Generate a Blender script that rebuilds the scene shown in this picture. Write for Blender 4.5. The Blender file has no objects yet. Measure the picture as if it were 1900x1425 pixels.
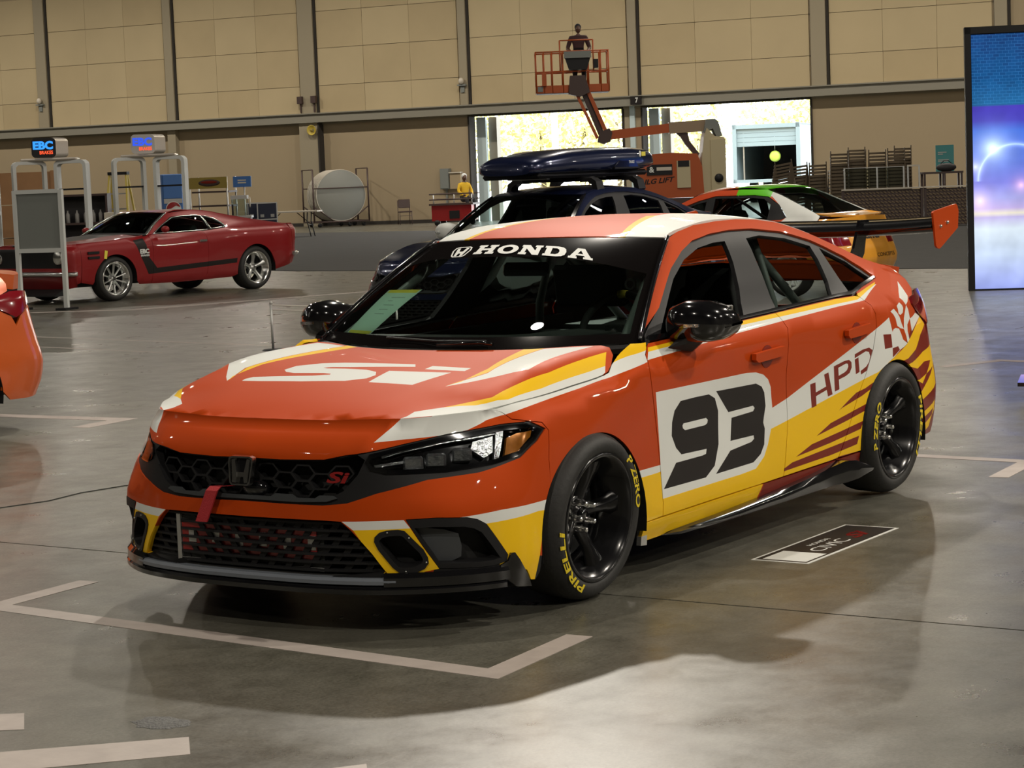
import bpy, bmesh, math, random
import numpy as np
from mathutils import Vector, Matrix, Euler
from mathutils.geometry import delaunay_2d_cdt
random.seed(7)
SC = bpy.context.scene
COL = SC.collection
PI = math.pi

# ---------------------------------------------------------------- camera, world, lamps, exposure
# world: x runs rearwards along the race car (front axle x=0), y away from the camera, z up, metres
cam_d = bpy.data.cameras.new('camera'); cam_o = bpy.data.objects.new('camera', cam_d); COL.objects.link(cam_o)
cam_d.sensor_fit = 'HORIZONTAL'; cam_d.sensor_width = 36.0
cam_d.lens = 3994.1 / 1900 * 36.0
cam_d.clip_start = .1; cam_d.clip_end = 400
yaw, pitch, roll = 0.5829146, 0.0965173, -0.0386837
fw = Vector((math.cos(yaw) * math.cos(pitch), math.sin(yaw) * math.cos(pitch), -math.sin(pitch)))
rt = Vector((math.sin(yaw), -math.cos(yaw), 0)); up = rt.cross(fw)
r2 = math.cos(roll) * rt + math.sin(roll) * up; u2 = -math.sin(roll) * rt + math.cos(roll) * up
mw = Matrix((r2, u2, -fw)).transposed().to_4x4(); mw.translation = (-6.65299, -4.93982, 1.56061)
cam_o.matrix_world = mw
SC.camera = cam_o
cam_d.dof.use_dof = False

SC.view_settings.view_transform = 'Standard'
SC.view_settings.look = 'None'
SC.view_settings.gamma = 1.0
SC.view_settings.use_curve_mapping = False
SC.view_settings.exposure = 0.0

wd = bpy.data.worlds.new('daylight'); SC.world = wd; wd.use_nodes = True
bg = wd.node_tree.nodes['Background']
bg.inputs[0].default_value = (.93, .97, 1.0, 1); bg.inputs[1].default_value = 9.0

# high-bay lamps of the hall, on a square grid under the roof
LAMP_Z = 11.0
def high_bay(x, y, power, size=.42):
    ld = bpy.data.lights.new('high_bay_lamp', 'AREA'); ld.shape = 'DISK'; ld.size = size
    ld.energy = power; ld.color = (1.0, .91, .78)
    lo = bpy.data.objects.new('high_bay_lamp', ld); COL.objects.link(lo); lo.location = (x, y, LAMP_Z)
    lo['label'] = 'warm white high bay lamp under the hall roof'; lo['category'] = 'lamp'; lo['group'] = 'high bay lamps under the roof'
GA = (12.3, 5.6); GB = (-5.6, 12.3)
for i in range(-2, 6):
    for j in range(-3, 5):
        x = 1.8 + GA[0] * i + GB[0] * j; y = 2.5 + GA[1] * i + GB[1] * j
        # stay inside the hall (wall frame: distance from the end wall, position along it)
        o = -(x - 55.72) * .99065 - (y - 40.29) * .13641; a = -(x - 55.72) * .13641 + (y - 40.29) * .99065
        if 16 < o < 76 and -62 < a < 26:
            k = 420
            if j <= -1 and i <= 1: k = 1250         # lamps over the aisle behind the camera
            elif j == 0 and i < 0: k = 700          # ditto
            elif j >= 1: k = 260
            high_bay(x, y, k)
for q in range(-4, 4):                              # row along the end wall
    a = 7.6 * q + 1.5; high_bay(55.72 - .13641 * a - .99065 * 8.0, 40.29 + .99065 * a - .13641 * 8.0, 520)
# one hard spotlight beyond the race car, aimed at it: it throws the crisp shadow towards the camera
sd_ = bpy.data.lights.new('spot_lamp', 'SPOT'); sd_.energy = 5200; sd_.spot_size = math.radians(62); sd_.spot_blend = .7; sd_.shadow_soft_size = .20; sd_.color = (1.0, .93, .82)
so_ = bpy.data.objects.new('spot_lamp', sd_); COL.objects.link(so_); so_.location = (14.1, 8.1, 11.0)
so_.rotation_euler = (Vector((-1.5, -3.0, 0)) - Vector((14.1, 8.1, 11.0))).to_track_quat('-Z', 'Y').to_euler()
so_['label'] = 'bright spotlight hung under the roof aimed at the number 93 race car'; so_['category'] = 'lamp'
# ---------------------------------------------------------------- materials
def mat(name, col, rough=.5, metal=0., coat=0., spec=.5, emit=None, estr=1., bump=0., bscale=40., vary=0., coat_r=.03):
    m = bpy.data.materials.new(name); m.use_nodes = True
    nt = m.node_tree; b = nt.nodes['Principled BSDF']
    b.inputs['Base Color'].default_value = (*col, 1); b.inputs['Roughness'].default_value = rough
    b.inputs['Metallic'].default_value = metal; b.inputs['Coat Weight'].default_value = coat
    b.inputs['Coat Roughness'].default_value = coat_r; b.inputs['Specular IOR Level'].default_value = spec
    if emit is not None:
        b.inputs['Emission Color'].default_value = (*emit, 1); b.inputs['Emission Strength'].default_value = estr
    if vary or bump:
        tc = nt.nodes.new('ShaderNodeTexCoord'); nz = nt.nodes.new('ShaderNodeTexNoise')
        nz.inputs['Scale'].default_value = bscale; nz.inputs['Detail'].default_value = 6
        nt.links.new(tc.outputs['Object'], nz.inputs['Vector'])
        if vary:
            mx = nt.nodes.new('ShaderNodeMixRGB'); mx.blend_type = 'MIX'
            mx.inputs[1].default_value = (*[c * (1 - vary) for c in col], 1); mx.inputs[2].default_value = (*[min(1, c * (1 + vary)) for c in col], 1)
            nt.links.new(nz.outputs['Fac'], mx.inputs[0]); nt.links.new(mx.outputs[0], b.inputs['Base Color'])
        if bump:
            bp = nt.nodes.new('ShaderNodeBump'); bp.inputs['Strength'].default_value = bump; bp.inputs['Distance'].default_value = .01
            nt.links.new(nz.outputs['Fac'], bp.inputs['Height']); nt.links.new(bp.outputs[0], b.inputs['Normal'])
    return m
def glass_mat(name, tint, refl=1.0, rough=.0):
    m = bpy.data.materials.new(name); m.use_nodes = True; nt = m.node_tree; nt.nodes.clear()
    out = nt.nodes.new('ShaderNodeOutputMaterial'); mix = nt.nodes.new('ShaderNodeMixShader')
    tr = nt.nodes.new('ShaderNodeBsdfTransparent'); gl = nt.nodes.new('ShaderNodeBsdfGlossy'); fr = nt.nodes.new('ShaderNodeFresnel')
    tr.inputs[0].default_value = (*tint, 1); gl.inputs['Roughness'].default_value = rough; gl.inputs[0].default_value = (refl, refl, refl, 1)
    fr.inputs[0].default_value = 1.5
    nt.links.new(fr.outputs[0], mix.inputs[0]); nt.links.new(tr.outputs[0], mix.inputs[1]); nt.links.new(gl.outputs[0], mix.inputs[2])
    nt.links.new(mix.outputs[0], out.inputs[0])
    return m
M = {}
M['orange'] = mat('copper orange paint', (.52, .058, .003), .55, .10, .35, .10)
M['redflame'] = mat('dark red vinyl', (.20, .016, .006), .5, 0, .4, .2)
M['white'] = mat('white vinyl', (.76, .78, .75), .55, 0, .35, .1)
M['yellow'] = mat('yellow vinyl', (.90, .55, .010), .55, 0, .35, .1)
M['blackvinyl'] = mat('black vinyl', (.014, .011, .010), .5, 0, .05, .3)
M['gloss'] = mat('gloss black', (.006, .006, .007), .12, 0, 1.0)
M['satin'] = mat('satin black plastic', (.012, .012, .013), .5, spec=.3)
M['grey'] = mat('grey plastic', (.05, .055, .06), .38, spec=.5)
M['lipgrey'] = mat('grey lip plastic', (.16, .18, .21), .32)
M['matte'] = mat('matte black', (.010, .010, .010), .75)
M['dark'] = mat('dark interior trim', (.022, .024, .022), .7)
M['frit'] = mat('glazed black edge', (.006, .005, .005), .10, spec=.12)
M['chrome'] = mat('chrome', (.92, .92, .90), .18, 1.0)
M['steel'] = mat('brushed steel', (.52, .53, .52), .32, 1.0)
M['alu'] = mat('silver aluminium', (.62, .62, .60), .38, .8)
M['tyre'] = mat('tyre rubber', (.020, .020, .019), .62, bump=.15, bscale=60)
M['tread'] = mat('tyre tread rubber', (.036, .035, .032), .75, bump=.2, bscale=50)
M['wheel'] = mat('black wheel lacquer', (.007, .007, .008), .20, 0, .2, .35)
M['tyretext'] = mat('yellow tyre lettering', (.80, .62, .02), .5)
M['red'] = mat('red cloth', (.42, .022, .028), .7, bump=.3, bscale=200)
M['badge'] = mat('red badge', (.35, .02, .02), .25, .3, .8)
M['amber'] = mat('amber reflector', (.85, .28, .02), .2, .2, 1.0, vary=.3, bscale=60)
M['lampinner'] = mat('lamp reflector', (.75, .77, .78), .16, .9, bump=.6, bscale=45)
M['tail'] = mat('tail lamp red', (.20, .006, .012), .15, 0, 1.0)
M['glass'] = glass_mat('tinted screen glass', (.58, .68, .64))
M['glassd'] = glass_mat('dark side glass', (.50, .56, .54))
M['lens'] = glass_mat('clear lens', (.80, .82, .84), 1.0)
M['cage'] = mat('pale roll cage paint', (.30, .33, .31), .45)
M['paper'] = mat('paper sheet', (.58, .78, .66), .7)
M['tapey'] = mat('yellow tape', (.80, .70, .08), .6)
M['green'] = mat('green vinyl', (.13, .62, .02), .3, 0, .7)
M['ink'] = mat('grey ink', (.25, .28, .27), .8)

# ---------------------------------------------------------------- object helpers
def link(o, parent=None):
    COL.objects.link(o)
    if parent is not None: o.parent = parent
    return o
def tag(o, label=None, cat=None, group=None, kind=None):
    if label: o['label'] = label
    if cat: o['category'] = cat
    if group: o['group'] = group
    if kind: o['kind'] = kind
    return o
def thing(name, label, cat, loc=(0, 0, 0), rotz=0., group=None):
    o = bpy.data.objects.new(name, None); o.empty_display_size = .2
    o.location = loc; o.rotation_euler = (0, 0, rotz)
    return tag(link(o), label, cat, group)
def dup(root, loc=None, rotz=None, label=None, group=None):
    r = root.copy(); COL.objects.link(r)
    if loc is not None: r.location = loc
    if rotz is not None: r.rotation_euler = (0, 0, rotz)
    if label: r['label'] = label
    if group: r['group'] = group
    for ch in list(root.children):
        c = ch.copy(); COL.objects.link(c); c.parent = r
        for g in list(ch.children):
            q = g.copy(); COL.objects.link(q); q.parent = c
    return r

class MB:
    """collects shapes into one mesh"""
    def __init__(self): self.v = []; self.f = []; self.m = []; self.s = []
    def add(self, vs, fs, mi=0, smooth=False):
        n = len(self.v); self.v += [tuple(map(float, p)) for p in vs]
        for f in fs: self.f.append(tuple(i + n for i in f)); self.m.append(mi); self.s.append(smooth)
        return self
    def box(self, c, s, rot=None, mi=0, bev=0.):
        hx, hy, hz = s[0] / 2, s[1] / 2, s[2] / 2
        if bev > 0:
            b = min(bev, hx * .9, hy * .9, hz * .9); vs = []; 
            for sx in (-1, 1):
                for sy in (-1, 1):
                    for sz in (-1, 1):
                        vs += [(sx * hx, sy * (hy - b), sz * (hz - b)), (sx * (hx - b), sy * hy, sz * (hz - b)), (sx * (hx - b), sy * (hy - b), sz * hz)]
            bm = bmesh.new(); [bm.verts.new(p) for p in vs]; r = bmesh.ops.convex_hull(bm, input=bm.verts[:])
            bm.verts.index_update(); vs = [tuple(p.co) for p in bm.verts]; fs = [[q.index for q in f.verts] for f in bm.faces]; bm.free()
        else:
            vs = [(x, y, z) for x in (-hx, hx) for y in (-hy, hy) for z in (-hz, hz)]
            fs = [(0, 1, 3, 2), (4, 6, 7, 5), (0, 4, 5, 1), (2, 3, 7, 6), (0, 2, 6, 4), (1, 5, 7, 3)]
        R = Euler(rot).to_matrix() if rot is not None else None
        out = []
        for p in vs:
            q = Vector(p)
            if R is not None: q = R @ q
            out.append((q.x + c[0], q.y + c[1], q.z + c[2]))
        return self.add(out, fs, mi)
    def tube(self, pts, r, n=8, mi=0, caps=True, closed=False):
        P = [Vector(p) for p in pts]; k = len(P); rs = r if hasattr(r, '__len__') else [r] * k
        vs = []; prev = None
        for i, p in enumerate(P):
            if closed: t = P[(i + 1) % k] - P[i - 1]
            else: t = P[min(i + 1, k - 1)] - P[max(i - 1, 0)]
            t.normalize()
            if prev is None:
                a = Vector((0, 0, 1)) if abs(t.z) < .9 else Vector((1, 0, 0))
                x = t.cross(a).normalized()
            else:
                x = (prev - t * prev.dot(t)).normalized()
            prev = x; y = t.cross(x)
            for j in range(n):
                a = 2 * PI * j / n; vs.append(p + x * math.cos(a) * rs[i] + y * math.sin(a) * rs[i])
        fs = []
        for i in range(k if closed else k - 1):
            i2 = (i + 1) % k
            for j in range(n): fs.append((i * n + j, i * n + (j + 1) % n, i2 * n + (j + 1) % n, i2 * n + j))
        self.add(vs, fs, mi, True)
        if caps and not closed:
            b = len(self.v) - len(vs)
            self.f.append(tuple(b + j for j in reversed(range(n)))); self.m.append(mi); self.s.append(False)
            self.f.append(tuple(b + (k - 1) * n + j for j in range(n))); self.m.append(mi); self.s.append(False)
        return self
    def bar(self, a, b, w, h, mi=0):
        a = Vector(a); b = Vector(b); t = (b - a).normalized()
        ref = Vector((0, 0, 1)) if abs(t.z) < .95 else Vector((0, 1, 0))
        x = t.cross(ref).normalized(); y = x.cross(t)
        vs = [p + x * sx * w / 2 + y * sy * h / 2 for p in (a, b) for sx, sy in ((-1, -1), (1, -1), (1, 1), (-1, 1))]
        return self.add(vs, [(3, 2, 1, 0), (4, 5, 6, 7), (0, 1, 5, 4), (1, 2, 6, 5), (2, 3, 7, 6), (3, 0, 4, 7)], mi)
    def prism(self, poly, fn, d0, d1, mi=0, smooth=False):
        """poly 2-D outline, fn(a, b, d) -> 3-D point, extruded between depths d0 and d1"""
        n = len(poly); vs = [fn(a, b, d0) for a, b in poly] + [fn(a, b, d1) for a, b in poly]
        fs = [tuple(range(n - 1, -1, -1)), tuple(range(n, 2 * n))] + [(i, (i + 1) % n, n + (i + 1) % n, n + i) for i in range(n)]
        return self.add(vs, fs, mi, smooth)
    def lathe(self, prof, fn, n=32, mi=0, a0=0., a1=2 * PI):
        """prof: (r, h) list; fn(r cos, r sin, h) -> point"""
        full = abs(a1 - a0 - 2 * PI) < 1e-6; k = n if full else n + 1; vs = []
        for i in range(k):
            a = a0 + (a1 - a0) * i / n
            for r, h in prof: vs.append(fn(r * math.cos(a), r * math.sin(a), h))
        m = len(prof); fs = []
        for i in range(n):
            i2 = (i + 1) % k
            for j in range(m - 1): fs.append((i * m + j, i2 * m + j, i2 * m + j + 1, i * m + j + 1))
        return self.add(vs, fs, mi, True)
    def ell(self, c, r, n=16, mi=0, fn=None):
        vs = []; fs = []; k = n // 2
        for i in range(k + 1):
            t = PI * i / k
            for j in range(n):
                a = 2 * PI * j / n; vs.append((c[0] + r[0] * math.sin(t) * math.cos(a), c[1] + r[1] * math.sin(t) * math.sin(a), c[2] + r[2] * math.cos(t)))
        for i in range(k):
            for j in range(n): fs.append((i * n + j, (i + 1) * n + j, (i + 1) * n + (j + 1) % n, i * n + (j + 1) % n))
        return self.add(vs, fs, mi, True)
    def obj(self, name, mats, parent=None, auto=True):
        me = bpy.data.meshes.new(name); me.from_pydata(self.v, [], self.f)
        ms = mats if isinstance(mats, (list, tuple)) else [mats]
        for m in ms: me.materials.append(M[m] if isinstance(m, str) else m)
        me.polygons.foreach_set('material_index', self.m); me.polygons.foreach_set('use_smooth', self.s)
        bm = bmesh.new(); bm.from_mesh(me); bmesh.ops.remove_doubles(bm, verts=bm.verts[:], dist=1e-5)
        bmesh.ops.recalc_face_normals(bm, faces=bm.faces[:]); bm.to_mesh(me); bm.free()
        me.update()
        return link(bpy.data.objects.new(name, me), parent)
def smooth_by_angle(o, ang=.7):
    me = o.data; me.polygons.foreach_set('use_smooth', [True] * len(me.polygons))
    bm = bmesh.new(); bm.from_mesh(me)
    for e in bm.edges:
        if len(e.link_faces) == 2 and e.calc_face_angle(0) > ang: e.smooth = False
    bm.to_mesh(me); bm.free(); return o

def inside(poly, P):
    poly = np.asarray(poly, float); P = np.asarray(P, float); x, y = P[:, 0], P[:, 1]; r = np.zeros(len(P), bool)
    j = len(poly) - 1
    for i in range(len(poly)):
        xi, yi = poly[i]; xj, yj = poly[j]
        if yi != yj:
            c = ((yi > y) != (yj > y)) & (x < (xj - xi) * (y - yi) / (yj - yi) + xi); r ^= c
        j = i
    return r
def densify(poly, step):
    out = []
    for i in range(len(poly)):
        a = np.array(poly[i], float); b = np.array(poly[(i + 1) % len(poly)], float)
        k = max(1, int(math.ceil(np.linalg.norm(b - a) / step)))
        for t in range(k): out.append(a + (b - a) * t / k)
    return out
def offset_fn(f, d):
    e = 2e-3
    def g(u, v):
        u = np.atleast_1d(np.asarray(u, float)); v = np.atleast_1d(np.asarray(v, float))
        return f(u, v) + normals(f, u, v) * d
    return g
def normals(f, u, v, e=2e-3):
    n = np.cross(f(u + e, v) - f(u - e, v), f(u, v + e) - f(u, v - e))
    l = np.linalg.norm(n, axis=1, keepdims=True); return n / np.maximum(l, 1e-12)
def panel(name, f, outer, holes=(), paints=(), step=.06, mats=('orange',), parent=None, mirror=False, flange=.014, flip=False):
    """sheet over the outline `outer` in the parameter plane of surface f, with holes, painted areas and a turned-in edge"""
    pts = []; edges = []
    def loop(pl, st):
        d = densify(pl, st); n0 = len(pts); pts.extend(d)
        edges.extend((n0 + i, n0 + (i + 1) % len(d)) for i in range(len(d)))
    loop(outer, step)
    for h in holes: loop(h, step)
    for p, _ in paints: loop(p, step)
    B = np.array(pts); lo = np.array(outer, float).min(0); hi = np.array(outer, float).max(0)
    gx = np.arange(lo[0] + step * .5, hi[0], step); gy = np.arange(lo[1] + step * .43, hi[1], step * .8)
    G = np.array([(a + (step * .5 if k % 2 else 0), b) for k, b in enumerate(gy) for a in gx]) if len(gx) and len(gy) else np.zeros((0, 2))
    if len(G):
        G = G[inside(outer, G)]
        if len(G):
            d = np.sqrt(((G[:, None, :] - B[None]) ** 2).sum(2)).min(1); G = G[d > step * .42]
    allp = [Vector((p[0], p[1])) for p in pts] + [Vector((p[0], p[1])) for p in G]
    vs, es, fs, *_ = delaunay_2d_cdt(allp, edges, [], 0, 1e-6)
    V = np.array([(q.x, q.y) for q in vs]); F = np.array([f_ for f_ in fs if len(f_) == 3])
    cen = V[F].mean(1); keep = inside(outer, cen)
    for h in holes: keep &= ~inside(h, cen)
    F = F[keep]; cen = cen[keep]; mi = np.zeros(len(F), int)
    for p, k in paints: mi[inside(p, cen)] = k
    used = np.unique(F); rem = -np.ones(len(V), int); rem[used] = np.arange(len(used)); V = V[used]; F = rem[F]
    P = f(V[:, 0], V[:, 1]); N = normals(f, V[:, 0], V[:, 1])
    if flip: N = -N
    if mirror: P = P * [1, -1, 1]; N = N * [1, -1, 1]
    gn = np.cross(P[F[:, 1]] - P[F[:, 0]], P[F[:, 2]] - P[F[:, 0]]); bad = (gn * N[F].mean(1)).sum(1) < 0
    F[bad] = F[bad][:, ::-1]
    verts = P.tolist(); nor = N.tolist(); faces = [tuple(map(int, q)) for q in F]; mis = mi.tolist()
    if flange:
        cnt = {}
        for fi, q in enumerate(faces):
            for a, b in ((q[0], q[1]), (q[1], q[2]), (q[2], q[0])): cnt.setdefault((min(a, b), max(a, b)), []).append((a, b, fi))
        for k_, l in cnt.items():
            if len(l) == 1:
                a, b, fi = l[0]; pa, pb = P[a], P[b]; qa, qb = pa - N[a] * flange, pb - N[b] * flange
                nn = np.cross(qb - pb, pa - pb); nn = nn / max(np.linalg.norm(nn), 1e-9); n0 = len(verts)
                verts += [pa.tolist(), pb.tolist(), qb.tolist(), qa.tolist()]; nor += [(-nn).tolist()] * 4
                faces.append((n0 + 1, n0, n0 + 3, n0 + 2)); mis.append(mis[fi])
    me = bpy.data.meshes.new(name); me.from_pydata(verts, [], faces)
    for m in mats: me.materials.append(M[m] if isinstance(m, str) else m)
    me.polygons.foreach_set('material_index', mis); me.polygons.foreach_set('use_smooth', [True] * len(faces)); me.update()
    me.normals_split_custom_set_from_vertices(nor)
    return link(bpy.data.objects.new(name, me), parent)

_txt = {}
def text_shape(s, bold=.0, shear=0.):
    """flat triangulated lettering; returns verts (n,2) with cap height 1 and faces"""
    key = (s, bold, shear)
    if key not in _txt:
        c = bpy.data.curves.new('lettering', 'FONT'); c.body = s; c.offset = bold; c.shear = shear; c.resolution_u = 3
        o = bpy.data.objects.new('lettering', c); COL.objects.link(o)
        me = bpy.data.meshes.new_from_object(o.evaluated_get(bpy.context.evaluated_depsgraph_get()))
        V = np.array([tuple(v.co) for v in me.vertices])[:, :2]; F = [tuple(p.vertices) for p in me.polygons]
        bpy.data.objects.remove(o); bpy.data.curves.remove(c); bpy.data.meshes.remove(me)
        V = V - V.min(0); V = V / max(V[:, 1].max(), 1e-6); _txt[key] = (V, F)
    return _txt[key]
def lettering(name, s, fn, material, parent, bold=.0, shear=0., tris=False):
    """lettering laid onto a surface: fn(x, y) -> point, x in 0..1 across, y in 0..1 up"""
    V, F = text_shape(s, bold, shear); w = V[:, 0].max()
    vs = [fn(a / w, b) for a, b in V]
    me = bpy.data.meshes.new(name); me.from_pydata([tuple(map(float, p)) for p in vs], [], F)
    me.materials.append(M[material] if isinstance(material, str) else material); me.update()
    return link(bpy.data.objects.new(name, me), parent)
def plane_fn(o, ux, uy):
    o = Vector(o); ux = Vector(ux); uy = Vector(uy)
    return lambda a, b: o + ux * a + uy * b
# ---------------------------------------------------------------- numeric helpers
def pchip(xs, ys):
    """monotone cubic through (xs, ys); ys may be (n,) or (n,m)"""
    xs = np.asarray(xs, float); ys = np.asarray(ys, float)
    h = np.diff(xs); hh = h.reshape((-1,) + (1,) * (ys.ndim - 1))
    d = np.diff(ys, axis=0) / hh
    m = np.zeros_like(ys)
    if len(xs) > 2:
        w1 = (2 * hh[1:] + hh[:-1]); w2 = (hh[1:] + 2 * hh[:-1])
        ok = (d[:-1] * d[1:]) > 0
        with np.errstate(divide='ignore', invalid='ignore'):
            hm = (w1 + w2) / (w1 / d[:-1] + w2 / d[1:])
        m[1:-1] = np.where(ok, hm, 0)
    m[0] = d[0]; m[-1] = d[-1]
    def f(x):
        x = np.clip(np.asarray(x, float), xs[0], xs[-1])
        i = np.clip(np.searchsorted(xs, x, side='right') - 1, 0, len(xs) - 2)
        hi = h[i]; t = (x - xs[i]) / hi
        if ys.ndim > 1:
            t = t[..., None]; hi = hi[..., None]
        return (ys[i] * (1 + 2 * t) * (1 - t) ** 2 + m[i] * hi * t * (1 - t) ** 2
                + ys[i + 1] * t * t * (3 - 2 * t) + m[i + 1] * hi * t * t * (t - 1))
    return f

def hermite_rows(T, V, t):
    """per-row monotone cubic: knots T (k), values V (N,k), query t (N)"""
    h = np.diff(T)[None]; d = np.diff(V, axis=1) / h
    m = np.zeros_like(V); p = d[:, :-1] * d[:, 1:]
    with np.errstate(divide='ignore', invalid='ignore'):
        m[:, 1:-1] = np.where(p > 0, 2 * p / (d[:, :-1] + d[:, 1:]), 0)
    m[:, -1] = d[:, -1]
    i = np.clip((t[:, None] >= T[None]).sum(1) - 1, 0, len(T) - 2); r = np.arange(len(t))
    hi = h[0, i]; u = (t - T[i]) / hi
    return (V[r, i] * (1 + 2 * u) * (1 - u) ** 2 + m[r, i] * hi * u * (1 - u) ** 2
            + V[r, i + 1] * u * u * (3 - 2 * u) + m[r, i + 1] * hi * u * u * (u - 1))

def crom(xs, ys):
    """smooth (Catmull-Rom) curve through unevenly spaced knots"""
    xs = np.asarray(xs, float); ys = np.asarray(ys, float); h = np.diff(xs); d = np.diff(ys, axis=0) / h[:, None]
    m = np.zeros_like(ys); m[1:-1] = (d[:-1] * h[1:, None] + d[1:] * h[:-1, None]) / (h[:-1] + h[1:])[:, None]; m[0] = d[0]; m[-1] = d[-1]
    def f(x):
        x = np.clip(np.asarray(x, float), xs[0], xs[-1]); i = np.clip(np.searchsorted(xs, x, side='right') - 1, 0, len(xs) - 2)
        hi = h[i][..., None]; t = ((x - xs[i]) / h[i])[..., None]
        return (ys[i] * (1 + 2 * t) * (1 - t) ** 2 + m[i] * hi * t * (1 - t) ** 2 + ys[i + 1] * t * t * (3 - 2 * t) + m[i + 1] * hi * t * t * (t - 1))
    return f

class Wrap:
    """body side as one sheet: column station s (x along the flank, arc length round the ends) and height z"""
    def __init__(self, cols):
        # cols: list of (s, [(x,h,z)...]) rows bottom to top
        cols = sorted(cols, key=lambda c: c[0])
        self.s = np.array([c[0] for c in cols])
        T = np.array([c[1] for c in cols], float)          # ncol,nrow,3
        self.n = T.shape[1]
        self.f = crom(self.s, T.reshape(len(cols), -1))
    def rows(self, s):
        return self.f(s).reshape(np.shape(s) + (self.n, 3))
    def __call__(self, s, z):
        s = np.atleast_1d(np.asarray(s, float)); z = np.atleast_1d(np.asarray(z, float))
        R = self.rows(s)                                     # N,n,3
        Z = R[:, :, 2]; N, n = Z.shape
        hz = np.maximum(np.diff(Z, axis=1), 1e-5)
        out = np.empty((N, 3)); zc = np.clip(z, Z[:, 0], Z[:, -1])
        i = np.clip((zc[:, None] >= Z).sum(1) - 1, 0, n - 2); r = np.arange(N)
        for k in (0, 1):
            Y = R[:, :, k]; d = np.diff(Y, axis=1) / hz
            m = np.zeros_like(Y)
            p = d[:, :-1] * d[:, 1:]
            w1 = 2 * hz[:, 1:] + hz[:, :-1]; w2 = hz[:, 1:] + 2 * hz[:, :-1]
            with np.errstate(divide='ignore', invalid='ignore'):
                hm = (w1 + w2) / (w1 / d[:, :-1] + w2 / d[:, 1:])
            m[:, 1:-1] = np.where(p > 0, hm, 0); m[:, 0] = d[:, 0]; m[:, -1] = d[:, -1]
            h = hz[r, i]; t = np.clip((zc - Z[r, i]) / h, 0, 1)
            out[:, k] = (Y[r, i] * (1 + 2 * t) * (1 - t) ** 2 + m[r, i] * h * t * (1 - t) ** 2
                         + Y[r, i + 1] * t * t * (3 - 2 * t) + m[r, i + 1] * h * t * t * (t - 1))
        out[:, 2] = zc
        out[:, 1] = -out[:, 1]
        return out

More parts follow.
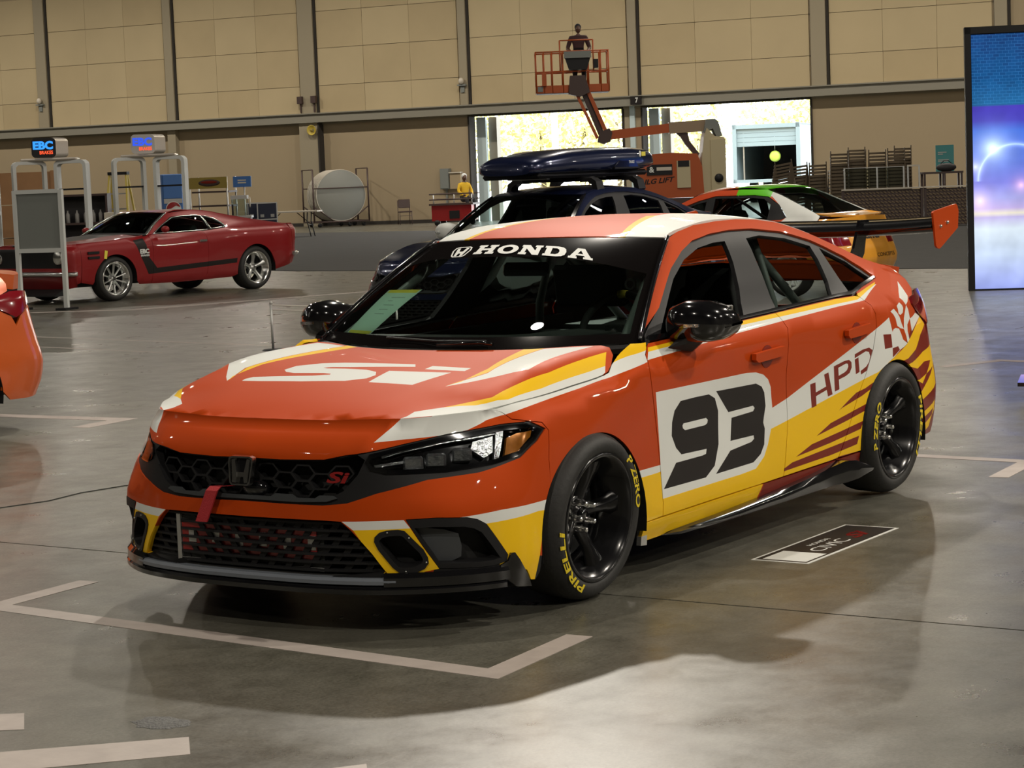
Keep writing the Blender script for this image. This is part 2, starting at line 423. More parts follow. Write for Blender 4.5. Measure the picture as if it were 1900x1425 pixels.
# ---------------------------------------------------------------- race car surfaces
def flank_col(x):
    """door section of the race car: rocker foot, rocker top, low crease, mid, shoulder crease, shoulder, belt"""
    q = 1 - ((x - 1.55) / 1.1) ** 2
    z4 = .8045 + .0392 * (x - .57); z6 = .9045 + .0312 * (x - .57); h6 = .803 + .018 * q
    return (x, [(.147 + .008 * (x - .57), .85), (.229 + .007 * (x - .57), .88), (.265 + .049 * (x - .57) ** 2, .885 + .004 * max(0, x - 1.9)), (.55 + .018 * (x - .57) ** 2, .881 + .008 * ((x - 1.2) / 1.2) ** 2),
                (z4, .886 + .007 * q), (z6 - .43 * (z6 - z4), .845 + .016 * q), (z6, h6)])
def car_surfaces(front=None, side=None, gh=None, rear=None, zc=None, zs=None, rc=None, hood_end=.22, base=(.285,.285,.774,.888,.008), head=(1.075,.08,.585,1.291,-.013), head_x=1.155, rail_end=3.35):
    front = front or [
     (-1.75, [(-.905,0,.20),(-.905,0,.25),(-.897,0,.42),(-.89,0,.50),(-.885,0,.625),(-.845,0,.685),(-.77,0,.733)]),
     (-1.45, [(-.89,.30,.20),(-.89,.30,.25),(-.885,.30,.42),(-.88,.30,.50),(-.86,.30,.62),(-.815,.30,.69),(-.752,.30,.735)]),
     (-1.28, [(-.85,.48,.20),(-.855,.48,.25),(-.86,.46,.42),(-.85,.46,.50),(-.83,.47,.63),(-.78,.465,.695),(-.725,.46,.738)]),
     (-1.08, [(-.77,.64,.20),(-.785,.63,.25),(-.795,.62,.42),(-.78,.61,.50),(-.745,.59,.63),(-.715,.585,.695),(-.68,.58,.741)]),
     (-.90,  [(-.675,.745,.17),(-.69,.755,.25),(-.71,.745,.42),(-.69,.725,.50),(-.65,.68,.63),(-.63,.665,.70),(-.60,.65,.744)]),
     (-.72,  [(-.565,.825,.13),(-.58,.84,.25),(-.59,.835,.42),(-.58,.82,.50),(-.545,.77,.63),(-.53,.74,.70),(-.51,.72,.748)]),
     (-.54,  [(-.455,.865,.12),(-.46,.885,.25),(-.47,.88,.42),(-.465,.87,.50),(-.45,.835,.63),(-.445,.805,.70),(-.435,.755,.752)]),
    ]
    # flank: x, then (z,h) of rocker foot, rocker top, low crease, mid, shoulder crease, shoulder, belt/seam
    side = side or [
     (-.36,[(.12,.872),(.25,.89),(.42,.892),(.50,.89),(.665,.875),(.722,.842),(.762,.790),(.775,.765),(.785,.74),(.792,.71)]),
     (-.15,[(.12,.875),(.25,.893),(.42,.898),(.52,.897),(.70,.882),(.745,.852),(.774,.810),(.805,.788),(.825,.76),(.835,.72)]),
     (0,   [(.15,.88),(.25,.895),(.42,.90),(.55,.90),(.73,.885),(.763,.858),(.786,.816),(.825,.792),(.850,.765),(.862,.72)]),
     (.22, [(.145,.86),(.23,.885),(.35,.89),(.55,.893),(.763,.885),(.787,.862),(.806,.824),(.842,.797),(.866,.765),(.876,.735)]),
     (.36, [(.145,.85),(.225,.88),(.275,.884),(.55,.89),(.782,.885),(.811,.862),(.836,.829),(.865,.796),(.880,.768),(.887,.735)]),
     (.46, [(.145,.85),(.226,.88),(.265,.885),(.55,.888),(.7935,.885),(.832,.864),(.868,.835),(.897,.806),(.902,.800),(.907,.785)]),
     (.57, [(.147,.85),(.228,.88),(.265,.885),(.55,.8845),(.8045,.887),(.851,.855),(.893,.819)]),
    ] + [flank_col(x) for x in (.80, 1.0, 1.155, 1.4, 1.8, 2.2, 2.45)] + [
     (2.74,[(.17,.88),(.26,.90),(.44,.90),(.63,.90),(.885,.872),(.94,.81),(.985,.765)]),
     (3.1, [(.19,.86),(.26,.882),(.44,.89),(.62,.88),(.87,.845),(.935,.79),(.985,.735)]),
     (3.35,[(.21,.82),(.27,.835),(.44,.85),(.62,.83),(.86,.79),(.93,.745),(.975,.71)]),
    ]
    gh = gh or {  # z,h of mid glass, glass top, rail
     .57:[(.908,.79),(.911,.782),(.915,.775)], .80:[(.96,.785),(1.02,.735),(1.058,.70)],
     1.0:[(1.03,.755),(1.14,.67),(1.18,.635)], 1.155:[(1.07,.74),(1.225,.632),(1.278,.585)],
     1.4:[(1.10,.73),(1.275,.628),(1.325,.575)], 1.8:[(1.11,.73),(1.285,.628),(1.335,.57)],
     2.2:[(1.10,.73),(1.25,.628),(1.305,.57)], 2.45:[(1.07,.725),(1.20,.63),(1.258,.572)],
     2.74:[(1.05,.70),(1.13,.63),(1.187,.58)], 3.1:[(1.025,.69),(1.06,.645),(1.085,.61)],
     3.35:[(1.0,.68),(1.02,.65),(1.035,.63)]}
    rear = rear or [
     (3.62,[(3.52,.72,.22),(3.55,.73,.28),(3.58,.74,.44),(3.54,.725,.62),(3.50,.70,.86),(3.50,.68,.93),(3.51,.66,.975)]),
     (3.85,[(3.62,.55,.22),(3.66,.55,.28),(3.70,.55,.44),(3.67,.54,.62),(3.64,.52,.86),(3.64,.51,.93),(3.65,.50,.985)]),
     (4.10,[(3.68,.30,.22),(3.72,.30,.28),(3.76,.30,.44),(3.74,.30,.62),(3.71,.30,.86),(3.72,.29,.93),(3.74,.28,.995)]),
     (4.42,[(3.70,0,.22),(3.74,0,.28),(3.78,0,.44),(3.76,0,.62),(3.73,0,.86),(3.74,0,.93),(3.76,0,1.0)]),
    ]
    cols = []
    def ext(rows):
        x, h, z = rows[-1]
        return rows + [(x, h, z + .0015 * i) for i in (1, 2, 3)]
    for s, r in front + rear:
        cols.append((s, ext(r)))
    for x, r in side:
        rr = [(x, h, z) for z, h in r]
        if x in gh: rr += [(x, h, z) for z, h in gh[x]]
        elif len(rr) == 7: rr = ext(rr)
        cols.append((x, rr))
    W = Wrap(cols)
    # bonnet: height over (x, y); flat top, raised shoulders, then a roll down to the shut line
    zc = zc or pchip([-.78,-.6,-.4,-.2,0,.2,.36,.6], [.730,.785,.826,.852,.871,.885,.893,.905])
    zs = zs or pchip([-.78,-.6,-.5,-.38,-.25,-.14,.07,.2,.4,.6], [.722,.752,.768,.801,.833,.858,.884,.891,.897,.902])
    ES = np.concatenate([np.linspace(W.s[0], side[0][0], 60), np.linspace(side[0][0] + .02, hood_end + .24, 40)])
    EP = W.rows(ES)[:, 6, :]
    o = np.argsort(EP[:, 0])
    xs, idx = np.unique(np.round(EP[o, 0], 4), return_index=True)
    eh = EP[o, 1][idx]; ez = EP[o, 2][idx]
    def bonnet(x, y):
        x = np.atleast_1d(np.asarray(x, float)); y = np.atleast_1d(np.asarray(y, float))
        xx = np.clip(x, xs[0] + .02, hood_end)
        h = np.interp(xx, xs, eh); z0 = np.interp(xx, xs, ez)
        c = zc(x); sh = zs(x); z0 = np.where(x > hood_end, z0 + (x - hood_end) * .15, z0)
        t = np.abs(y) / np.maximum(h, .05)
        T = np.array([0, .5, .86, .94, 1.0])
        V = np.stack([c, c - .15 * (c - sh) - .003, sh, sh - .38 * (sh - z0), z0], 1)
        z = hermite_rows(T, V, np.minimum(t, 1.0))
        z = z - np.maximum(t - 1, 0) * h * 1.0
        return np.stack([x, y, z], -1)
    rc = rc or pchip([1.0,1.2,1.4,1.6,1.8,2.0,2.2,2.4,2.6,3.0,3.3], [1.272,1.322,1.350,1.364,1.368,1.362,1.346,1.320,1.288,1.185,1.09])
    def rail(x):
        R = W.rows(np.atleast_1d(np.asarray(x, float)))[:, 9, :]
        return R[:, 1], R[:, 2]
    def roof(x, y):
        x = np.atleast_1d(np.asarray(x, float)); y = np.atleast_1d(np.asarray(y, float))
        h, z0 = rail(np.clip(x, head_x, rail_end))
        t = np.clip(np.abs(y) / h, 0, 1.0)
        c = rc(x); z0 = np.where(x < head_x, z0 - (head_x - x) * .30, z0)
        z = z0 + (c - z0) * (1 - t ** 2.4)
        return np.stack([x, y, z], -1)
    def screen(a, b):
        """windscreen: a in -1..1 across (left = -1), b in 0..1 up"""
        a = np.atleast_1d(np.asarray(a, float)); b = np.atleast_1d(np.asarray(b, float))
        B = np.stack([base[0] + base[1] * a * a, base[2] * a, base[3] + base[4] * a * a], -1)
        H = np.stack([head[0] + head[1] * a * a, head[2] * a, head[3] + head[4] * a * a], -1)
        p = B + (H - B) * b[:, None]
        bul = 4 * b * (1 - b) * (1 - .6 * a * a)
        p[:, 2] += .045 * bul; p[:, 0] -= .02 * bul
        return p
    return dict(W=W, bonnet=bonnet, roof=roof, screen=screen, rail=rail)
# ---------------------------------------------------------------- the hall
def concrete():
    m = bpy.data.materials.new('polished concrete'); m.use_nodes = True; nt = m.node_tree; b = nt.nodes['Principled BSDF']
    N = nt.nodes.new; L = nt.links.new
    tc = N('ShaderNodeNewGeometry')
    def noise(s, det, rough=.6, stretch=None):
        n = N('ShaderNodeTexNoise'); n.inputs['Scale'].default_value = s; n.inputs['Detail'].default_value = det; n.inputs['Roughness'].default_value = rough
        if stretch:
            mp = N('ShaderNodeMapping'); mp.inputs['Scale'].default_value = stretch; L(tc.outputs['Position'], mp.inputs[0]); L(mp.outputs[0], n.inputs['Vector'])
        else: L(tc.outputs['Position'], n.inputs['Vector'])
        return n
    a = noise(.55, 5); c = noise(5, 10, .72); e = noise(85, 5, .75); st = noise(2.2, 8, .7)
    r1 = N('ShaderNodeValToRGB'); r1.color_ramp.elements[0].position = .3; r1.color_ramp.elements[1].position = .72
    r1.color_ramp.elements[0].color = (.105, .099, .076, 1); r1.color_ramp.elements[1].color = (.17, .165, .138, 1)
    L(a.outputs['Fac'], r1.inputs[0])
    mx = N('ShaderNodeMixRGB'); mx.blend_type = 'MULTIPLY'; mx.inputs[0].default_value = .8
    r2 = N('ShaderNodeValToRGB'); r2.color_ramp.elements[0].position = .32; r2.color_ramp.elements[1].position = .62
    r2.color_ramp.elements[0].color = (.50, .50, .47, 1); r2.color_ramp.elements[1].color = (1.05, 1.05, 1.05, 1)
    L(c.outputs['Fac'], r2.inputs[0]); L(r1.outputs[0], mx.inputs[1]); L(r2.outputs[0], mx.inputs[2])
    mx2 = N('ShaderNodeMixRGB'); mx2.blend_type = 'MULTIPLY'; mx2.inputs[0].default_value = .75
    r3 = N('ShaderNodeValToRGB'); r3.color_ramp.elements[0].position = .38; r3.color_ramp.elements[1].position = .6
    r3.color_ramp.elements[0].color = (.55, .55, .53, 1); r3.color_ramp.elements[1].color = (1.1, 1.1, 1.1, 1)
    L(e.outputs['Fac'], r3.inputs[0]); L(mx.outputs[0], mx2.inputs[1]); L(r3.outputs[0], mx2.inputs[2])
    L(mx2.outputs[0], b.inputs['Base Color'])
    rr = N('ShaderNodeMapRange'); rr.inputs['From Min'].default_value = .3; rr.inputs['From Max'].default_value = .7
    rr.inputs['To Min'].default_value = .24; rr.inputs['To Max'].default_value = .42
    L(st.outputs['Fac'], rr.inputs[0]); L(rr.outputs[0], b.inputs['Roughness'])
    b.inputs['Specular IOR Level'].default_value = .5
    bp = N('ShaderNodeBump'); bp.inputs['Strength'].default_value = .10; bp.inputs['Distance'].default_value = .002
    L(c.outputs['Fac'], bp.inputs['Height'])
    bp2 = N('ShaderNodeBump'); bp2.inputs['Strength'].default_value = .10; bp2.inputs['Distance'].default_value = .002
    L(e.outputs['Fac'], bp2.inputs['Height']); L(bp.outputs[0], bp2.inputs['Normal']); L(bp2.outputs[0], b.inputs['Normal'])
    return m
M['concrete'] = concrete()
M['subfloor'] = mat('joint filler', (.02, .02, .018), .9)
M['wallup'] = mat('tan acoustic panel', (.50, .405, .245), .9, vary=.10, bscale=.6, bump=.2)
M['wallup2'] = mat('tan acoustic panel shade', (.47, .375, .222), .9, vary=.10, bscale=.8, bump=.2)
M['walllow'] = mat('painted block wall', (.36, .285, .18), .85, vary=.06, bscale=.5)
M['ledge'] = mat('grey steel ledge', (.24, .225, .18), .6)
M['col'] = mat('pilaster paint', (.32, .275, .19), .75)
M['joint'] = mat('panel joint', (.16, .13, .085), .9)
M['seam'] = mat('dark joint', (.035, .03, .025), .9)
M['ceil'] = mat('dark roof deck', (.03, .029, .026), .95)
M['sidewall'] = mat('far hall walls', (.05, .047, .04), .95)
M['tape'] = mat('worn floor tape', (.36, .315, .285), .55, vary=.22, bscale=9, bump=.3)
M['paleblue'] = mat('pale dock door', (.55, .66, .68), .6)
WB = (55.723, 40.293); WD = (-.13641, .99065); WN = (-.99065, -.13641)
WROT = math.atan2(WD[1], WD[0]) - PI / 2
def wp(a, o, z): return (WB[0] + WD[0] * a + WN[0] * o, WB[1] + WD[1] * a + WN[1] * o, z)
def wbox(mb, a0, a1, o0, o1, z0, z1, mi=0):
    vs = [wp(a, o, z) for a in (a0, a1) for o in (o0, o1) for z in (z0, z1)]
    return mb.add(vs, [(0, 1, 3, 2), (4, 6, 7, 5), (0, 4, 5, 1), (2, 3, 7, 6), (0, 2, 6, 4), (1, 5, 7, 3)], mi)
def struct(o): o['kind'] = 'structure'; return o

floor = struct(bpy.data.objects.new('floor', None)); COL.objects.link(floor)
mb = MB(); mb.add([wp(a, o, -.03) for a, o in ((30, -45), (30, 82), (-66, 82), (-66, -45))], [(0, 1, 2, 3)]); mb.obj('subfloor', 'subfloor', floor)
mb = MB(); mb.tube([(.55, 3.20, .0005), (.672, 3.149, .0005), (.848, 3.107, .0005), (1.111, 3.035, .0005), (1.384, 3.076, .0005), (1.658, 3.03, .0005), (1.868, 2.953, .0005)], .0045, 5); mb.obj('crack', 'subfloor', floor)
xs_ = [-36.1, -18.1, .1, 12.1, 24.1, 36.1, 48.1, 60.1, 72.1, 100.1]
ycuts = {0: [], 1: [], 2: [], 3: [1.95], 4: [1.95, 14], 5: [14], 6: [14], 7: [], 8: []}
for i in range(len(xs_) - 1):
    ys = [-62] + ycuts[i] + [75]
    for j in range(len(ys) - 1):
        g = .006
        mb = MB(); mb.box(((xs_[i] + xs_[i + 1]) / 2, (ys[j] + ys[j + 1]) / 2, -.05), (xs_[i + 1] - xs_[i] - 2 * g, ys[j + 1] - ys[j] - 2 * g, .1))
        mb.obj('slab', 'concrete', floor)

# end wall with its two dock openings
D1 = (-8.38, -2.5); D2 = (-15.0, -9.02); DZ = 3.73
wall = struct(MB().obj('wall_end', 'walllow')); mb = MB()
for a0, a1 in ((-66, D2[0]), (D2[1], D1[0]), (D1[1], 30)): wbox(mb, a0, a1, -.35, 0, -.05, DZ)
wbox(mb, -66, 30, -.35, 0, DZ, 13)
bpy.data.objects.remove(wall); wall = struct(mb.obj('wall_end', 'walllow'))
COLS = [21.4, 15.66, 9.8, 3.85, -2.45, -8.82, -15.3, -21.2]; CW = [.25, .28, .22, .36, .20, .20, .30, .25]
ZC = [4.07, 5.05, 6.38, 7.70, 9.02]
for i in range(len(COLS) - 1):
    aL = COLS[i] - CW[i] - .04; aR = COLS[i + 1] + CW[i + 1] + .04; w = (aL - aR) / 3
    for k in range(3):
        for q in range(4):
            mb = MB(); d = .035 + .006 * random.random()
            wbox(mb, aL - w * (k + 1) + .005, aL - w * k - .005, .002, d, ZC[q] + .008, ZC[q + 1] - .008)
            mb.obj('wall_panel', 'wallup' if random.random() < .6 else 'wallup2', wall)
mb = MB()
for z in ZC[1:4]: wbox(mb, -21, 21, 0, .006, z - .03, z + .03)
struct(mb.obj('panel_joint', 'joint', wall))
mb = MB(); wbox(mb, -66, 30, 0, .42, 3.73, 4.06); wbox(mb, -66, 30, 0, .50, 4.03, 4.07); struct(mb.obj('trim_1', 'ledge'))
mb = MB(); wbox(mb, -66, 30, 0, .06, 3.66, 3.73); struct(mb.obj('trim_2', 'col'))  # added strip under the ledge, where only the ledge's shadow falls
for i, (a, w) in enumerate(zip(COLS, CW)):
    mb = MB(); wbox(mb, a - w + .05, a + w - .05, 0, .16, 4.06, 13)
    wbox(mb, a - w - .03, a - w + .05, 0, .09, 4.06, 13, 1); wbox(mb, a + w - .05, a + w - .02, 0, .09, 4.06, 13, 1)
    struct(mb.obj('trim_%d' % (3 + i), ['col', 'seam']))
mb = MB(); wbox(mb, 3.42, 4.2, 0, .30, 0, 3.73); wbox(mb, 3.36, 3.42, 0, .34, 0, 3.73, 1); struct(mb.obj('trim_12', ['col', 'seam']))
mb = MB(); wbox(mb, 9.6, 9.95, 0, .25, 0, 3.73); struct(mb.obj('trim_13', 'col'))
mb = MB()
for a0, a1 in ((-66, D2[0]), (D1[1], 30)): wbox(mb, a0, a1, 0, .03, 0, .12)
struct(mb.obj('baseboard_end', 'seam'))
# other walls and the roof, out of view but closing the hall
mb = MB(); wbox(mb, -66.3, -66, -.3, 82, -.1, 13); struct(mb.obj('wall_right', 'sidewall'))
mb = MB(); wbox(mb, 30, 30.3, -.3, 82, -.1, 13); struct(mb.obj('wall_left', 'sidewall'))
mb = MB(); wbox(mb, -66.3, 30.3, 82, 82.3, -.1, 13); struct(mb.obj('wall_near', 'sidewall'))
mb = MB(); wbox(mb, -66.3, 30.3, -.35, 82.3, 13, 13.3); struct(mb.obj('ceiling', 'ceil'))
# dock doors: frames, pale leaves folded to the sides
for n, (a0, a1) in ((1, D1), (2, D2)):
    r = struct(bpy.data.objects.new('door_%d' % n, None)); COL.objects.link(r)
    mb = MB(); wbox(mb, a0, a0 + .06, -.4, .06, 0, DZ); wbox(mb, a1 - .06, a1, -.4, .06, 0, DZ); wbox(mb, a0, a1, -.4, .06, DZ - .07, DZ); mb.obj('frame', 'seam', r)
    mb = MB(); wbox(mb, a1 - .46, a1 - .10, -.55, -.42, 0, DZ - .1); mb.obj('leaf', 'paleblue', r)
    mb = MB(); wbox(mb, a1 - .80, a1 - .48, -.9, -.6, 0, DZ - .1); mb.obj('guide_rail', 'ledge', r)
mb = MB(); wbox(mb, -8.60, -8.42, .0, .05, 0, DZ); struct(mb.obj('trim_14', 'col'))
mb = MB(); wbox(mb, -8.80, -8.62, .0, .08, 0, DZ); struct(mb.obj('trim_15', 'paleblue'))

# floor tape
def tape(pts, w, label, group=None):
    mb = MB(); P = [Vector((a, b, 0)) for a, b in pts]; z = .0012; L_ = []; R_ = []
    for i, p in enumerate(P):
        d0 = (p - P[i - 1]).normalized() if i else None; d1 = (P[i + 1] - p).normalized() if i < len(P) - 1 else None
        if d0 is None: n = Vector((-d1.y, d1.x, 0)); k = 1
        elif d1 is None: n = Vector((-d0.y, d0.x, 0)); k = 1
        else:
            n0 = Vector((-d0.y, d0.x, 0)); n1 = Vector((-d1.y, d1.x, 0)); n = (n0 + n1).normalized(); k = 1 / max(n.dot(n0), .3)
        L_.append(p + n * w / 2 * k); R_.append(p - n * w / 2 * k)
    n = len(P); vs = [(q.x, q.y, zz) for zz in (.0, z) for q in L_ + R_]
    fs = [(2 * n + i, 2 * n + i + 1, 3 * n + i + 1, 3 * n + i) for i in range(n - 1)]
    fs += [(i, i + 1, 2 * n + i + 1, 2 * n + i) for i in range(n - 1)] + [(n + i, n + i + 1, 3 * n + i + 1, 3 * n + i) for i in range(n - 1)]
    fs += [(0, n, 3 * n, 2 * n), (n - 1, 2 * n - 1, 4 * n - 1, 3 * n - 1)]
    mb.add(vs, fs); o = mb.obj('floor_tape', 'tape'); return tag(o, label, 'tape', group)
TG = 'pale tape marks on the floor'
tape([(-.46, 1.22), (-.99, 1.20), (-1.14, -1.19), (-.55, -1.15)], .10, 'long pale tape bracket on the floor in front of the race car bumper', TG)
def tape_quad(q, label):
    mb = MB(); mb.prism(q, lambda a, b, d: (a, b, d), 0, .0012); tag(mb.obj('floor_tape', 'tape'), label, 'tape', TG)
tape_quad([(-2.278, .042), (-2.155, -.164), (-2.296, -.309), (-2.424, -.12)], 'short tape piece on the floor at the left edge below the race car bracket')
tape_quad([(-2.66, -.272), (-2.151, -.82), (-2.291, -.95), (-2.81, -.442)], 'tape strip on the floor at the bottom left beside the gravel patch')
tape_quad([(-2.364, -1.293), (-2.158, -1.46), (-2.289, -1.566), (-2.501, -1.407)], 'sliver of floor tape at the very bottom edge of the view')
tape([(4.02, 7.6), (4.12, 5.37), (3.66, 5.32)], .15, 'white tape corner on the floor by the orange car rear bumper', TG)
tape([(3.98, -.35), (3.92, -1.12), (3.35, -1.17)], .10, 'pale tape corner on the floor behind the race car rear wheel', TG)
tape([(8.62, 1.25), (9.18, 1.0), (9.1, .4)], .12, 'white tape corner on the floor below the big lit screen', TG)
# faint old tape lines
tape([(10.2, 12.6), (9.4, 7.6)], .05, 'faint tape line on the floor running left of the rope barrier posts', TG)
tape([(9.2, 12.0), (8.7, 9.2)], .05, 'faint shorter tape line on the floor nearer than the long faint one', TG)
tape([(12.9, 17.6), (14.2, 14.7), (17.6, 13.6), (21.0, 12.5)], .16, 'pinkish tape edge on the floor in front of the red muscle car', TG)
M['gravel'] = mat('loose gravel', (.10, .10, .095), .7, vary=.9, bscale=120, bump=1.0)
M['stain'] = mat('oil stain', (.05, .048, .04), .35, vary=.5, bscale=30)
def patch(name, label, cat, c, rx, ry, m, seed, h=.004):
    rnd = random.Random(seed); n = 22; pts = []
    for i in range(n):
        a = 2 * PI * i / n; k = .8 + .3 * rnd.random(); pts.append((c[0] + rx * k * math.cos(a), c[1] + ry * k * math.sin(a)))
    vs = [(x, y, .0005) for x, y in pts] + [(c[0] + (x - c[0]) * .8, c[1] + (y - c[1]) * .8, h) for x, y in pts] + [(c[0], c[1], h)]
    fs = [(i, (i + 1) % n, n + (i + 1) % n, n + i) for i in range(n)] + [(n + i, n + (i + 1) % n, 2 * n) for i in range(n)]
    mb = MB().add(vs, fs, 0, True); return tag(mb.obj(name, m), label, cat)
patch('gravel_patch', 'dark speckled gravel patch on the floor above the bottom left tape strip', 'patch', (-2.06, -.63), .07, .10, 'gravel', 3)
M['carpet'] = mat('dark speckled carpet', (.030, .029, .026), .9, vary=.35, bscale=3.0, bump=.4)
mb = MB(); q = [(23.5, 19.5), (22.2, 4.5), (21.9, -12), (41.5, -8), (43.5, 12), (47, 40), (32.5, 45)]
mb.prism(q, lambda a, b, d: (a, b, d), .0, .008); tag(mb.obj('carpet', 'carpet'), 'wide dark grey carpet laid across the hall floor behind the cars', 'carpet')
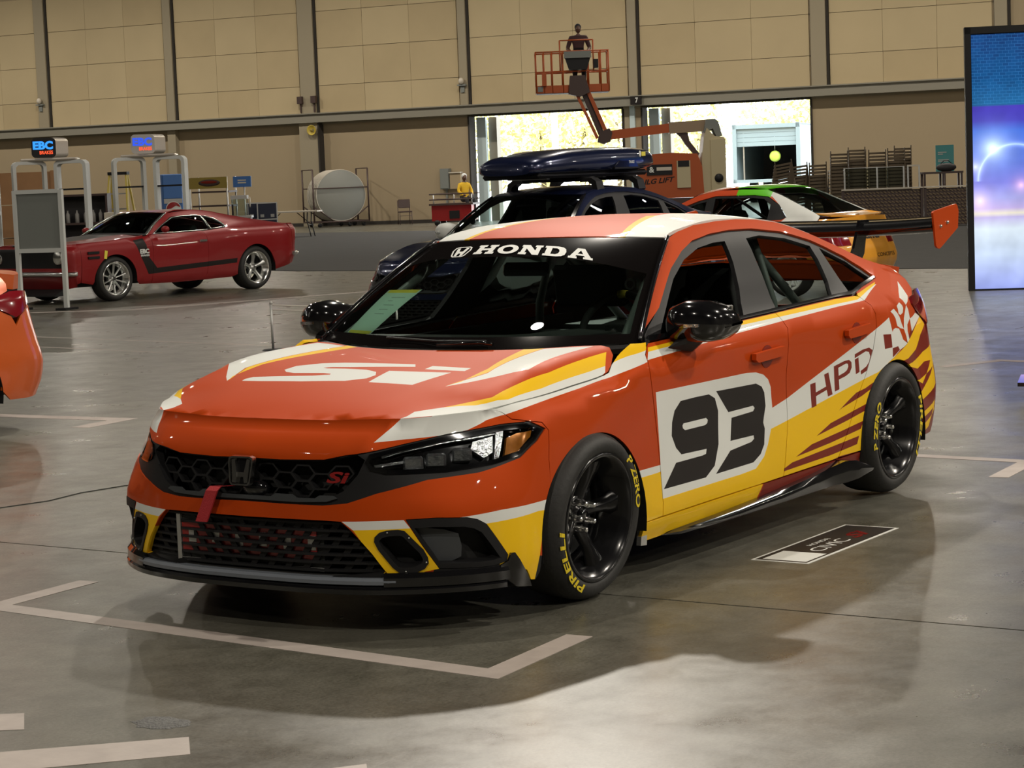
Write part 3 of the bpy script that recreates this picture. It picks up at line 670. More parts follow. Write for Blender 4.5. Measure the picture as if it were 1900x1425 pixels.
# ---------------------------------------------------------------- the race car in front
POLY = {
 'hood_white': [(-0.7,-0.546),(-0.603,-0.539),(-0.531,-0.611),(-0.464,-0.705),(-0.357,-0.77),(-0.169,-0.789),(0.262,-0.803),(0.234,-0.818),(0.184,-0.826),(0.047,-0.82),(-0.154,-0.813),(-0.354,-0.795),(-0.463,-0.752),(-0.579,-0.677)],
 'hood_yellow': [(-0.531,-0.611),(-0.391,-0.725),(-0.061,-0.757),(0.352,-0.756),(0.262,-0.803),(-0.169,-0.789),(-0.357,-0.77),(-0.464,-0.705)],
 'hood_thin_yellow': [(-0.371,-0.51),(-0.307,-0.538),(-0.127,-0.534),(0.33,-0.401),(0.349,-0.478),(-0.18,-0.569)],
 'hood_thin_white': [(-0.373,-0.512),(-0.188,-0.574),(0.337,-0.486),(0.396,-0.672),(-0.125,-0.711),(-0.312,-0.568)],
 'hood_S': [(-0.075,-0.169),(-0.07,0.171),(-0.085,0.271),(-0.141,0.355),(-0.211,0.358),(-0.248,0.32),(-0.266,0.268),(-0.264,0.126),(-0.276,0.08),(-0.29,0.075),(-0.31,0.142),(-0.319,0.292),(-0.329,0.417),(-0.356,0.435),(-0.382,0.429),(-0.39,0.339),(-0.396,0.125),(-0.377,-0.063),(-0.332,-0.129),(-0.279,-0.132),(-0.228,-0.097),(-0.196,-0.028),(-0.184,0.084),(-0.182,0.169),(-0.167,0.202),(-0.156,0.171),(-0.153,0.082),(-0.119,-0.2)],
 'hood_i': [(-0.381,-0.175),(-0.203,-0.139),(-0.197,-0.417),(-0.384,-0.375)],
 'hood_dot': [(-0.154,-0.268),(-0.095,-0.263),(-0.117,-0.452),(-0.168,-0.458)],
 'roof_white': [(1.095,-0.414),(1.162,-0.397),(1.412,-0.331),(1.664,-0.264),(1.83,-0.235),(1.823,-0.442),(1.35,-0.543),(1.154,-0.583)],
 'roof_yellow': [(1.088,-0.382),(1.095,-0.414),(1.162,-0.397),(1.412,-0.331),(1.664,-0.264),(1.601,-0.24),(1.423,-0.293),(1.213,-0.355)],
 'belt_yellow': [(0.54,0.881),(0.711,0.887),(1.34,0.921),(1.729,0.933),(2.272,0.948),(2.461,0.948),(2.878,0.989),(2.842,0.978),(2.47,0.933),(2.231,0.929),(1.694,0.916),(1.314,0.907),(0.678,0.873),(0.52,0.866)],
 'belt_white': [(0.52,0.866),(0.678,0.873),(1.314,0.907),(1.694,0.916),(2.231,0.929),(2.47,0.933),(2.842,0.978),(2.868,0.979),(2.539,0.925),(2.228,0.918),(1.657,0.898),(1.249,0.881),(0.635,0.847),(0.479,0.838)],
 'plate93': [(0.492,0.714),(1.249,0.714),(1.335,0.708),(1.405,0.692),(1.451,0.667),(1.477,0.632),(1.49,0.542),(1.472,0.457),(1.435,0.394),(1.396,0.348),(1.316,0.307),(1.184,0.302),(0.52,0.297)],
 'nine': [(0.616,0.583),(0.638,0.626),(0.688,0.659),(0.808,0.661),(0.923,0.66),(0.975,0.639),(1.003,0.585),(0.997,0.45),(0.956,0.368),(0.878,0.331),(0.532,0.333),(0.638,0.422),(0.859,0.422),(0.887,0.425),(0.894,0.444),(0.684,0.449),(0.642,0.48),(0.61,0.531)],
 'nine_slot': [(0.701,0.56),(0.71,0.568),(0.899,0.568),(0.913,0.558),(0.908,0.546),(0.888,0.54),(0.722,0.54),(0.705,0.549)],
 'three': [(0.985,0.666),(1.339,0.661),(1.392,0.643),(1.417,0.616),(1.428,0.558),(1.407,0.508),(1.401,0.49),(1.413,0.464),(1.401,0.398),(1.365,0.362),(1.296,0.336),(0.963,0.333),(1.096,0.411),(1.285,0.423),(1.311,0.433),(1.308,0.448),(1.101,0.45),(1.118,0.543),(1.312,0.548),(1.327,0.56),(1.313,0.571),(1.092,0.569)],
 'band_white': [(1.424,0.535),(1.488,0.542),(1.634,0.568),(2.399,0.75),(2.727,0.831),(2.743,0.761),(2.895,0.697),(2.738,0.642),(2.683,0.625),(2.571,0.59),(1.627,0.473),(1.477,0.456),(1.417,0.452)],
 'yellow_low': [(0.315,0.403),(0.382,0.401),(0.518,0.405),(0.52,0.297),(1.184,0.302),(1.316,0.307),(1.396,0.348),(1.435,0.394),(1.472,0.457),(1.627,0.473),(2.571,0.59),(2.695,0.628),(2.614,0.409),(2.343,0.216),(2.078,0.244),(1.828,0.241),(1.402,0.223),(1.343,0.195),(0.872,0.169),(0.61,0.131),(0.362,0.137)],
 'stripe_low': [(0.316,0.43),(0.366,0.431),(0.52,0.431),(0.518,0.405),(0.382,0.401),(0.315,0.403)],
 'flame1': [(2.143,0.457),(2.248,0.492),(2.333,0.518),(2.429,0.528),(2.517,0.547),(2.493,0.519),(2.394,0.497),(2.178,0.465)],
 'flame2': [(1.907,0.371),(2.054,0.411),(2.248,0.433),(2.456,0.457),(2.427,0.425),(2.246,0.404)],
 'flame3': [(1.697,0.306),(1.857,0.341),(2.159,0.362),(2.409,0.381),(2.38,0.347),(2.045,0.323)],
 'flame4': [(1.523,0.258),(1.663,0.287),(1.99,0.301),(2.362,0.317),(2.341,0.281),(2.048,0.267)],
 'flame5': [(1.366,0.226),(1.511,0.233),(1.828,0.241),(2.078,0.244),(2.163,0.25),(2.336,0.247),(2.343,0.209),(2.102,0.199),(1.34,0.195)],
 'hpd_h0': [(1.859,0.604),(1.913,0.608),(1.917,0.504),(1.868,0.499)],
 'hpd_h1': [(2,0.633),(2.045,0.639),(2.083,0.537),(2.035,0.532)],
 'hpd_h2': [(1.894,0.56),(2.056,0.584),(2.058,0.568),(1.895,0.543)],
 'hpd_p0': [(2.1,0.66),(2.146,0.666),(2.155,0.552),(2.107,0.546)],
 'hpd_p1': [(2.1,0.66),(2.21,0.674),(2.26,0.675),(2.286,0.662),(2.288,0.637),(2.266,0.615),(2.221,0.604),(2.145,0.595),(2.143,0.612),(2.209,0.622),(2.237,0.63),(2.252,0.645),(2.247,0.658),(2.228,0.661),(2.146,0.649)],
 'hpd_d0': [(2.321,0.67),(2.361,0.677),(2.372,0.609),(2.331,0.602)],
 'hpd_d1': [(2.322,0.694),(2.41,0.708),(2.479,0.711),(2.515,0.696),(2.525,0.668),(2.508,0.636),(2.468,0.611),(2.386,0.595),(2.382,0.612),(2.443,0.627),(2.475,0.646),(2.487,0.671),(2.475,0.691),(2.442,0.697),(2.321,0.676)],
 'check_red1': [(2.635,0.758),(2.723,0.753),(2.726,0.69),(2.643,0.69)],
 'check_red2': [(2.728,0.686),(2.795,0.69),(2.815,0.671),(2.726,0.643)],
 'check_white_a': [(3.175,0.974),(3.143,0.939),(3.112,0.907),(2.988,0.871),(2.977,0.894),(2.967,0.907),(3.036,0.93)],
 'check_white_b': [(2.859,0.876),(2.908,0.889),(2.931,0.875),(2.939,0.861),(2.918,0.84),(2.883,0.831),(2.859,0.837),(2.863,0.858)],
 'check_white_c': [(2.761,0.856),(2.81,0.866),(2.845,0.842),(2.862,0.823),(2.873,0.79),(2.893,0.763),(2.847,0.771),(2.813,0.785),(2.808,0.819),(2.788,0.842)],
 'check_white_d': [(2.991,0.871),(3.004,0.848),(3.002,0.806),(2.948,0.78),(2.94,0.749),(2.953,0.708),(2.923,0.693),(2.913,0.728),(2.893,0.763),(2.915,0.811),(2.947,0.84)],
 'check_white_e': [(3.001,0.804),(3.052,0.812),(3.111,0.825),(3.179,0.802),(3.084,0.774),(3.002,0.743),(2.998,0.776)],
 'check_white_f': [(2.739,0.758),(2.759,0.772),(2.788,0.777),(2.829,0.77),(2.848,0.745),(2.867,0.714),(2.921,0.693),(2.87,0.68),(2.815,0.671),(2.795,0.69),(2.728,0.686)],
 'rear_y1': [(2.698,0.628),(2.738,0.642),(2.834,0.667),(2.908,0.688),(3.046,0.752),(3.179,0.802),(3.257,0.757),(3.143,0.716),(3.038,0.655),(2.913,0.62),(2.839,0.615)],
 'rear_y2': [(2.882,0.589),(2.974,0.597),(3.157,0.632),(3.449,0.654),(3.486,0.571),(3.158,0.583),(3.039,0.56)],
 'rear_y3': [(3.014,0.507),(3.055,0.504),(3.486,0.566),(3.376,0.621),(3.112,0.487),(3.103,0.482)],
 'rear_y4': [(3.001,0.458),(3.075,0.442),(3.376,0.559),(3.394,0.453),(3.105,0.404),(2.998,0.419)],
 'rear_y5': [(3.029,0.33),(3.076,0.335),(3.358,0.376),(3.364,0.349),(3.078,0.306)],
 'rear_y6': [(3.034,0.268),(3.1,0.271),(3.376,0.328),(3.326,0.35),(3.228,0.257),(3.091,0.226)],
 'nose_white': [(-0.875,0.405),(-0.835,0.406),(-0.664,0.416),(-0.374,0.419),(-0.318,0.42),(-0.32,0.384),(-0.377,0.387),(-0.741,0.375),(-0.803,0.373)],
 'nose_yellow': [(-0.803,0.373),(-0.741,0.375),(-0.377,0.387),(-0.32,0.384),(-0.416,0.131),(-0.725,0.131),(-0.681,0.296)],
 'pod_white': [(-1.341,0.399),(-1.088,0.405),(-1.064,0.376),(-1.3,0.37)],
 'pod_yellow': [(-1.3,0.37),(-1.064,0.376),(-0.975,0.231),(-1.194,0.201)],
 'pod_hole': [(-1.217,0.331),(-1.212,0.345),(-1.192,0.359),(-1.162,0.366),(-1.116,0.368),(-1.091,0.364),(-1.072,0.346),(-1.026,0.299),(-1.015,0.273),(-1.015,0.255),(-1.032,0.238),(-1.069,0.226),(-1.111,0.224),(-1.14,0.228),(-1.159,0.245),(-1.207,0.306)],
 'inlet': [(-1.081,0.407),(-0.954,0.41),(-0.819,0.402),(-0.785,0.394),(-0.746,0.374),(-0.65,0.258),(-0.678,0.231),(-0.803,0.224),(-0.975,0.231)],
 'headlight': [(-1.279,0.596),(-1.26,0.63),(-1.073,0.657),(-0.867,0.679),(-0.559,0.698),(-0.361,0.7),(-0.29,0.669),(-0.349,0.635),(-0.492,0.588),(-0.656,0.569),(-0.889,0.555),(-1.159,0.557),(-1.241,0.571)],
 'lamp_clear': [(-1.213,0.629),(-1.073,0.654),(-0.868,0.669),(-0.574,0.682),(-0.378,0.687),(-0.572,0.598),(-0.665,0.576),(-0.886,0.565),(-1.16,0.566),(-1.244,0.589)],
 'lamp_amber': [(-0.524,0.648),(-0.469,0.66),(-0.337,0.666),(-0.369,0.644),(-0.501,0.601),(-0.586,0.596)],
 'blacktrim': [(-1.344,0.484),(-1.33,0.519),(-1.278,0.596),(-1.26,0.63),(-0.706,0.552),(-0.981,0.54),(-1.201,0.498),(-1.327,0.463)],
 'lowgrille': [(-1.718,0.413),(-1.53,0.411),(-1.415,0.402),(-1.339,0.399),(-1.307,0.368),(-1.24,0.289),(-1.185,0.217),(-1.425,0.22),(-1.724,0.221)],
 'upgrille': [(-1.75,0.604),(-1.6,0.604),(-1.422,0.609),(-1.344,0.624),(-1.286,0.639),(-1.2,0.598),(-1.264,0.562),(-1.329,0.503),(-1.371,0.484),(-1.506,0.468),(-1.718,0.462)],
 'skirt_top': [(0.617,0.143),(0.691,0.158),(1.02,0.157),(1.446,0.177),(1.792,0.203),(2.137,0.231)],
 'glass_f': [(0.682,0.901),(0.759,0.947),(1.026,1.123),(1.174,1.199),(1.37,1.245),(1.56,1.256),(1.557,1.21),(1.473,1.065),(1.378,0.934),(1.334,0.932)],
 'glass_r': [(1.751,1.242),(2.021,1.268),(2.418,1.206),(2.409,1.139),(2.28,0.953),(1.693,0.939),(1.743,1.132)],
 'glass_q': [(2.541,1.201),(2.786,1.12),(2.886,1.027),(2.917,1.002),(2.483,0.961)],
 'handle_f': [(1.299,0.785),(1.547,0.795),(1.578,0.783),(1.568,0.756),(1.314,0.753)],
 'handle_r': [(2.216,0.812),(2.448,0.822),(2.482,0.807),(2.466,0.781),(2.234,0.776)],
 'banner': [(1.395,0.719),(1.177,0.767),(0.723,0.75),(0.207,0.751),(-0.14,0.749),(-0.458,0.729),(-0.722,0.672),(-0.945,0.578)],
 'paper': [(0.836,0.09),(0.841,0.458),(0.473,0.426),(0.579,0.093)],
}
SEAM = [(-1.75,.7325),(-1.6,.733),(-1.45,.734),(-1.28,.737),(-1.08,.740),(-.90,.743),(-.72,.747),(-.54,.751)]
SEAM2 = [(-.36,.754),(-.29,.757),(-.15,.762),(0,.773),(.1,.783),(.218,.796)]
def ellipse(c, rx, rz, a0, a1, n=20):
    return [(c[0] + rx * math.cos(a0 + (a1 - a0) * i / n), c[1] + rz * math.sin(a0 + (a1 - a0) * i / n)) for i in range(n + 1)]
ARF = ((.015, .26), .375, .355); ARR = ((2.755, .27), .372, .36)
OPENING = [(-1.75,.609),(-1.60,.606),(-1.42,.610),(-1.344,.626),(-1.26,.636),(-1.073,.660),(-.867,.682),(-.559,.701),(-.361,.703),(-.285,.669),(-.349,.630),(-.492,.583),(-.66,.560),(-.75,.548),(-.98,.535),(-1.20,.495),(-1.32,.462),(-1.42,.452),(-1.60,.452),(-1.75,.454)]
def both(poly, about=-1.75):
    """left-half outline that starts and ends on the centre line -> whole outline"""
    return list(poly) + [(2 * about - s, z) for s, z in reversed(poly)][1:-1]
def mirr(poly, about=-1.75): return [(2 * about - s, z) for s, z in poly]
def my(poly): return [(x, -y) for x, y in poly]
DLO = [(.566,.897),(.80,1.016),(1.045,1.160),(1.18,1.222),(1.30,1.262),(1.45,1.283),(1.634,1.292),(1.847,1.289),(2.15,1.262),(2.449,1.210),(2.62,1.168),(2.787,1.118),(2.89,1.06),(2.946,1.006),(2.80,.99),(2.66,.977),(2.54,.962),(2.472,.953),(2.281,.953),(2.0,.946),(1.687,.936),(1.35,.926),(.95,.910)]
DOORF = [(.566,.897),(.95,.910),(1.35,.926),(1.655,.935),(1.64,.80),(1.623,.673),(1.630,.463),(1.60,.33),(1.581,.236),(1.409,.234),(.9,.231),(.527,.227),(.524,.28),(.516,.352),(.498,.501),(.47,.68),(.455,.796),(.49,.86)]
DOORR = [(1.655,.935),(1.687,.936),(2.0,.946),(2.281,.953),(2.472,.953),(2.515,.945),(2.55,.90),(2.572,.86),(2.568,.803),(2.52,.70),(2.44,.593),(2.35,.50),(2.24,.36),(2.134,.241),(1.85,.239),(1.581,.236),(1.60,.33),(1.630,.463),(1.623,.673),(1.64,.80)]
def shrink(poly, d):
    P = np.array(poly, float); n = len(P); out = []
    ar = sum(P[i][0] * P[(i + 1) % n][1] - P[(i + 1) % n][0] * P[i][1] for i in range(n)); s = 1 if ar > 0 else -1
    for i in range(n):
        a = P[i] - P[i - 1]; b = P[(i + 1) % n] - P[i]
        a = a / max(np.linalg.norm(a), 1e-9); b = b / max(np.linalg.norm(b), 1e-9)
        na = np.array([-a[1], a[0]]) * s; nb = np.array([-b[1], b[0]]) * s
        m = na + nb; m = m / max(np.linalg.norm(m), 1e-9); k = min(1 / max(m @ na, .3), 2.5)
        out.append(tuple(P[i] + m * d * k))
    return out
GAP = .0025

def wheel(parent, name, c, side, R=.311, rim=.236, width=.235, camber=0., spokes=5, style='race', texts=(), rot=0.):
    """wheel with tyre; outer face towards y = side * |y|"""
    w = link(bpy.data.objects.new(name, None), parent); w.location = c
    w.rotation_euler = (camber * side * -1, 0, 0)
    fn = lambda a, b, h: (a, side * h, b)
    hw = width / 2; mb = MB()
    mb.lathe([(rim - .004, hw - .012), (rim + .006, hw + .002), (rim + .020, hw + .006), (rim + (R - rim) * .55, hw + .008), (R - .016, hw - .012), (R - .006, hw - .03)], fn, 56, 0)
    mb.lathe([(R - .006, hw - .03), (R, hw - .06), (R, -hw + .06), (R - .006, -hw + .03)], fn, 56, 1)
    mb.lathe([(R - .006, -hw + .03), (R - .02, -hw + .01), (rim, -hw)], fn, 40, 0)
    mb.obj('tyre', ['tyre', 'tread'], w)
    mt = {'race': 'wheel', 'chrome': 'chrome', 'white': 'white', 'dark': 'wheel'}[style]
    mb = MB()
    mb.lathe([(rim + .004, hw - .006), (rim + .002, hw + .004), (rim - .010, hw + .004), (rim - .016, hw - .012), (rim - .030, hw - .020), (rim - .034, hw - .075), (rim - .050, hw - .085), (rim - .052, -hw + .02), (rim - .01, -hw + .01)], fn, 56, 0)
    mb.obj('rim', mt if style != 'chrome' else 'chrome', w)
    m3 = MB()
    for k in range(spokes):
        a = rot + 2 * PI * k / spokes
        ca, sa = math.cos(a), math.sin(a)
        if spokes <= 6: secs = [(.045, .072, hw - .085), (.09, .054, hw - .074), (.13, .050, hw - .062), (.165, .064, hw - .050), (rim - .028, .104, hw - .040)]
        else: secs = [(.04, .026, hw - .06), (.10, .020, hw - .05), (rim - .028, .026, hw - .03)]
        vs = []
        for r, wd_, h in secs:
            for t, dh in ((-1, -.03), (-.55, 0), (.55, 0), (1, -.03)):
                x, z = r, t * wd_ / 2
                vs.append((x * ca - z * sa, side * (h + dh), x * sa + z * ca))
        fs = []
        for i in range(len(secs) - 1):
            for j in range(3): fs.append((i * 4 + j, i * 4 + j + 1, i * 4 + 4 + j + 1, i * 4 + 4 + j))
        m3.add(vs, fs, 0, True)
    m3.lathe([(.0, hw - .082), (.03, hw - .082), (.034, hw - .09), (.07, hw - .092), (.078, hw - .105), (.078, hw - .15)], fn, 24, 0)
    m3.obj('spokes', 'wheel' if style in ('race', 'dark') else ('white' if style == 'white' else 'steel'), w)
    if style == 'race':
        for k in range(5):
            a = rot + 2 * PI * (k + .5) / 5; mb = MB(); cx, cz = .052 * math.cos(a), .052 * math.sin(a)
            mb.lathe([(.0, hw - .040), (.009, hw - .042), (.011, hw - .05), (.011, hw - .066), (.014, hw - .068), (.014, hw - .094)], lambda p, q, h: (cx + p, side * h, cz + q), 8, 0)
            mb.obj('lug_nut', 'chrome', w)
        mb = MB(); mb.lathe([(.0, hw - .060), (.020, hw - .060), (.024, hw - .066), (.024, hw - .09)], fn, 20); mb.obj('hub_cap', 'gloss', w)
        mb = MB(); mb.lathe([(.165, hw - .135), (.165, hw - .155), (.07, hw - .155)], fn, 40); mb.lathe([(.07, hw - .135), (.165, hw - .135)], fn, 40); mb.obj('brake_disc', 'steel', w)
    for s, r0, size, a_mid, span in texts:
        V, F = text_shape(s, .025, .15); wd_ = V[:, 0].max(); vs = []
        for x, y in V:
            ang = a_mid + span * (.5 - x / wd_); r = r0 + y * size; t = (r - rim) / (R - rim)
            h = hw + .0085 if t < .62 else hw + .0085 - (t - .62) * .045
            vs.append((r * math.cos(ang), side * h, r * math.sin(ang)))
        me = bpy.data.meshes.new('tyre_lettering'); me.from_pydata(vs, [], F); me.materials.append(M['tyretext'])
        link(bpy.data.objects.new('tyre_lettering', me), w)
    return w

CIV = car_surfaces()
def build_civic(car, mats, racing=True):
    S = CIV; W = S['W']; bon = S['bonnet']; roof = S['roof']; scr = S['screen']
    pt = (lambda l: l) if racing else (lambda l: [])
    def Wm(s, z):
        s = np.atleast_1d(np.asarray(s, float)); m = s < -1.75
        p = W(np.where(m, -3.5 - s, s), z); p[m, 1] *= -1; return p
    def Wr(s, z):
        s = np.atleast_1d(np.asarray(s, float)); m = s > 4.42
        p = W(np.where(m, 8.84 - s, s), z); p[m, 1] *= -1; return p
    P = POLY
    # --- front bumper
    low = [(-1.75,.400),(-1.55,.401),(-1.42,.401),(-1.345,.399),(-1.307,.368),(-1.24,.289),(-1.192,.222),(-1.40,.205),(-1.75,.205)]
    inlet = [(-1.081,.407),(-.954,.410),(-.83,.404),(-.785,.394),(-.746,.374),(-.65,.258),(-.66,.235),(-.72,.225),(-.80,.224),(-.975,.231)]
    pod = P['pod_hole']
    outer = [(-1.75,.732)] + [(s, float(W.rows(np.array([s]))[0, 6, 2]) - .001) for s in np.linspace(-1.68, -.54, 20)] + [(-.50,.735),(-.47,.712),(-.40,.706),(-.30,.690),(-.272,.66),(-.290,.560)]
    ar = [p for p in ellipse(*ARF, PI * .80, PI * 1.03, 10)]
    outer += [(x - .0, z) for x, z in ar] + [(-.365,.17),(-.40,.145),(-.46,.150),(-.52,.19),(-.66,.222),(-1.0,.205),(-1.19,.200),(-1.75,.195)]
    lowsat = [(-3.2,.10),(-.30,.10),(-.30,.2225),(-.66,.245),(-.99,.243),(-1.0,.2225),(-1.15,.2225),(-1.20,.235),(-1.75,.235),(-2.30,.235),(-2.35,.2225),(-2.5,.2225),(-2.51,.243),(-2.84,.245),(-3.2,.2225)]
    pn = [(P['nose_white'], 1), (P['nose_yellow'], 2), (P['pod_white'], 1), (P['pod_yellow'], 2)]
    hw0 = [(-1.237,.667),(-1.082,.673),(-.887,.678),(-.763,.689),(-.638,.716),(-.38,.740),(-.38,.80),(-1.10,.80),(-1.145,.737)]
    pn.append((hw0, 1))
    paints = [(lowsat, 5)] + pt(pn + [(mirr(p), k) for p, k in pn])
    panel('front_bumper', Wm, both(outer), [both(OPENING), both(low), inlet, mirr(inlet)] + pt([pod, mirr(pod)]), paints, .055, mats, car, flange=.02)
    # dark cavity behind the openings
    back = offset_fn(Wm, -.10)
    panel('grille_backing', back, both([(-1.75,.66),(-.5,.70),(-.40,.45),(-.48,.20),(-1.75,.18)]), step=.12, mats=['matte'], parent=car, flange=0)
    # --- upper grille: surround, honeycomb, badge
    ug = [(-1.75,.602),(-1.60,.602),(-1.44,.606),(-1.36,.618),(-1.30,.630),(-1.262,.610),(-1.285,.560),(-1.335,.505),(-1.40,.474),(-1.52,.466),(-1.75,.468)]
    hl = [(-1.262,.600),(-1.245,.630),(-1.073,.655),(-.867,.677),(-.559,.696),(-.37,.698),(-.300,.668),(-.355,.636),(-.495,.590),(-.66,.571),(-.889,.557),(-1.159,.558),(-1.235,.573)]
    sur = offset_fn(Wm, -.006)
    gs = panel('grille_surround', sur, both(OPENING), [both(ug), hl, mirr(hl)], [], .06, ['satin'], car, flange=.03)
    mb = MB(); hexf = offset_fn(Wm, -.022); hexb = offset_fn(Wm, -.055)
    def hexring(cs, cz, rw, rh):
        o = [(1, 0), (.5, 1), (-.5, 1), (-1, 0), (-.5, -1), (.5, -1)]
        A = [(cs + rw * x, cz + rh * y) for x, y in o]; Bq = [(cs + (rw - .008) * x, cz + (rh - .006) * y) for x, y in o]
        if not all(inside(both(ug), np.array([(cs + rw * .8 * x, cz + rh * .8 * y)]))[0] for x, y in o): return
        def L_(Q, f): Q = np.array(Q); return f(Q[:, 0], Q[:, 1]).tolist()
        vs = L_(A, hexf) + L_(Bq, hexf) + L_(Bq, hexb); fs = []
        for i in range(6):
            j = (i + 1) % 6; fs += [(i, j, 6 + j, 6 + i), (6 + i, 6 + j, 12 + j, 12 + i)]
        mb.add(vs, fs, 0)
    for c in range(-10, 11):
        for r in range(0, 5):
            hexring(-1.75 + c * .078, .478 + r * .056 + (.028 if c % 2 else 0), .054, .030)
    mb.obj('grille_mesh', 'satin', gs)
    lipf = offset_fn(Wm, .002)
    for c in (-4, -2, 0, 2, 4):
        s0 = -1.75 + c * .078
        if abs(c) > 4: continue
    lip = [(-1.75,.462),(-1.52,.461),(-1.40,.466),(-1.36,.478),(-1.375,.487),(-1.43,.487),(-1.45,.476),(-1.53,.476),(-1.55,.487),(-1.62,.487),(-1.64,.476),(-1.75,.476)]
    panel('grille_lip', lipf, both(lip), step=.04, mats=['grey'], parent=gs, flange=.01)
    # round sensor dome low in the grille
    mb = MB(); mb.ell((-.86, -.02, .497), (.03, .06, .035), 16); mb.obj('sensor_dome', 'gloss', gs)
    # H badge
    bd = link(bpy.data.objects.new('badge', None), car)
    cx, cy, cz = -.902, 0.0, .562
    def bf(a, b, d): return (cx - d * .8 + .10 * b, cy - a * .82, cz + b * .66)
    mb = MB(); o = [(-.068, .075), (-.05, .083), (.05, .083), (.068, .075), (.070, .05), (.058, -.062), (.045, -.075), (-.045, -.075), (-.058, -.062), (-.070, .05)]
    vi = [(a * .86, b * .87) for a, b in o]; n = len(o)
    vs = [bf(a, b, 0) for a, b in o] + [bf(a, b, .022) for a, b in [(x * .97, y * .97) for x, y in o]] + [bf(a, b, .022) for a, b in vi] + [bf(a, b, .006) for a, b in vi]
    mb.add(vs, [(k * n + i, k * n + (i + 1) % n, (k + 1) * n + (i + 1) % n, (k + 1) * n + i) for k in range(3) for i in range(n)])
    mb.obj('badge_ring', 'chrome', bd)
    mb = MB(); mb.prism(vi, bf, .0, .006); mb.obj('badge_field', 'gloss', bd)
    mb = MB()
    H = [(-.050, .062), (-.034, .066), (-.020, -.004), (.020, -.004), (.034, .066), (.050, .062), (.042, -.058), (.024, -.060), (.018, -.028), (-.018, -.028), (-.024, -.060), (-.042, -.058)]
    mb.prism(H[:4] + H[8:10][::1] if False else [H[0], H[1], H[2], H[9], H[10], H[11]], bf, .004, .020)
    mb.prism([H[5], H[6], H[7], H[8], H[3], H[4]], bf, .004, .020); mb.prism([H[2], H[3], H[8], H[9]], bf, .004, .018)
    mb.obj('letter_h', 'chrome', bd)
    sb = offset_fn(Wm, .004)
    if racing:
      q = lettering('si_badge', 'Si', lambda a, b: sb(-1.402 + .088 * a, .530 + .040 * b)[0], 'badge', gs, .03, .2)
      q['label'] = 'small red Si badge in the grille'
    # --- lower grille: slats and struts, cooler with red letters behind
    lg = link(bpy.data.objects.new('lower_grille', None), car); slf = offset_fn(Wm, -.02); slb = offset_fn(Wm, -.06)
    zs = [.222, .250, .278, .306, .334, .362, .388]
    lowb = both(low)
    for k, z in enumerate(zs):
        ss = np.linspace(-2.33, -1.17, 47); ok = inside(lowb, np.stack([ss, np.full(47, z)], 1)); ss = ss[ok]
        ss = np.linspace(ss[0] - .02, ss[-1] + .02, 24); a = slf(ss, np.full(24, z + .004)); b = slf(ss, np.full(24, z - .004)); c = slb(ss, np.full(24, z + .009)); d = slb(ss, np.full(24, z - .001))
        vs = np.concatenate([a, b, d, c]); fs = []
        for i in range(23):
            for u_, v_ in ((0, 24), (24, 48), (48, 72), (72, 0)): fs.append((u_ + i, u_ + i + 1, v_ + i + 1, v_ + i))
        mb = MB().add(vs, fs, 0, False); mb.obj('slat', 'satin', lg)
    mb = MB()
    for k in range(6):
        for c in range(-7, 8):
            s0 = -1.75 + c * .078 + (.039 if k % 2 else 0); sg = 1 if c >= 0 else -1
            q = [(s0, zs[k]), (s0 + .02 * sg, zs[k + 1])]
            if not inside(lowb, np.array(q)).all(): continue
            p = slf([q[0][0], q[1][0]], [q[0][1], q[1][1]]); mb.bar(p[0] + [.012, 0, 0], p[1] + [.012, 0, 0], .004, .022)
    mb.obj('struts', 'satin', lg)
    if racing:
      ic = link(bpy.data.objects.new('intercooler', None), car)
      mb = MB(); mb.box((-.835, .02, .30), (.04, .66, .16)); mb.obj('core', 'dark', ic)
      mb = MB(); mb.box((-.858, .352, .30), (.012, .018, .17)); mb.obj('frame', 'alu', ic)
      mb = MB(); mb.box((-.858, .02, .222), (.008, .66, .012)); mb.obj('frame', 'alu', ic)
      mb = MB(); mb.box((-.8565, .03, .305), (.004, .62, .10)); mb.obj('core_face', 'badge', ic)
      for k in range(6):
        mb = MB(); mb.box((-.8595, .29 - k * .11, .31 + .004 * (k % 2)), (.002, .035, .05)); mb.obj('core_mark', 'alu', ic)
    # --- brake duct pods and inlets
    for sgn, tr in ((1, lambda p: p), (-1, mirr)):
        d = link(bpy.data.objects.new('brake_duct', None), car) if racing else None
        if racing:
            pi_ = shrink(pod, .016)
            panel('duct_ring', offset_fn(Wm, .004), tr(shrink(pod, -.004)), [tr(pi_)], step=.03, mats=['satin'], parent=d, flange=.07)
            panel('duct_back', offset_fn(Wm, -.075), tr(shrink(pod, -.002)), step=.05, mats=['matte'], parent=d, flange=0)
            for q in (pod[3], pod[6], pod[9], pod[12]):
                mb = MB(); p = offset_fn(Wm, .006)(*tr([((q[0] - (-1.115)) * .95 - 1.115, (q[1] - .295) * .95 + .295)])[0])[0]; mb.ell(p, (.004, .004, .004), 8); mb.obj('screw', 'steel', d)
        e = link(bpy.data.objects.new('side_inlet', None), car)
        ii = shrink(inlet, .026); ii = [(a - .012, b - .006) for a, b in ii]
        panel('inlet_bezel', offset_fn(Wm, .002), tr(shrink(inlet, .002)), [tr(ii)], step=.035, mats=['satin'], parent=e, flange=.06)
        panel('inlet_back', offset_fn(Wm, -.07), tr(shrink(inlet, -.005)), step=.06, mats=['matte'], parent=e, flange=0)
        blk = [(-1.05,.372),(-1.0,.37),(-.93,.362),(-.868,.345),(-.862,.30),(-.872,.262),(-.93,.243),(-.972,.236)]
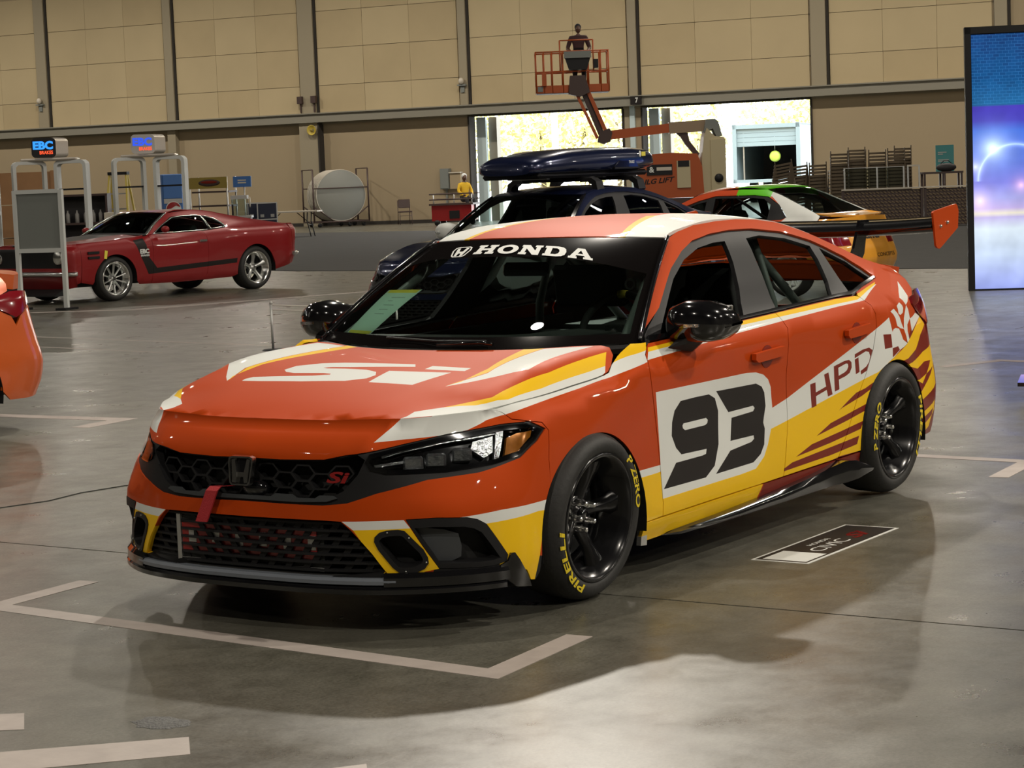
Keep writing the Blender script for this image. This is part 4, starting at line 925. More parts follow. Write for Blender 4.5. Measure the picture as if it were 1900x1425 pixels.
        panel('inlet_plate', offset_fn(Wm, -.03), tr(blk), step=.05, mats=['grey'], parent=e, flange=.03)
    # --- headlamps
    for sgn, tr in ((1, lambda p: p), (-1, mirr)):
        h = link(bpy.data.objects.new('headlamp', None), car)
        panel('lamp_housing', offset_fn(Wm, -.05), tr(shrink(hl, -.004)), step=.07, mats=['gloss'], parent=h, flange=0)
        bez = panel('lamp_bezel', offset_fn(Wm, -.004), tr(hl), [tr(shrink(hl, .016))], step=.05, mats=['gloss'], parent=h, flange=.04)
        drl = [(-1.19,.628),(-1.073,.648),(-.867,.667),(-.62,.684),(-.60,.672),(-.867,.655),(-1.073,.635),(-1.185,.615)]
        q = panel('running_light', offset_fn(Wm, -.014), tr(drl), step=.04, mats=['lampinner'], parent=h, flange=.02); q['label'] = 'silver light strip along the lamp top'
        q = panel('amber_marker', offset_fn(Wm, -.012), tr([(-.545,.655),(-.47,.668),(-.36,.672),(-.375,.650),(-.50,.606),(-.585,.598)]), step=.03, mats=['amber'], parent=h, flange=.02); q['label'] = 'amber side marker'
        panel('divider', offset_fn(Wm, -.010), tr([(-.60,.684),(-.55,.684),(-.60,.62),(-.625,.592),(-.66,.580),(-.648,.60)]), step=.03, mats=['lampinner'], parent=h, flange=.02)
        panel('reflector', offset_fn(Wm, -.022), tr([(-.74,.655),(-.62,.668),(-.645,.615),(-.70,.60),(-.76,.63)]), step=.03, mats=['lampinner'], parent=h, flange=.02)
        for (s0, z0, rr) in ((-.80, .618, .030), (-.92, .606, .028), (-1.03, .598, .026)):
            mb = MB(); p = offset_fn(Wm, -.034)(*tr([(s0, z0)])[0])[0]
            mb.box(p, (.03, .07, .05), (0, 0, .6 * sgn), 0, .008); mb.obj('projector', 'lampinner', h)
        for z0 in (.585, .598): pass
        panel('lower_blade', offset_fn(Wm, -.016), tr([(-1.22,.592),(-1.08,.605),(-1.08,.596),(-1.215,.583)]), step=.04, mats=['lampinner'], parent=h, flange=.01)
        panel('lens', Wm, tr(shrink(hl, .002)), step=.06, mats=['lens'], parent=h, flange=0)
    # --- fenders
    for mirror in (False, True):
        seam = [(s, float(W.rows(np.array([s]))[0, 6, 2]) - .0006) for s in (-.36,-.29,-.22,-.15,-.075,0,.05,.1,.16,.215)]
        fo = [(-.268,.66),(-.296,.693),(-.40,.709),(-.465,.715),(-.496,.738),(-.535,.748)] + seam + [(.252,.812),(.30,.838),(.36,.863),(.42,.888),(.46,.902),(.53,.8985),(.562,.8985)]
        fo += [(.487,.8585),(.4525,.796),(.4675,.68),(.4955,.501),(.5135,.352),(.5215,.28),(.5245,.231),(.45,.228),(.388,.226)]
        fo += ellipse(*ARF, 0.0, PI * .80, 26) + [(-.286,.560)]
        fw_ = [(-.70,.700),(-.638,.716),(-.355,.742),(-.16,.761),(.015,.777),(.224,.797),(.36,.815),(.479,.833),(.60,.862),(.54,.876),(.40,.860),(.284,.838),(.20,.835),(.0,.83),(-.40,.80),(-.7,.77)]
        fy = [(.20,.835),(.284,.838),(.40,.860),(.54,.876),(.60,.902),(.53,.93),(.40,.90),(.30,.885),(.20,.88)]
        fp = [(fw_, 1), (fy, 2), (P['stripe_low'], 1), ([(.30,.402),(.60,.405),(.60,.10),(.30,.10)], 2), (P['nose_white'], 1), (P['nose_yellow'], 2)]
        panel('front_fender', W, fo, [], pt(fp), .055, mats, car, mirror)
    # --- doors, sills, body side
    digits = [(P['plate93'], 1), (P['nine'], 3), (P['nine_slot'], 1), (P['three'], 3)]
    hpd = [(P[k], 4) for k in ('hpd_h0', 'hpd_h1', 'hpd_h2', 'hpd_p0', 'hpd_p1', 'hpd_d0', 'hpd_d1')]
    flames = [(P['flame%d' % k], 4) for k in range(1, 6)]
    yl = [(.30,.402),(.52,.405),(.52,.297),(1.184,.302),(1.316,.307),(1.396,.348),(1.435,.394),(1.472,.457),(1.627,.473),(2.571,.59),(2.70,.630),(2.66,.409),(2.60,.10),(1.36,.10),(1.385,.195),(1.402,.226),(1.0,.10),(.30,.10)]
    for mirror in (False, True):
        st = [(P['belt_white'], 1), (P['belt_yellow'], 2)]
        dec = digits if not mirror else []
        low_ = [(P['stripe_low'], 1), (yl, 2)]
        panel('front_door', W, shrink(DOORF, GAP), [], pt(st + low_ + [(P['band_white'], 1)] + dec), .07, mats, car, mirror)
        panel('rear_door', W, shrink(DOORR, GAP), [], pt(st + low_ + [(P['band_white'], 1)] + flames + (hpd if not mirror else [])), .07, mats, car, mirror)
        sill = [(.392,.145),(.39,.223),(.527,.2225),(1.409,.2305),(2.13,.236),(2.25,.238),(2.38,.238),(2.40,.195),(2.30,.165),(1.4,.153),(.9,.148)]
        panel('sill', W, sill, [], pt([([(.2,.1),(1.345,.1),(1.375,.20),(1.402,.26),(.2,.26)], 2), ([(1.36,.1),(2.6,.1),(2.6,.3),(1.405,.26)], 4)]), .07, mats, car, mirror)
        rail_t = [(.62,.946),(.80,1.055),(1.0,1.177),(1.155,1.275),(1.25,1.300),(1.4,1.322),(1.6,1.331),(1.8,1.332),(2.0,1.322),(2.2,1.302),(2.45,1.255),(2.6,1.222),(2.74,1.185),(2.9,1.142),(3.1,1.083),(3.22,1.056),(3.33,1.036)]
        bs = [(.572,.912)] + rail_t + [(3.33,.975),(3.30,.93)] + [(3.20,.905),(3.10,.90),(3.07,.87),(3.12,.83),(3.20,.79),(3.26,.765),(3.30,.70),(3.14,.55),(3.135,.40)]
        bs += ellipse(*ARR, .12, PI * 1.02, 28) + [(2.24,.245),(2.145,.246)]
        bs += [(2.2425,.359),(2.3525,.4985),(2.4425,.5915),(2.523,.699),(2.571,.8025),(2.575,.861),(2.553,.901),(2.518,.947)]
        inner = [p for p in DLO]
        hole = [(x, z) for x, z in DLO]
        # outline runs back along the lower edge of the window line
        bs += [(2.54,.962),(2.66,.977),(2.80,.99),(2.946,1.006),(2.89,1.06),(2.787,1.118),(2.62,1.168),(2.449,1.210),(2.15,1.262),(1.847,1.289),(1.634,1.292),(1.45,1.283),(1.30,1.262),(1.18,1.222),(1.045,1.160),(.80,1.016)]
        chk = [(P['band_white'], 1), (P['check_red1'], 4), (P['check_red2'], 4)] + [(P['check_white_' + k], 1) for k in 'abcdef']
        chk += [(P['rear_y1'], 2)]
        rp = [(P['band_white'], 1), (yl, 2), (P['band_white'], 1)] + flames + st
        hexd = [([(2.74,.63),(2.9,.70),(3.05,.79),(3.2,.90),(3.5,.90),(3.5,.2),(2.9,.2)], 4)]
        panel('body_side', W, bs, [], pt(rp + hexd + chk + [(P['rear_y2'], 2), (P['rear_y3'], 2), (P['rear_y4'], 2), (P['rear_y5'], 2), (P['rear_y6'], 2)]), .06, mats, car, mirror)
        panel('inner_trim', offset_fn(W, -.035), bs, step=.14, mats=['dark'], parent=car, mirror=mirror, flange=0)
        # window line: black surround with openings, then the panes
        gf = [(.69,.912),(.80,.985),(1.026,1.123),(1.174,1.193),(1.32,1.235),(1.45,1.250),(1.555,1.252),(1.535,1.16),(1.48,1.05),(1.40,.94),(1.34,.934),(.9,.918)]
        gr = [(1.757,1.255),(1.90,1.262),(2.15,1.238),(2.41,1.190),(2.40,1.130),(2.345,1.03),(2.285,.962),(2.0,.955),(1.705,.946),(1.735,1.10)]
        gq = [(2.53,1.176),(2.66,1.137),(2.786,1.098),(2.875,1.030),(2.90,1.010),(2.66,.990),(2.49,.972)]
        wf = offset_fn(W, -.010)
        panel('window_surround', wf, DLO, [gf, gr, gq], [], .07, ['satin'], car, mirror, flange=.02)
        panel('door_glass', offset_fn(W, -.020), shrink(gr, -.008), step=.1, mats=['glassd'], parent=car, mirror=mirror, flange=0)
        panel('quarter_glass', offset_fn(W, -.016), shrink(gq, -.006), step=.1, mats=['glassd'], parent=car, mirror=mirror, flange=0)
        mold = [(.585,.899),(.95,.912),(1.35,.928),(1.69,.938),(2.0,.948),(2.281,.955),(2.472,.955),(2.54,.964),(2.66,.979),(2.80,.992),(2.94,1.008),(2.93,1.016),(2.66,.990),(2.49,.970),(2.28,.967),(1.69,.951),(1.35,.940),(.95,.924),(.62,.918)]
        panel('belt_moulding', offset_fn(W, .004), mold, step=.08, mats=['gloss'], parent=car, mirror=mirror, flange=.012)
    # --- rear bumper and tail lamps
    ro = [(3.30,.70),(3.14,.55),(3.135,.40),(3.12,.29),(3.20,.22),(3.4,.215),(3.85,.225),(4.42,.225),(4.42,.83),(3.9,.82),(3.55,.80),(3.37,.765)]
    yb = [(P['rear_y%d' % k], 2) for k in (2, 3, 4, 5, 6)]
    bandr = [([(3.0,.2),(3.6,.2),(3.6,.85),(3.0,.85)], 4)]
    rf = lambda pl: [(8.84 - a, b) for a, b in pl]
    Lr = [(3.30,.70),(3.14,.55),(3.135,.40),(3.12,.29),(3.20,.22),(3.4,.215),(3.85,.225)]; Tr = [(3.37,.765),(3.55,.80),(3.9,.82)]
    panel('rear_bumper', Wr, Lr + [(8.84 - p, q) for p, q in reversed(Lr)] + [(8.84 - p, q) for p, q in Tr] + list(reversed(Tr)), [], pt(bandr + yb), .08, mats, car)
    for mirror in (False, True):
        tl = [(3.10,.90),(3.20,.905),(3.31,.925),(3.45,.925),(3.62,.92),(3.62,.84),(3.45,.80),(3.37,.77),(3.30,.752),(3.26,.768),(3.20,.793),(3.12,.833),(3.074,.87)]
        panel('tail_lamp', offset_fn(W, .008), shrink(tl, .003), step=.05, mats=['tail'], parent=car, mirror=mirror, flange=.03)
    # --- bonnet, roof, screens, boot
    def bonf(x, y): return bon(x, y)
    edge = [W.rows(np.array([s]))[0, 6] for s in np.concatenate([np.linspace(-1.75, -.36, 30), np.linspace(-.28, .21, 12)])]
    eL = [(p[0], -p[1] + (.003 if p[1] > .02 else 0)) for p in edge]
    eL = eL + [(.25,-.820),(.30,-.806),(.36,-.780),(.41,-.735)]
    base_x = lambda y: .285 + .285 * (y / .774) ** 2 - .045
    yy = np.linspace(-.66, 0, 9); rear_e = [(base_x(y) , y) for y in yy]
    half = eL + [(.425,-.69)] + rear_e[1:]
    out = half + [(x, -y) for x, y in reversed(half)][1:-1]
    hp = [(P['hood_white'], 1), (P['hood_yellow'], 2), (P['hood_thin_white'], 1), (P['hood_thin_yellow'], 2)]
    thin = [([(-.375,-.505),(-.30,-.539),(-.129,-.540),(.0,-.522),(.20,-.475),(.34,-.440),(.34,-.449),(.20,-.485),(0,-.532),(-.129,-.549),(-.30,-.547)], 3)]
    hp = hp + [(my(p), k) for p, k in hp] + [(P['hood_S'], 1), (P['hood_i'], 1), (P['hood_dot'], 1)]
    panel('bonnet', bonf, out, [], pt(hp), .06, mats, car, flange=.02)
    hd = np.linspace(-.57, .57, 13)
    ro_f = [(1.083 + .08 * (y / .585) ** 2, y) for y in hd]
    xs2 = [1.25,1.4,1.6,1.8,2.0,2.2,2.4,2.55]
    hr = [S['rail'](x)[0][0] - .004 for x in xs2]
    routl = ro_f + [(x, h) for x, h in zip(xs2, hr)] + [(2.60, y) for y in np.linspace(.5, -.5, 7)] + [(x, -h) for x, h in reversed(list(zip(xs2, hr)))]
    rpz = [(P['roof_white'], 1), (P['roof_yellow'], 2)]
    wide = [(1.0,-.60),(1.30,-.62),(1.9,-.62),(2.7,-.62),(2.7,-.30),(1.83,-.235),(1.664,-.264),(1.412,-.331),(1.162,-.397),(1.0,-.42)]
    rpz = [(wide, 1), (P['roof_yellow'], 2)]
    panel('roof', roof, routl, [], pt(rpz + [(my(p), k) for p, k in rpz]), .08, mats, car)
    panel('headliner', offset_fn(roof, -.03), routl, step=.15, mats=['dark'], parent=car, flange=0)
    panel('rear_screen', roof, [(2.61, y) for y in np.linspace(-.5, .5, 7)] + [(2.9,.55),(3.24,.56)] + [(3.30, y) for y in np.linspace(.5, -.5, 5)] + [(3.24,-.56),(2.9,-.55)], step=.1, mats=['glassd'], parent=car)
    def deck(x, y):
        x = np.atleast_1d(np.asarray(x, float)); y = np.atleast_1d(np.asarray(y, float))
        z = np.interp(x, [2.5,3.25,3.32,3.5,3.70,3.76,3.9], [1.29,1.10,1.078,1.056,1.050,1.046,1.0]) - .03 * (y / .6) ** 2
        return np.stack([x, y, z], -1)
    panel('boot_lid', deck, [(3.31, y) for y in np.linspace(-.6, .6, 5)] + [(3.48,.62),(3.56,.56),(3.66,.42),(3.73,.22),(3.745,0),(3.73,-.22),(3.66,-.42),(3.56,-.56),(3.48,-.62)], step=.1, mats=mats, parent=car, flange=.10)
    ww = lambda a, b: scr(a, b)
    so = [(-1, 0), (-.5, 0), (0, 0), (.5, 0), (1, 0), (1, .5), (1, 1), (.5, 1), (0, 1), (-.5, 1), (-1, 1), (-1, .5)]
    ban = [(1.1,.655),(.95,.69),(.72,.752),(.2,.751),(-.14,.749),(-.46,.729),(-.72,.672),(-1.1,.56),(-1.1,1.1),(1.1,1.1)]
    frit = [([(-1.1,-.1),(1.1,-.1),(1.1,.075),(-1.1,.075)], 1), ([(-1.1,-.1),(-.955,-.1),(-.955,1.1),(-1.1,1.1)], 1), ([(1.1,-.1),(.965,-.1),(.965,1.1),(1.1,1.1)], 1)]
    ws = panel('windscreen', ww, so, [], pt([(ban, 1)]) + frit, .09, ['glass', 'frit'], car, flange=.0, flip=True)
    wo = offset_fn(scr, -.004)
    # HONDA in broad slab capitals
    def slab(ch):
        if ch == 'H': return [[(0,0),(.42,0),(.42,.2),(.33,.2),(.33,.4),(.67,.4),(.67,.2),(.58,.2),(.58,0),(1,0),(1,.2),(.92,.2),(.92,.8),(1,.8),(1,1),(.58,1),(.58,.8),(.67,.8),(.67,.6),(.33,.6),(.33,.8),(.42,.8),(.42,1),(0,1),(0,.8),(.08,.8),(.08,.2),(0,.2)]]
        if ch == 'N': return [[(0,0),(.36,0),(.36,.2),(.27,.2),(.27,.62),(.66,0),(.93,0),(.93,.8),(1,.8),(1,1),(.64,1),(.64,.8),(.72,.8),(.72,.42),(.36,1),(0,1),(0,.8),(.07,.8),(.07,.2),(0,.2)]]
        if ch == 'A': return [[(0,0),(.36,0),(.36,.18),(.30,.18),(.335,.30),(.66,.30),(.69,.18),(.62,.18),(.62,0),(1,0),(1,.18),(.93,.18),(.66,1),(.34,1),(.07,.18),(0,.18)], [(.38,.46),(.50,.80),(.61,.46)]]
        if ch == 'D': return [[(0,0),(.6,0),(.82,.06),(.96,.22),(1,.5),(.96,.78),(.82,.94),(.6,1),(0,1),(0,.8),(.08,.8),(.08,.2),(0,.2)], [(.34,.2),(.55,.2),(.66,.3),(.70,.5),(.66,.7),(.55,.8),(.34,.8)]]
        if ch == 'O': return [[(.5 + .5 * math.cos(t) , .5 + .5 * math.sin(t)) for t in np.linspace(0, 2 * PI, 25)[:-1]], [(.5 + .24 * math.cos(t), .5 + .28 * math.sin(t)) for t in np.linspace(0, 2 * PI, 19)[:-1]]]
    if racing:
        x0 = 0.
        for ch in 'HONDA':
            wch = .184; g = .020; sh = slab(ch)
            def lf(u, v, x0=x0):
                u = np.atleast_1d(np.asarray(u, float)); v = np.atleast_1d(np.asarray(v, float)); a = x0 + u * wch
                return wo(.372 - .955 * a + .05 * (v - .5), .782 + .118 * v - .075 * a * a)
            q = panel('banner_letter', lf, sh[0], sh[1:], [], .25, ['white'], ws, flange=0); x0 += wch + g
        # banner badge
        def bl(u, v):
            u = np.atleast_1d(np.asarray(u, float)); v = np.atleast_1d(np.asarray(v, float))
            return wo(.595 - .185 * u + .07 * (v - .5), .755 + .135 * v)
        ro_ = [(.06,.9),(.2,1),(.8,1),(.94,.9),(.98,.6),(.85,.1),(.72,0),(.28,0),(.15,.1),(.02,.6)]
        panel('banner_badge', bl, ro_, [shrink([(a, b) for a, b in ro_], .075)], [], .2, ['white'], ws, flange=0)
        panel('banner_badge', bl, [(.20,.86),(.34,.88),(.41,.52),(.59,.52),(.66,.88),(.80,.86),(.70,.10),(.58,.10),(.56,.34),(.44,.34),(.42,.10),(.30,.10)], [], [], .2, ['white'], ws, flange=0)
        # paper notice held by yellow tape inside the glass
        pi2 = offset_fn(scr, .012); pa = [(.836,.09),(.85,.47),(.475,.455),(.579,.093)]
        def pf(u, v):
            u = np.atleast_1d(np.asarray(u, float)); v = np.atleast_1d(np.asarray(v, float))
            a = (1 - v) * (.836 + (.579 - .836) * u) + v * (.85 + (.475 - .85) * u); b = (1 - v) * .092 + v * (.47 - .015 * u)
            return pi2(a, b)
        pp = panel('notice', pf, [(0,0),(1,0),(1,1),(0,1)], [], [([(.05,-.1),(.95,-.1),(.95,.06),(.05,.06)], 1), ([(.05,.92),(.95,.92),(.95,1.1),(.05,1.1)], 1)] + [([(.38,z_),(.38 + w_,z_),(.38 + w_,z_ + .012),(.38,z_ + .012)], 2) for z_, w_ in ((.42,.34),(.52,.30),(.62,.34),(.72,.16),(.80,.42))], .2, ['paper', 'tapey', 'ink'], car, flange=0); pp['label'] = 'pale notice sheet taped inside the windscreen'
    # cowl and wiper
    def cw(u, v):
        u = np.atleast_1d(np.asarray(u, float)); v = np.atleast_1d(np.asarray(v, float)); a = np.clip(u, -1.0, 1.0)
        p = np.stack([.285 + .285 * a * a - .075 + .085 * v, .774 * a, .872 + .012 * v + .010 * a * a], -1); return p
    panel('cowl', cw, [(-.97,0),(0,0),(.97,0),(1,1),(0,1),(-1,1)], step=.12, mats=['satin'], parent=car, flange=.02, flip=True)
    mb = MB(); c1 = scr([.35, .0, -.30], [.045, .03, .03]); c1[:, 2] += .012; c1[:, 0] -= .012
    mb.tube(c1, .006, 6); mb.obj('wiper', 'satin', car)
    mb = MB(); c1 = scr([-.05, -.3, -.36], [.0, .01, .0]); c1[:, 2] += .02; c1[:, 0] -= .03; mb.tube(c1, .009, 6); mb.obj('wiper', 'gloss', car)
    for sg in (1, -1):
        bb = np.linspace(.0, 1, 16); e1 = scr(np.full(16, sg * 1.0), bb); mb = MB(); mb.tube(e1 + [.0, sg * .004, .004], .011, 6); mb.obj('screen_moulding', 'gloss', car)
    return car
def civic_trim(car, mats, racing=True, style='race', right_mirror=None):
    S = CIV; W = S['W']; scr = S['screen']
    def Wm(s, z):
        s = np.atleast_1d(np.asarray(s, float)); m = s < -1.75
        p = W(np.where(m, -3.5 - s, s), z); p[m, 1] *= -1; return p
    # front lip: grey centre strip, gloss corners
    if racing:
        def lip(s0, s1, prof, name, mt, n=40):
            ss = np.linspace(s0, s1, n); nn = normals(Wm, ss, np.full(n, .235)); nn[:, 2] = 0; base = Wm(ss, np.full(n, .235)); vs = []
            for i in range(n):
                for d, z in prof: vs.append((base[i, 0] + nn[i, 0] * d, base[i, 1] + nn[i, 1] * d, z))
            k = len(prof); fs = [(i * k + j, i * k + (j + 1) % k, (i + 1) * k + (j + 1) % k, (i + 1) * k + j) for i in range(n - 1) for j in range(k)]
            fs += [tuple(range(k)), tuple((n - 1) * k + j for j in reversed(range(k)))]
            return smooth_by_angle(MB().add(vs, fs).obj(name, mt, car), .6)
        lip(-2.35, -1.15, [(-.03, .206), (.010, .205), (.020, .196), (.018, .183), (-.03, .176)], 'lip_strip', 'lipgrey')
        lip(-2.82, -.68, [(-.06, .178), (.012, .176), (.022, .166), (.022, .150), (-.06, .145)], 'front_splitter', 'gloss', 70)
        for sg in (1, -1):
            q = lip(-1.20 if sg == 1 else -2.84, -.66 if sg == 1 else -2.30, [(-.03, .222), (.004, .222), (.018, .206), (.020, .176), (-.03, .172)], 'lip_corner', 'gloss')
            can = [(-.70,.226),(-.66,.236),(-.640,.263),(-.618,.263),(-.56,.205),(-.50,.155),(-.47,.130),(-.60,.140),(-.70,.19)]
            ft = offset_fn(Wm, .010)
            panel('lip_canard', ft, can if sg == 1 else mirr(can), step=.05, mats=['gloss'], parent=car, flange=.03)
        # tow strap
        mb = MB(); pts = [(-.84, .118, .497), (-.90, .128, .502), (-.915, .135, .488), (-.922, .185, .375)]; vs = []
        for x, y, z in pts:
            for dx, dy in ((0, -.026), (0, .026), (-.007, .026), (-.007, -.026)): vs.append((x + dx, y + dy, z))
        mb.add(vs, [(i * 4 + j, i * 4 + (j + 1) % 4, i * 4 + 4 + (j + 1) % 4, i * 4 + 4 + j) for i in range(3) for j in range(4)] + [(0, 1, 2, 3), (12, 15, 14, 13)])
        q = mb.obj('tow_strap', 'red', car); q['label'] = 'red cloth tow strap hanging over the bumper'
    # mirrors
    for sg in (-1, 1):
        m = link(bpy.data.objects.new('door_mirror', None), car); mb = MB(); vs = []
        secs = [(.800, .79, .050, .040, .945), (.835, .775, .085, .066, .957), (.90, .775, .105, .084, .966), (.97, .79, .105, .084, .966), (1.02, .81, .090, .070, .962), (1.042, .83, .055, .045, .958), (1.048, .84, .012, .012, .956)]
        n = 20
        for y, cx, rx, rz, cz in secs:
            for k in range(n):
                a = 2 * PI * k / n; ca, sa = math.cos(a), math.sin(a)
                e = lambda v: math.copysign(abs(v) ** .75, v)
                x = cx + (rx * e(ca) if ca < 0 else .045 * e(ca) + .035 * (1 if ca > .3 else ca / .3)); vs.append((x, sg * y, cz + rz * e(sa) - .10 * (y - .9)* (1 if sa > 0 else .0)))
        fs = [(i * n + j, i * n + (j + 1) % n, (i + 1) * n + (j + 1) % n, (i + 1) * n + j) for i in range(len(secs) - 1) for j in range(n)]
        fs += [tuple(range(n)), tuple((len(secs) - 1) * n + j for j in range(n))]
        smooth_by_angle(mb.add(vs, fs).obj('mirror_shell', right_mirror if right_mirror and sg == 1 else 'gloss', m), 1.0)
        mb = MB(); mb.box((.872, sg * .935, .962), (.01, .19, .12), None, 0, .01); mb.obj('mirror_glass', 'chrome', m)
        mb = MB(); mb.box((.672, sg * .95, .955), (.012, .06, .012), (0, 0, -sg * .15)); mb.obj('turn_lamp', 'lampinner', m)
        mb = MB(); vs = [(.62, sg * .872, .872), (.80, sg * .880, .842), (.90, sg * .872, .866), (.74, sg * .862, .906), (.72, sg * .93, .915), (.86, sg * .93, .915), (.80, sg * .93, .885)]
        bm = bmesh.new(); [bm.verts.new(p) for p in vs]; bmesh.ops.convex_hull(bm, input=bm.verts[:]); bm.verts.index_update()
        mb.add([tuple(v.co) for v in bm.verts], [[v.index for v in f.verts] for f in bm.faces]); bm.free(); mb.obj('mirror_stalk', 'satin', m)
        # handles
        for nm, hp in (('front', [(1.285,.790),(1.42,.796),(1.555,.800),(1.580,.790),(1.572,.762),(1.44,.756),(1.31,.752),(1.285,.765)]), ('rear', [(2.205,.812),(2.33,.820),(2.455,.826),(2.482,.812),(2.470,.785),(2.35,.778),(2.225,.774),(2.205,.788)])):
            h = link(bpy.data.objects.new('door_handle', None), car)
            panel('grip', offset_fn(W, .026), hp, step=.05, mats=[mats[0]], parent=h, mirror=sg == 1, flange=.022)
            cx = (hp[0][0] + hp[3][0]) / 2; cup_shade = [(cx + .055 * math.cos(t), hp[1][1] - .03 + .048 * math.sin(t)) for t in np.linspace(0, 2 * PI, 17)[:-1]]
            panel('cup_shade', offset_fn(W, .0022), cup_shade, step=.04, mats=['redflame'], parent=h, mirror=sg == 1, flange=.002)  # shade of the handle recess, painted as a flat dark red disc
        # side skirt blade with a kicked up end
        st = [(.56, .852, .152, .147, .856), (.66, .86, .158, .138, .885), (1.0, .86, .165, .134, .896), (1.4, .86, .178, .134, .902), (1.85, .862, .205, .135, .906), (2.02, .865, .222, .137, .912), (2.12, .868, .238, .139, .936), (2.20, .872, .232, .146, .952), (2.33, .88, .190, .168, .966)]
        vs = []
        for x, yi, zt, zb, yo in st: vs += [(x, sg * yi, zt), (x, sg * (yo - .012), zt - .004), (x, sg * yo, zt - (zt - zb) * .45), (x, sg * (yo - .003), zb), (x, sg * (yi - .03), zb)]
        fs = [(i * 5 + j, i * 5 + (j + 1) % 5, i * 5 + 5 + (j + 1) % 5, i * 5 + 5 + j) for i in range(len(st) - 1) for j in range(5)] + [(0, 1, 2, 3, 4), tuple(5 * (len(st) - 1) + j for j in (4, 3, 2, 1, 0))]
        smooth_by_angle(MB().add(vs, fs).obj('side_skirt', 'gloss', car), .9)
        # wheel tub liners
        for cx, cz, rx, rz in ((.015, .26, .372, .352), (2.755, .27, .37, .356)):
            mb = MB(); vs = []; n = 24
            for i in range(n + 1):
                a = PI * 1.12 * i / n - .06 * PI
                for y in (.89, .55): vs.append((cx + rx * math.cos(a), sg * y, cz + rz * math.sin(a)))
            k0 = len(vs); vs.append((cx, sg * .55, cz))
            fs = [(2 * i, 2 * i + 2, 2 * i + 3, 2 * i + 1) for i in range(n)] + [(2 * i + 1, 2 * i + 3, k0) for i in range(n)]
            mb.add(vs, fs); mb.obj('wheel_tub', 'matte', car)
        mb = MB(); mb.prism([(.385, .135), (.43, .13), (.44, .20), (.40, .215)], lambda a, b, d: (a, sg * d, b), .84, .86); mb.obj('jack_bracket', 'alu', car)
    if racing:
        # wing
        wg = link(bpy.data.objects.new('rear_wing', None), car)
        prof = [(0, .012), (.02, .030), (.06, .040), (.14, .044), (.22, .040), (.30, .048), (.302, .044), (.22, .020), (.14, .002), (.06, -.012), (.02, -.008)]
        ys = np.linspace(-.752, .752, 25); vs = []
        for y in ys:
            c = 1.0 + .16 * (1 - (y / .75) ** 2); dz = -.018 * (1 - abs(y / .75) ** 2.5)
            for a, b in prof: vs.append((3.585 + a * c - .02 * (c - 1), y, 1.208 + b * 1.35 + dz))
        k = len(prof); fs = [(i * k + j, i * k + (j + 1) % k, i * k + k + (j + 1) % k, i * k + k + j) for i in range(24) for j in range(k)]
        smooth_by_angle(MB().add(vs, fs).obj('aerofoil', 'gloss', wg), .8)
        for sg in (-1, 1):
            ep = [(3.587,1.292),(3.60,1.300),(3.895,1.328),(3.915,1.318),(3.93,1.29),(3.918,1.205),(3.69,1.116),(3.665,1.108),(3.64,1.112),(3.62,1.125)]
            mb = MB(); mb.prism(ep, lambda a, b, d: (a, sg * d, b), .752, .762); mb.obj('end_plate', 'orange', wg)
            for bx, bz in ((3.68, 1.222), (3.77, 1.238)):
                mb = MB(); mb.lathe([(0, .772), (.007, .771), (.009, .762)], lambda p, q, h: (bx + p, sg * h, bz + q), 10); mb.obj('bolt', 'steel', wg)
            mb = MB(); mb.prism([(3.46,1.03),(3.60,1.03),(3.665,1.09),(3.70,1.20),(3.76,1.23),(3.72,1.262),(3.62,1.262),(3.585,1.20),(3.54,1.12)], lambda a, b, d: (a, sg * d, b), .335, .350); mb.obj('upright', 'gloss', wg)
    # wheels
    for x, cam_, tx in ((0, .085, 0), (2.736, .055, 1)):
        for sg in (-1, 1):
            tt = [('PIRELLI', .252, .032, 3.75 if tx == 0 else -.05, 1.15), ('P ZERO', .252, .036, .42 if tx == 0 else 3.0, .85)] if sg == -1 and racing else []
            wheel(car, 'wheel', (x, sg * .795, .316), sg, camber=cam_ if racing else 0, texts=tt, rot=1.35 if tx == 0 else .5, spokes=5 if racing else 10, style=style)
            if not racing: continue
            c = link(bpy.data.objects.new('brake_caliper', None), car)
            mb = MB(); mb.box((x - .135, sg * .79, .33), (.05, .05, .15), (0, .12, 0), 0, .012); mb.obj('caliper_body', 'alu', c)
    # ------------------------------------------------ inside
    mb = MB(); mb.box((1.42, 0, .17), (1.9, 1.62, .04)); mb.box((-.15, 0, .20), (1.2, 1.05, .04)); mb.box((2.9, 0, .24), (1.1, 1.05, .04)); mb.box((-.15, 0, .40), (.95, 1.0, .40)); mb.box((3.0, 0, .50), (.7, 1.05, .6)); mb.box((.42, 0, .50), (.05, 1.55, .64))
    mb.obj('floor_pan', 'matte', car)
    for sg in (-1, 1):
        mb = MB(); mb.box((1.55, sg * .80, .55), (2.1, .05, .62)); mb.obj('door_card', 'dark', car)
    mb = MB(); vs = []
    prof = [(.40, .86), (.55, .885), (.80, .90), (.93, .885), (.97, .82), (.93, .66)]
    for y in np.linspace(-.72, .72, 13):
        for x, z in prof: vs.append((x + .16 * (y / .72) ** 2 * (1 if x < .7 else 0), y, z + (.03 * math.exp(-((y + .36) / .2) ** 2) if .7 < x else 0)))
    k = len(prof); fs = [(i * k + j, i * k + j + 1, (i + 1) * k + j + 1, (i + 1) * k + j) for i in range(12) for j in range(k - 1)]
    smooth_by_angle(MB().add(vs, fs).obj('dashboard', 'dark', car), .9)
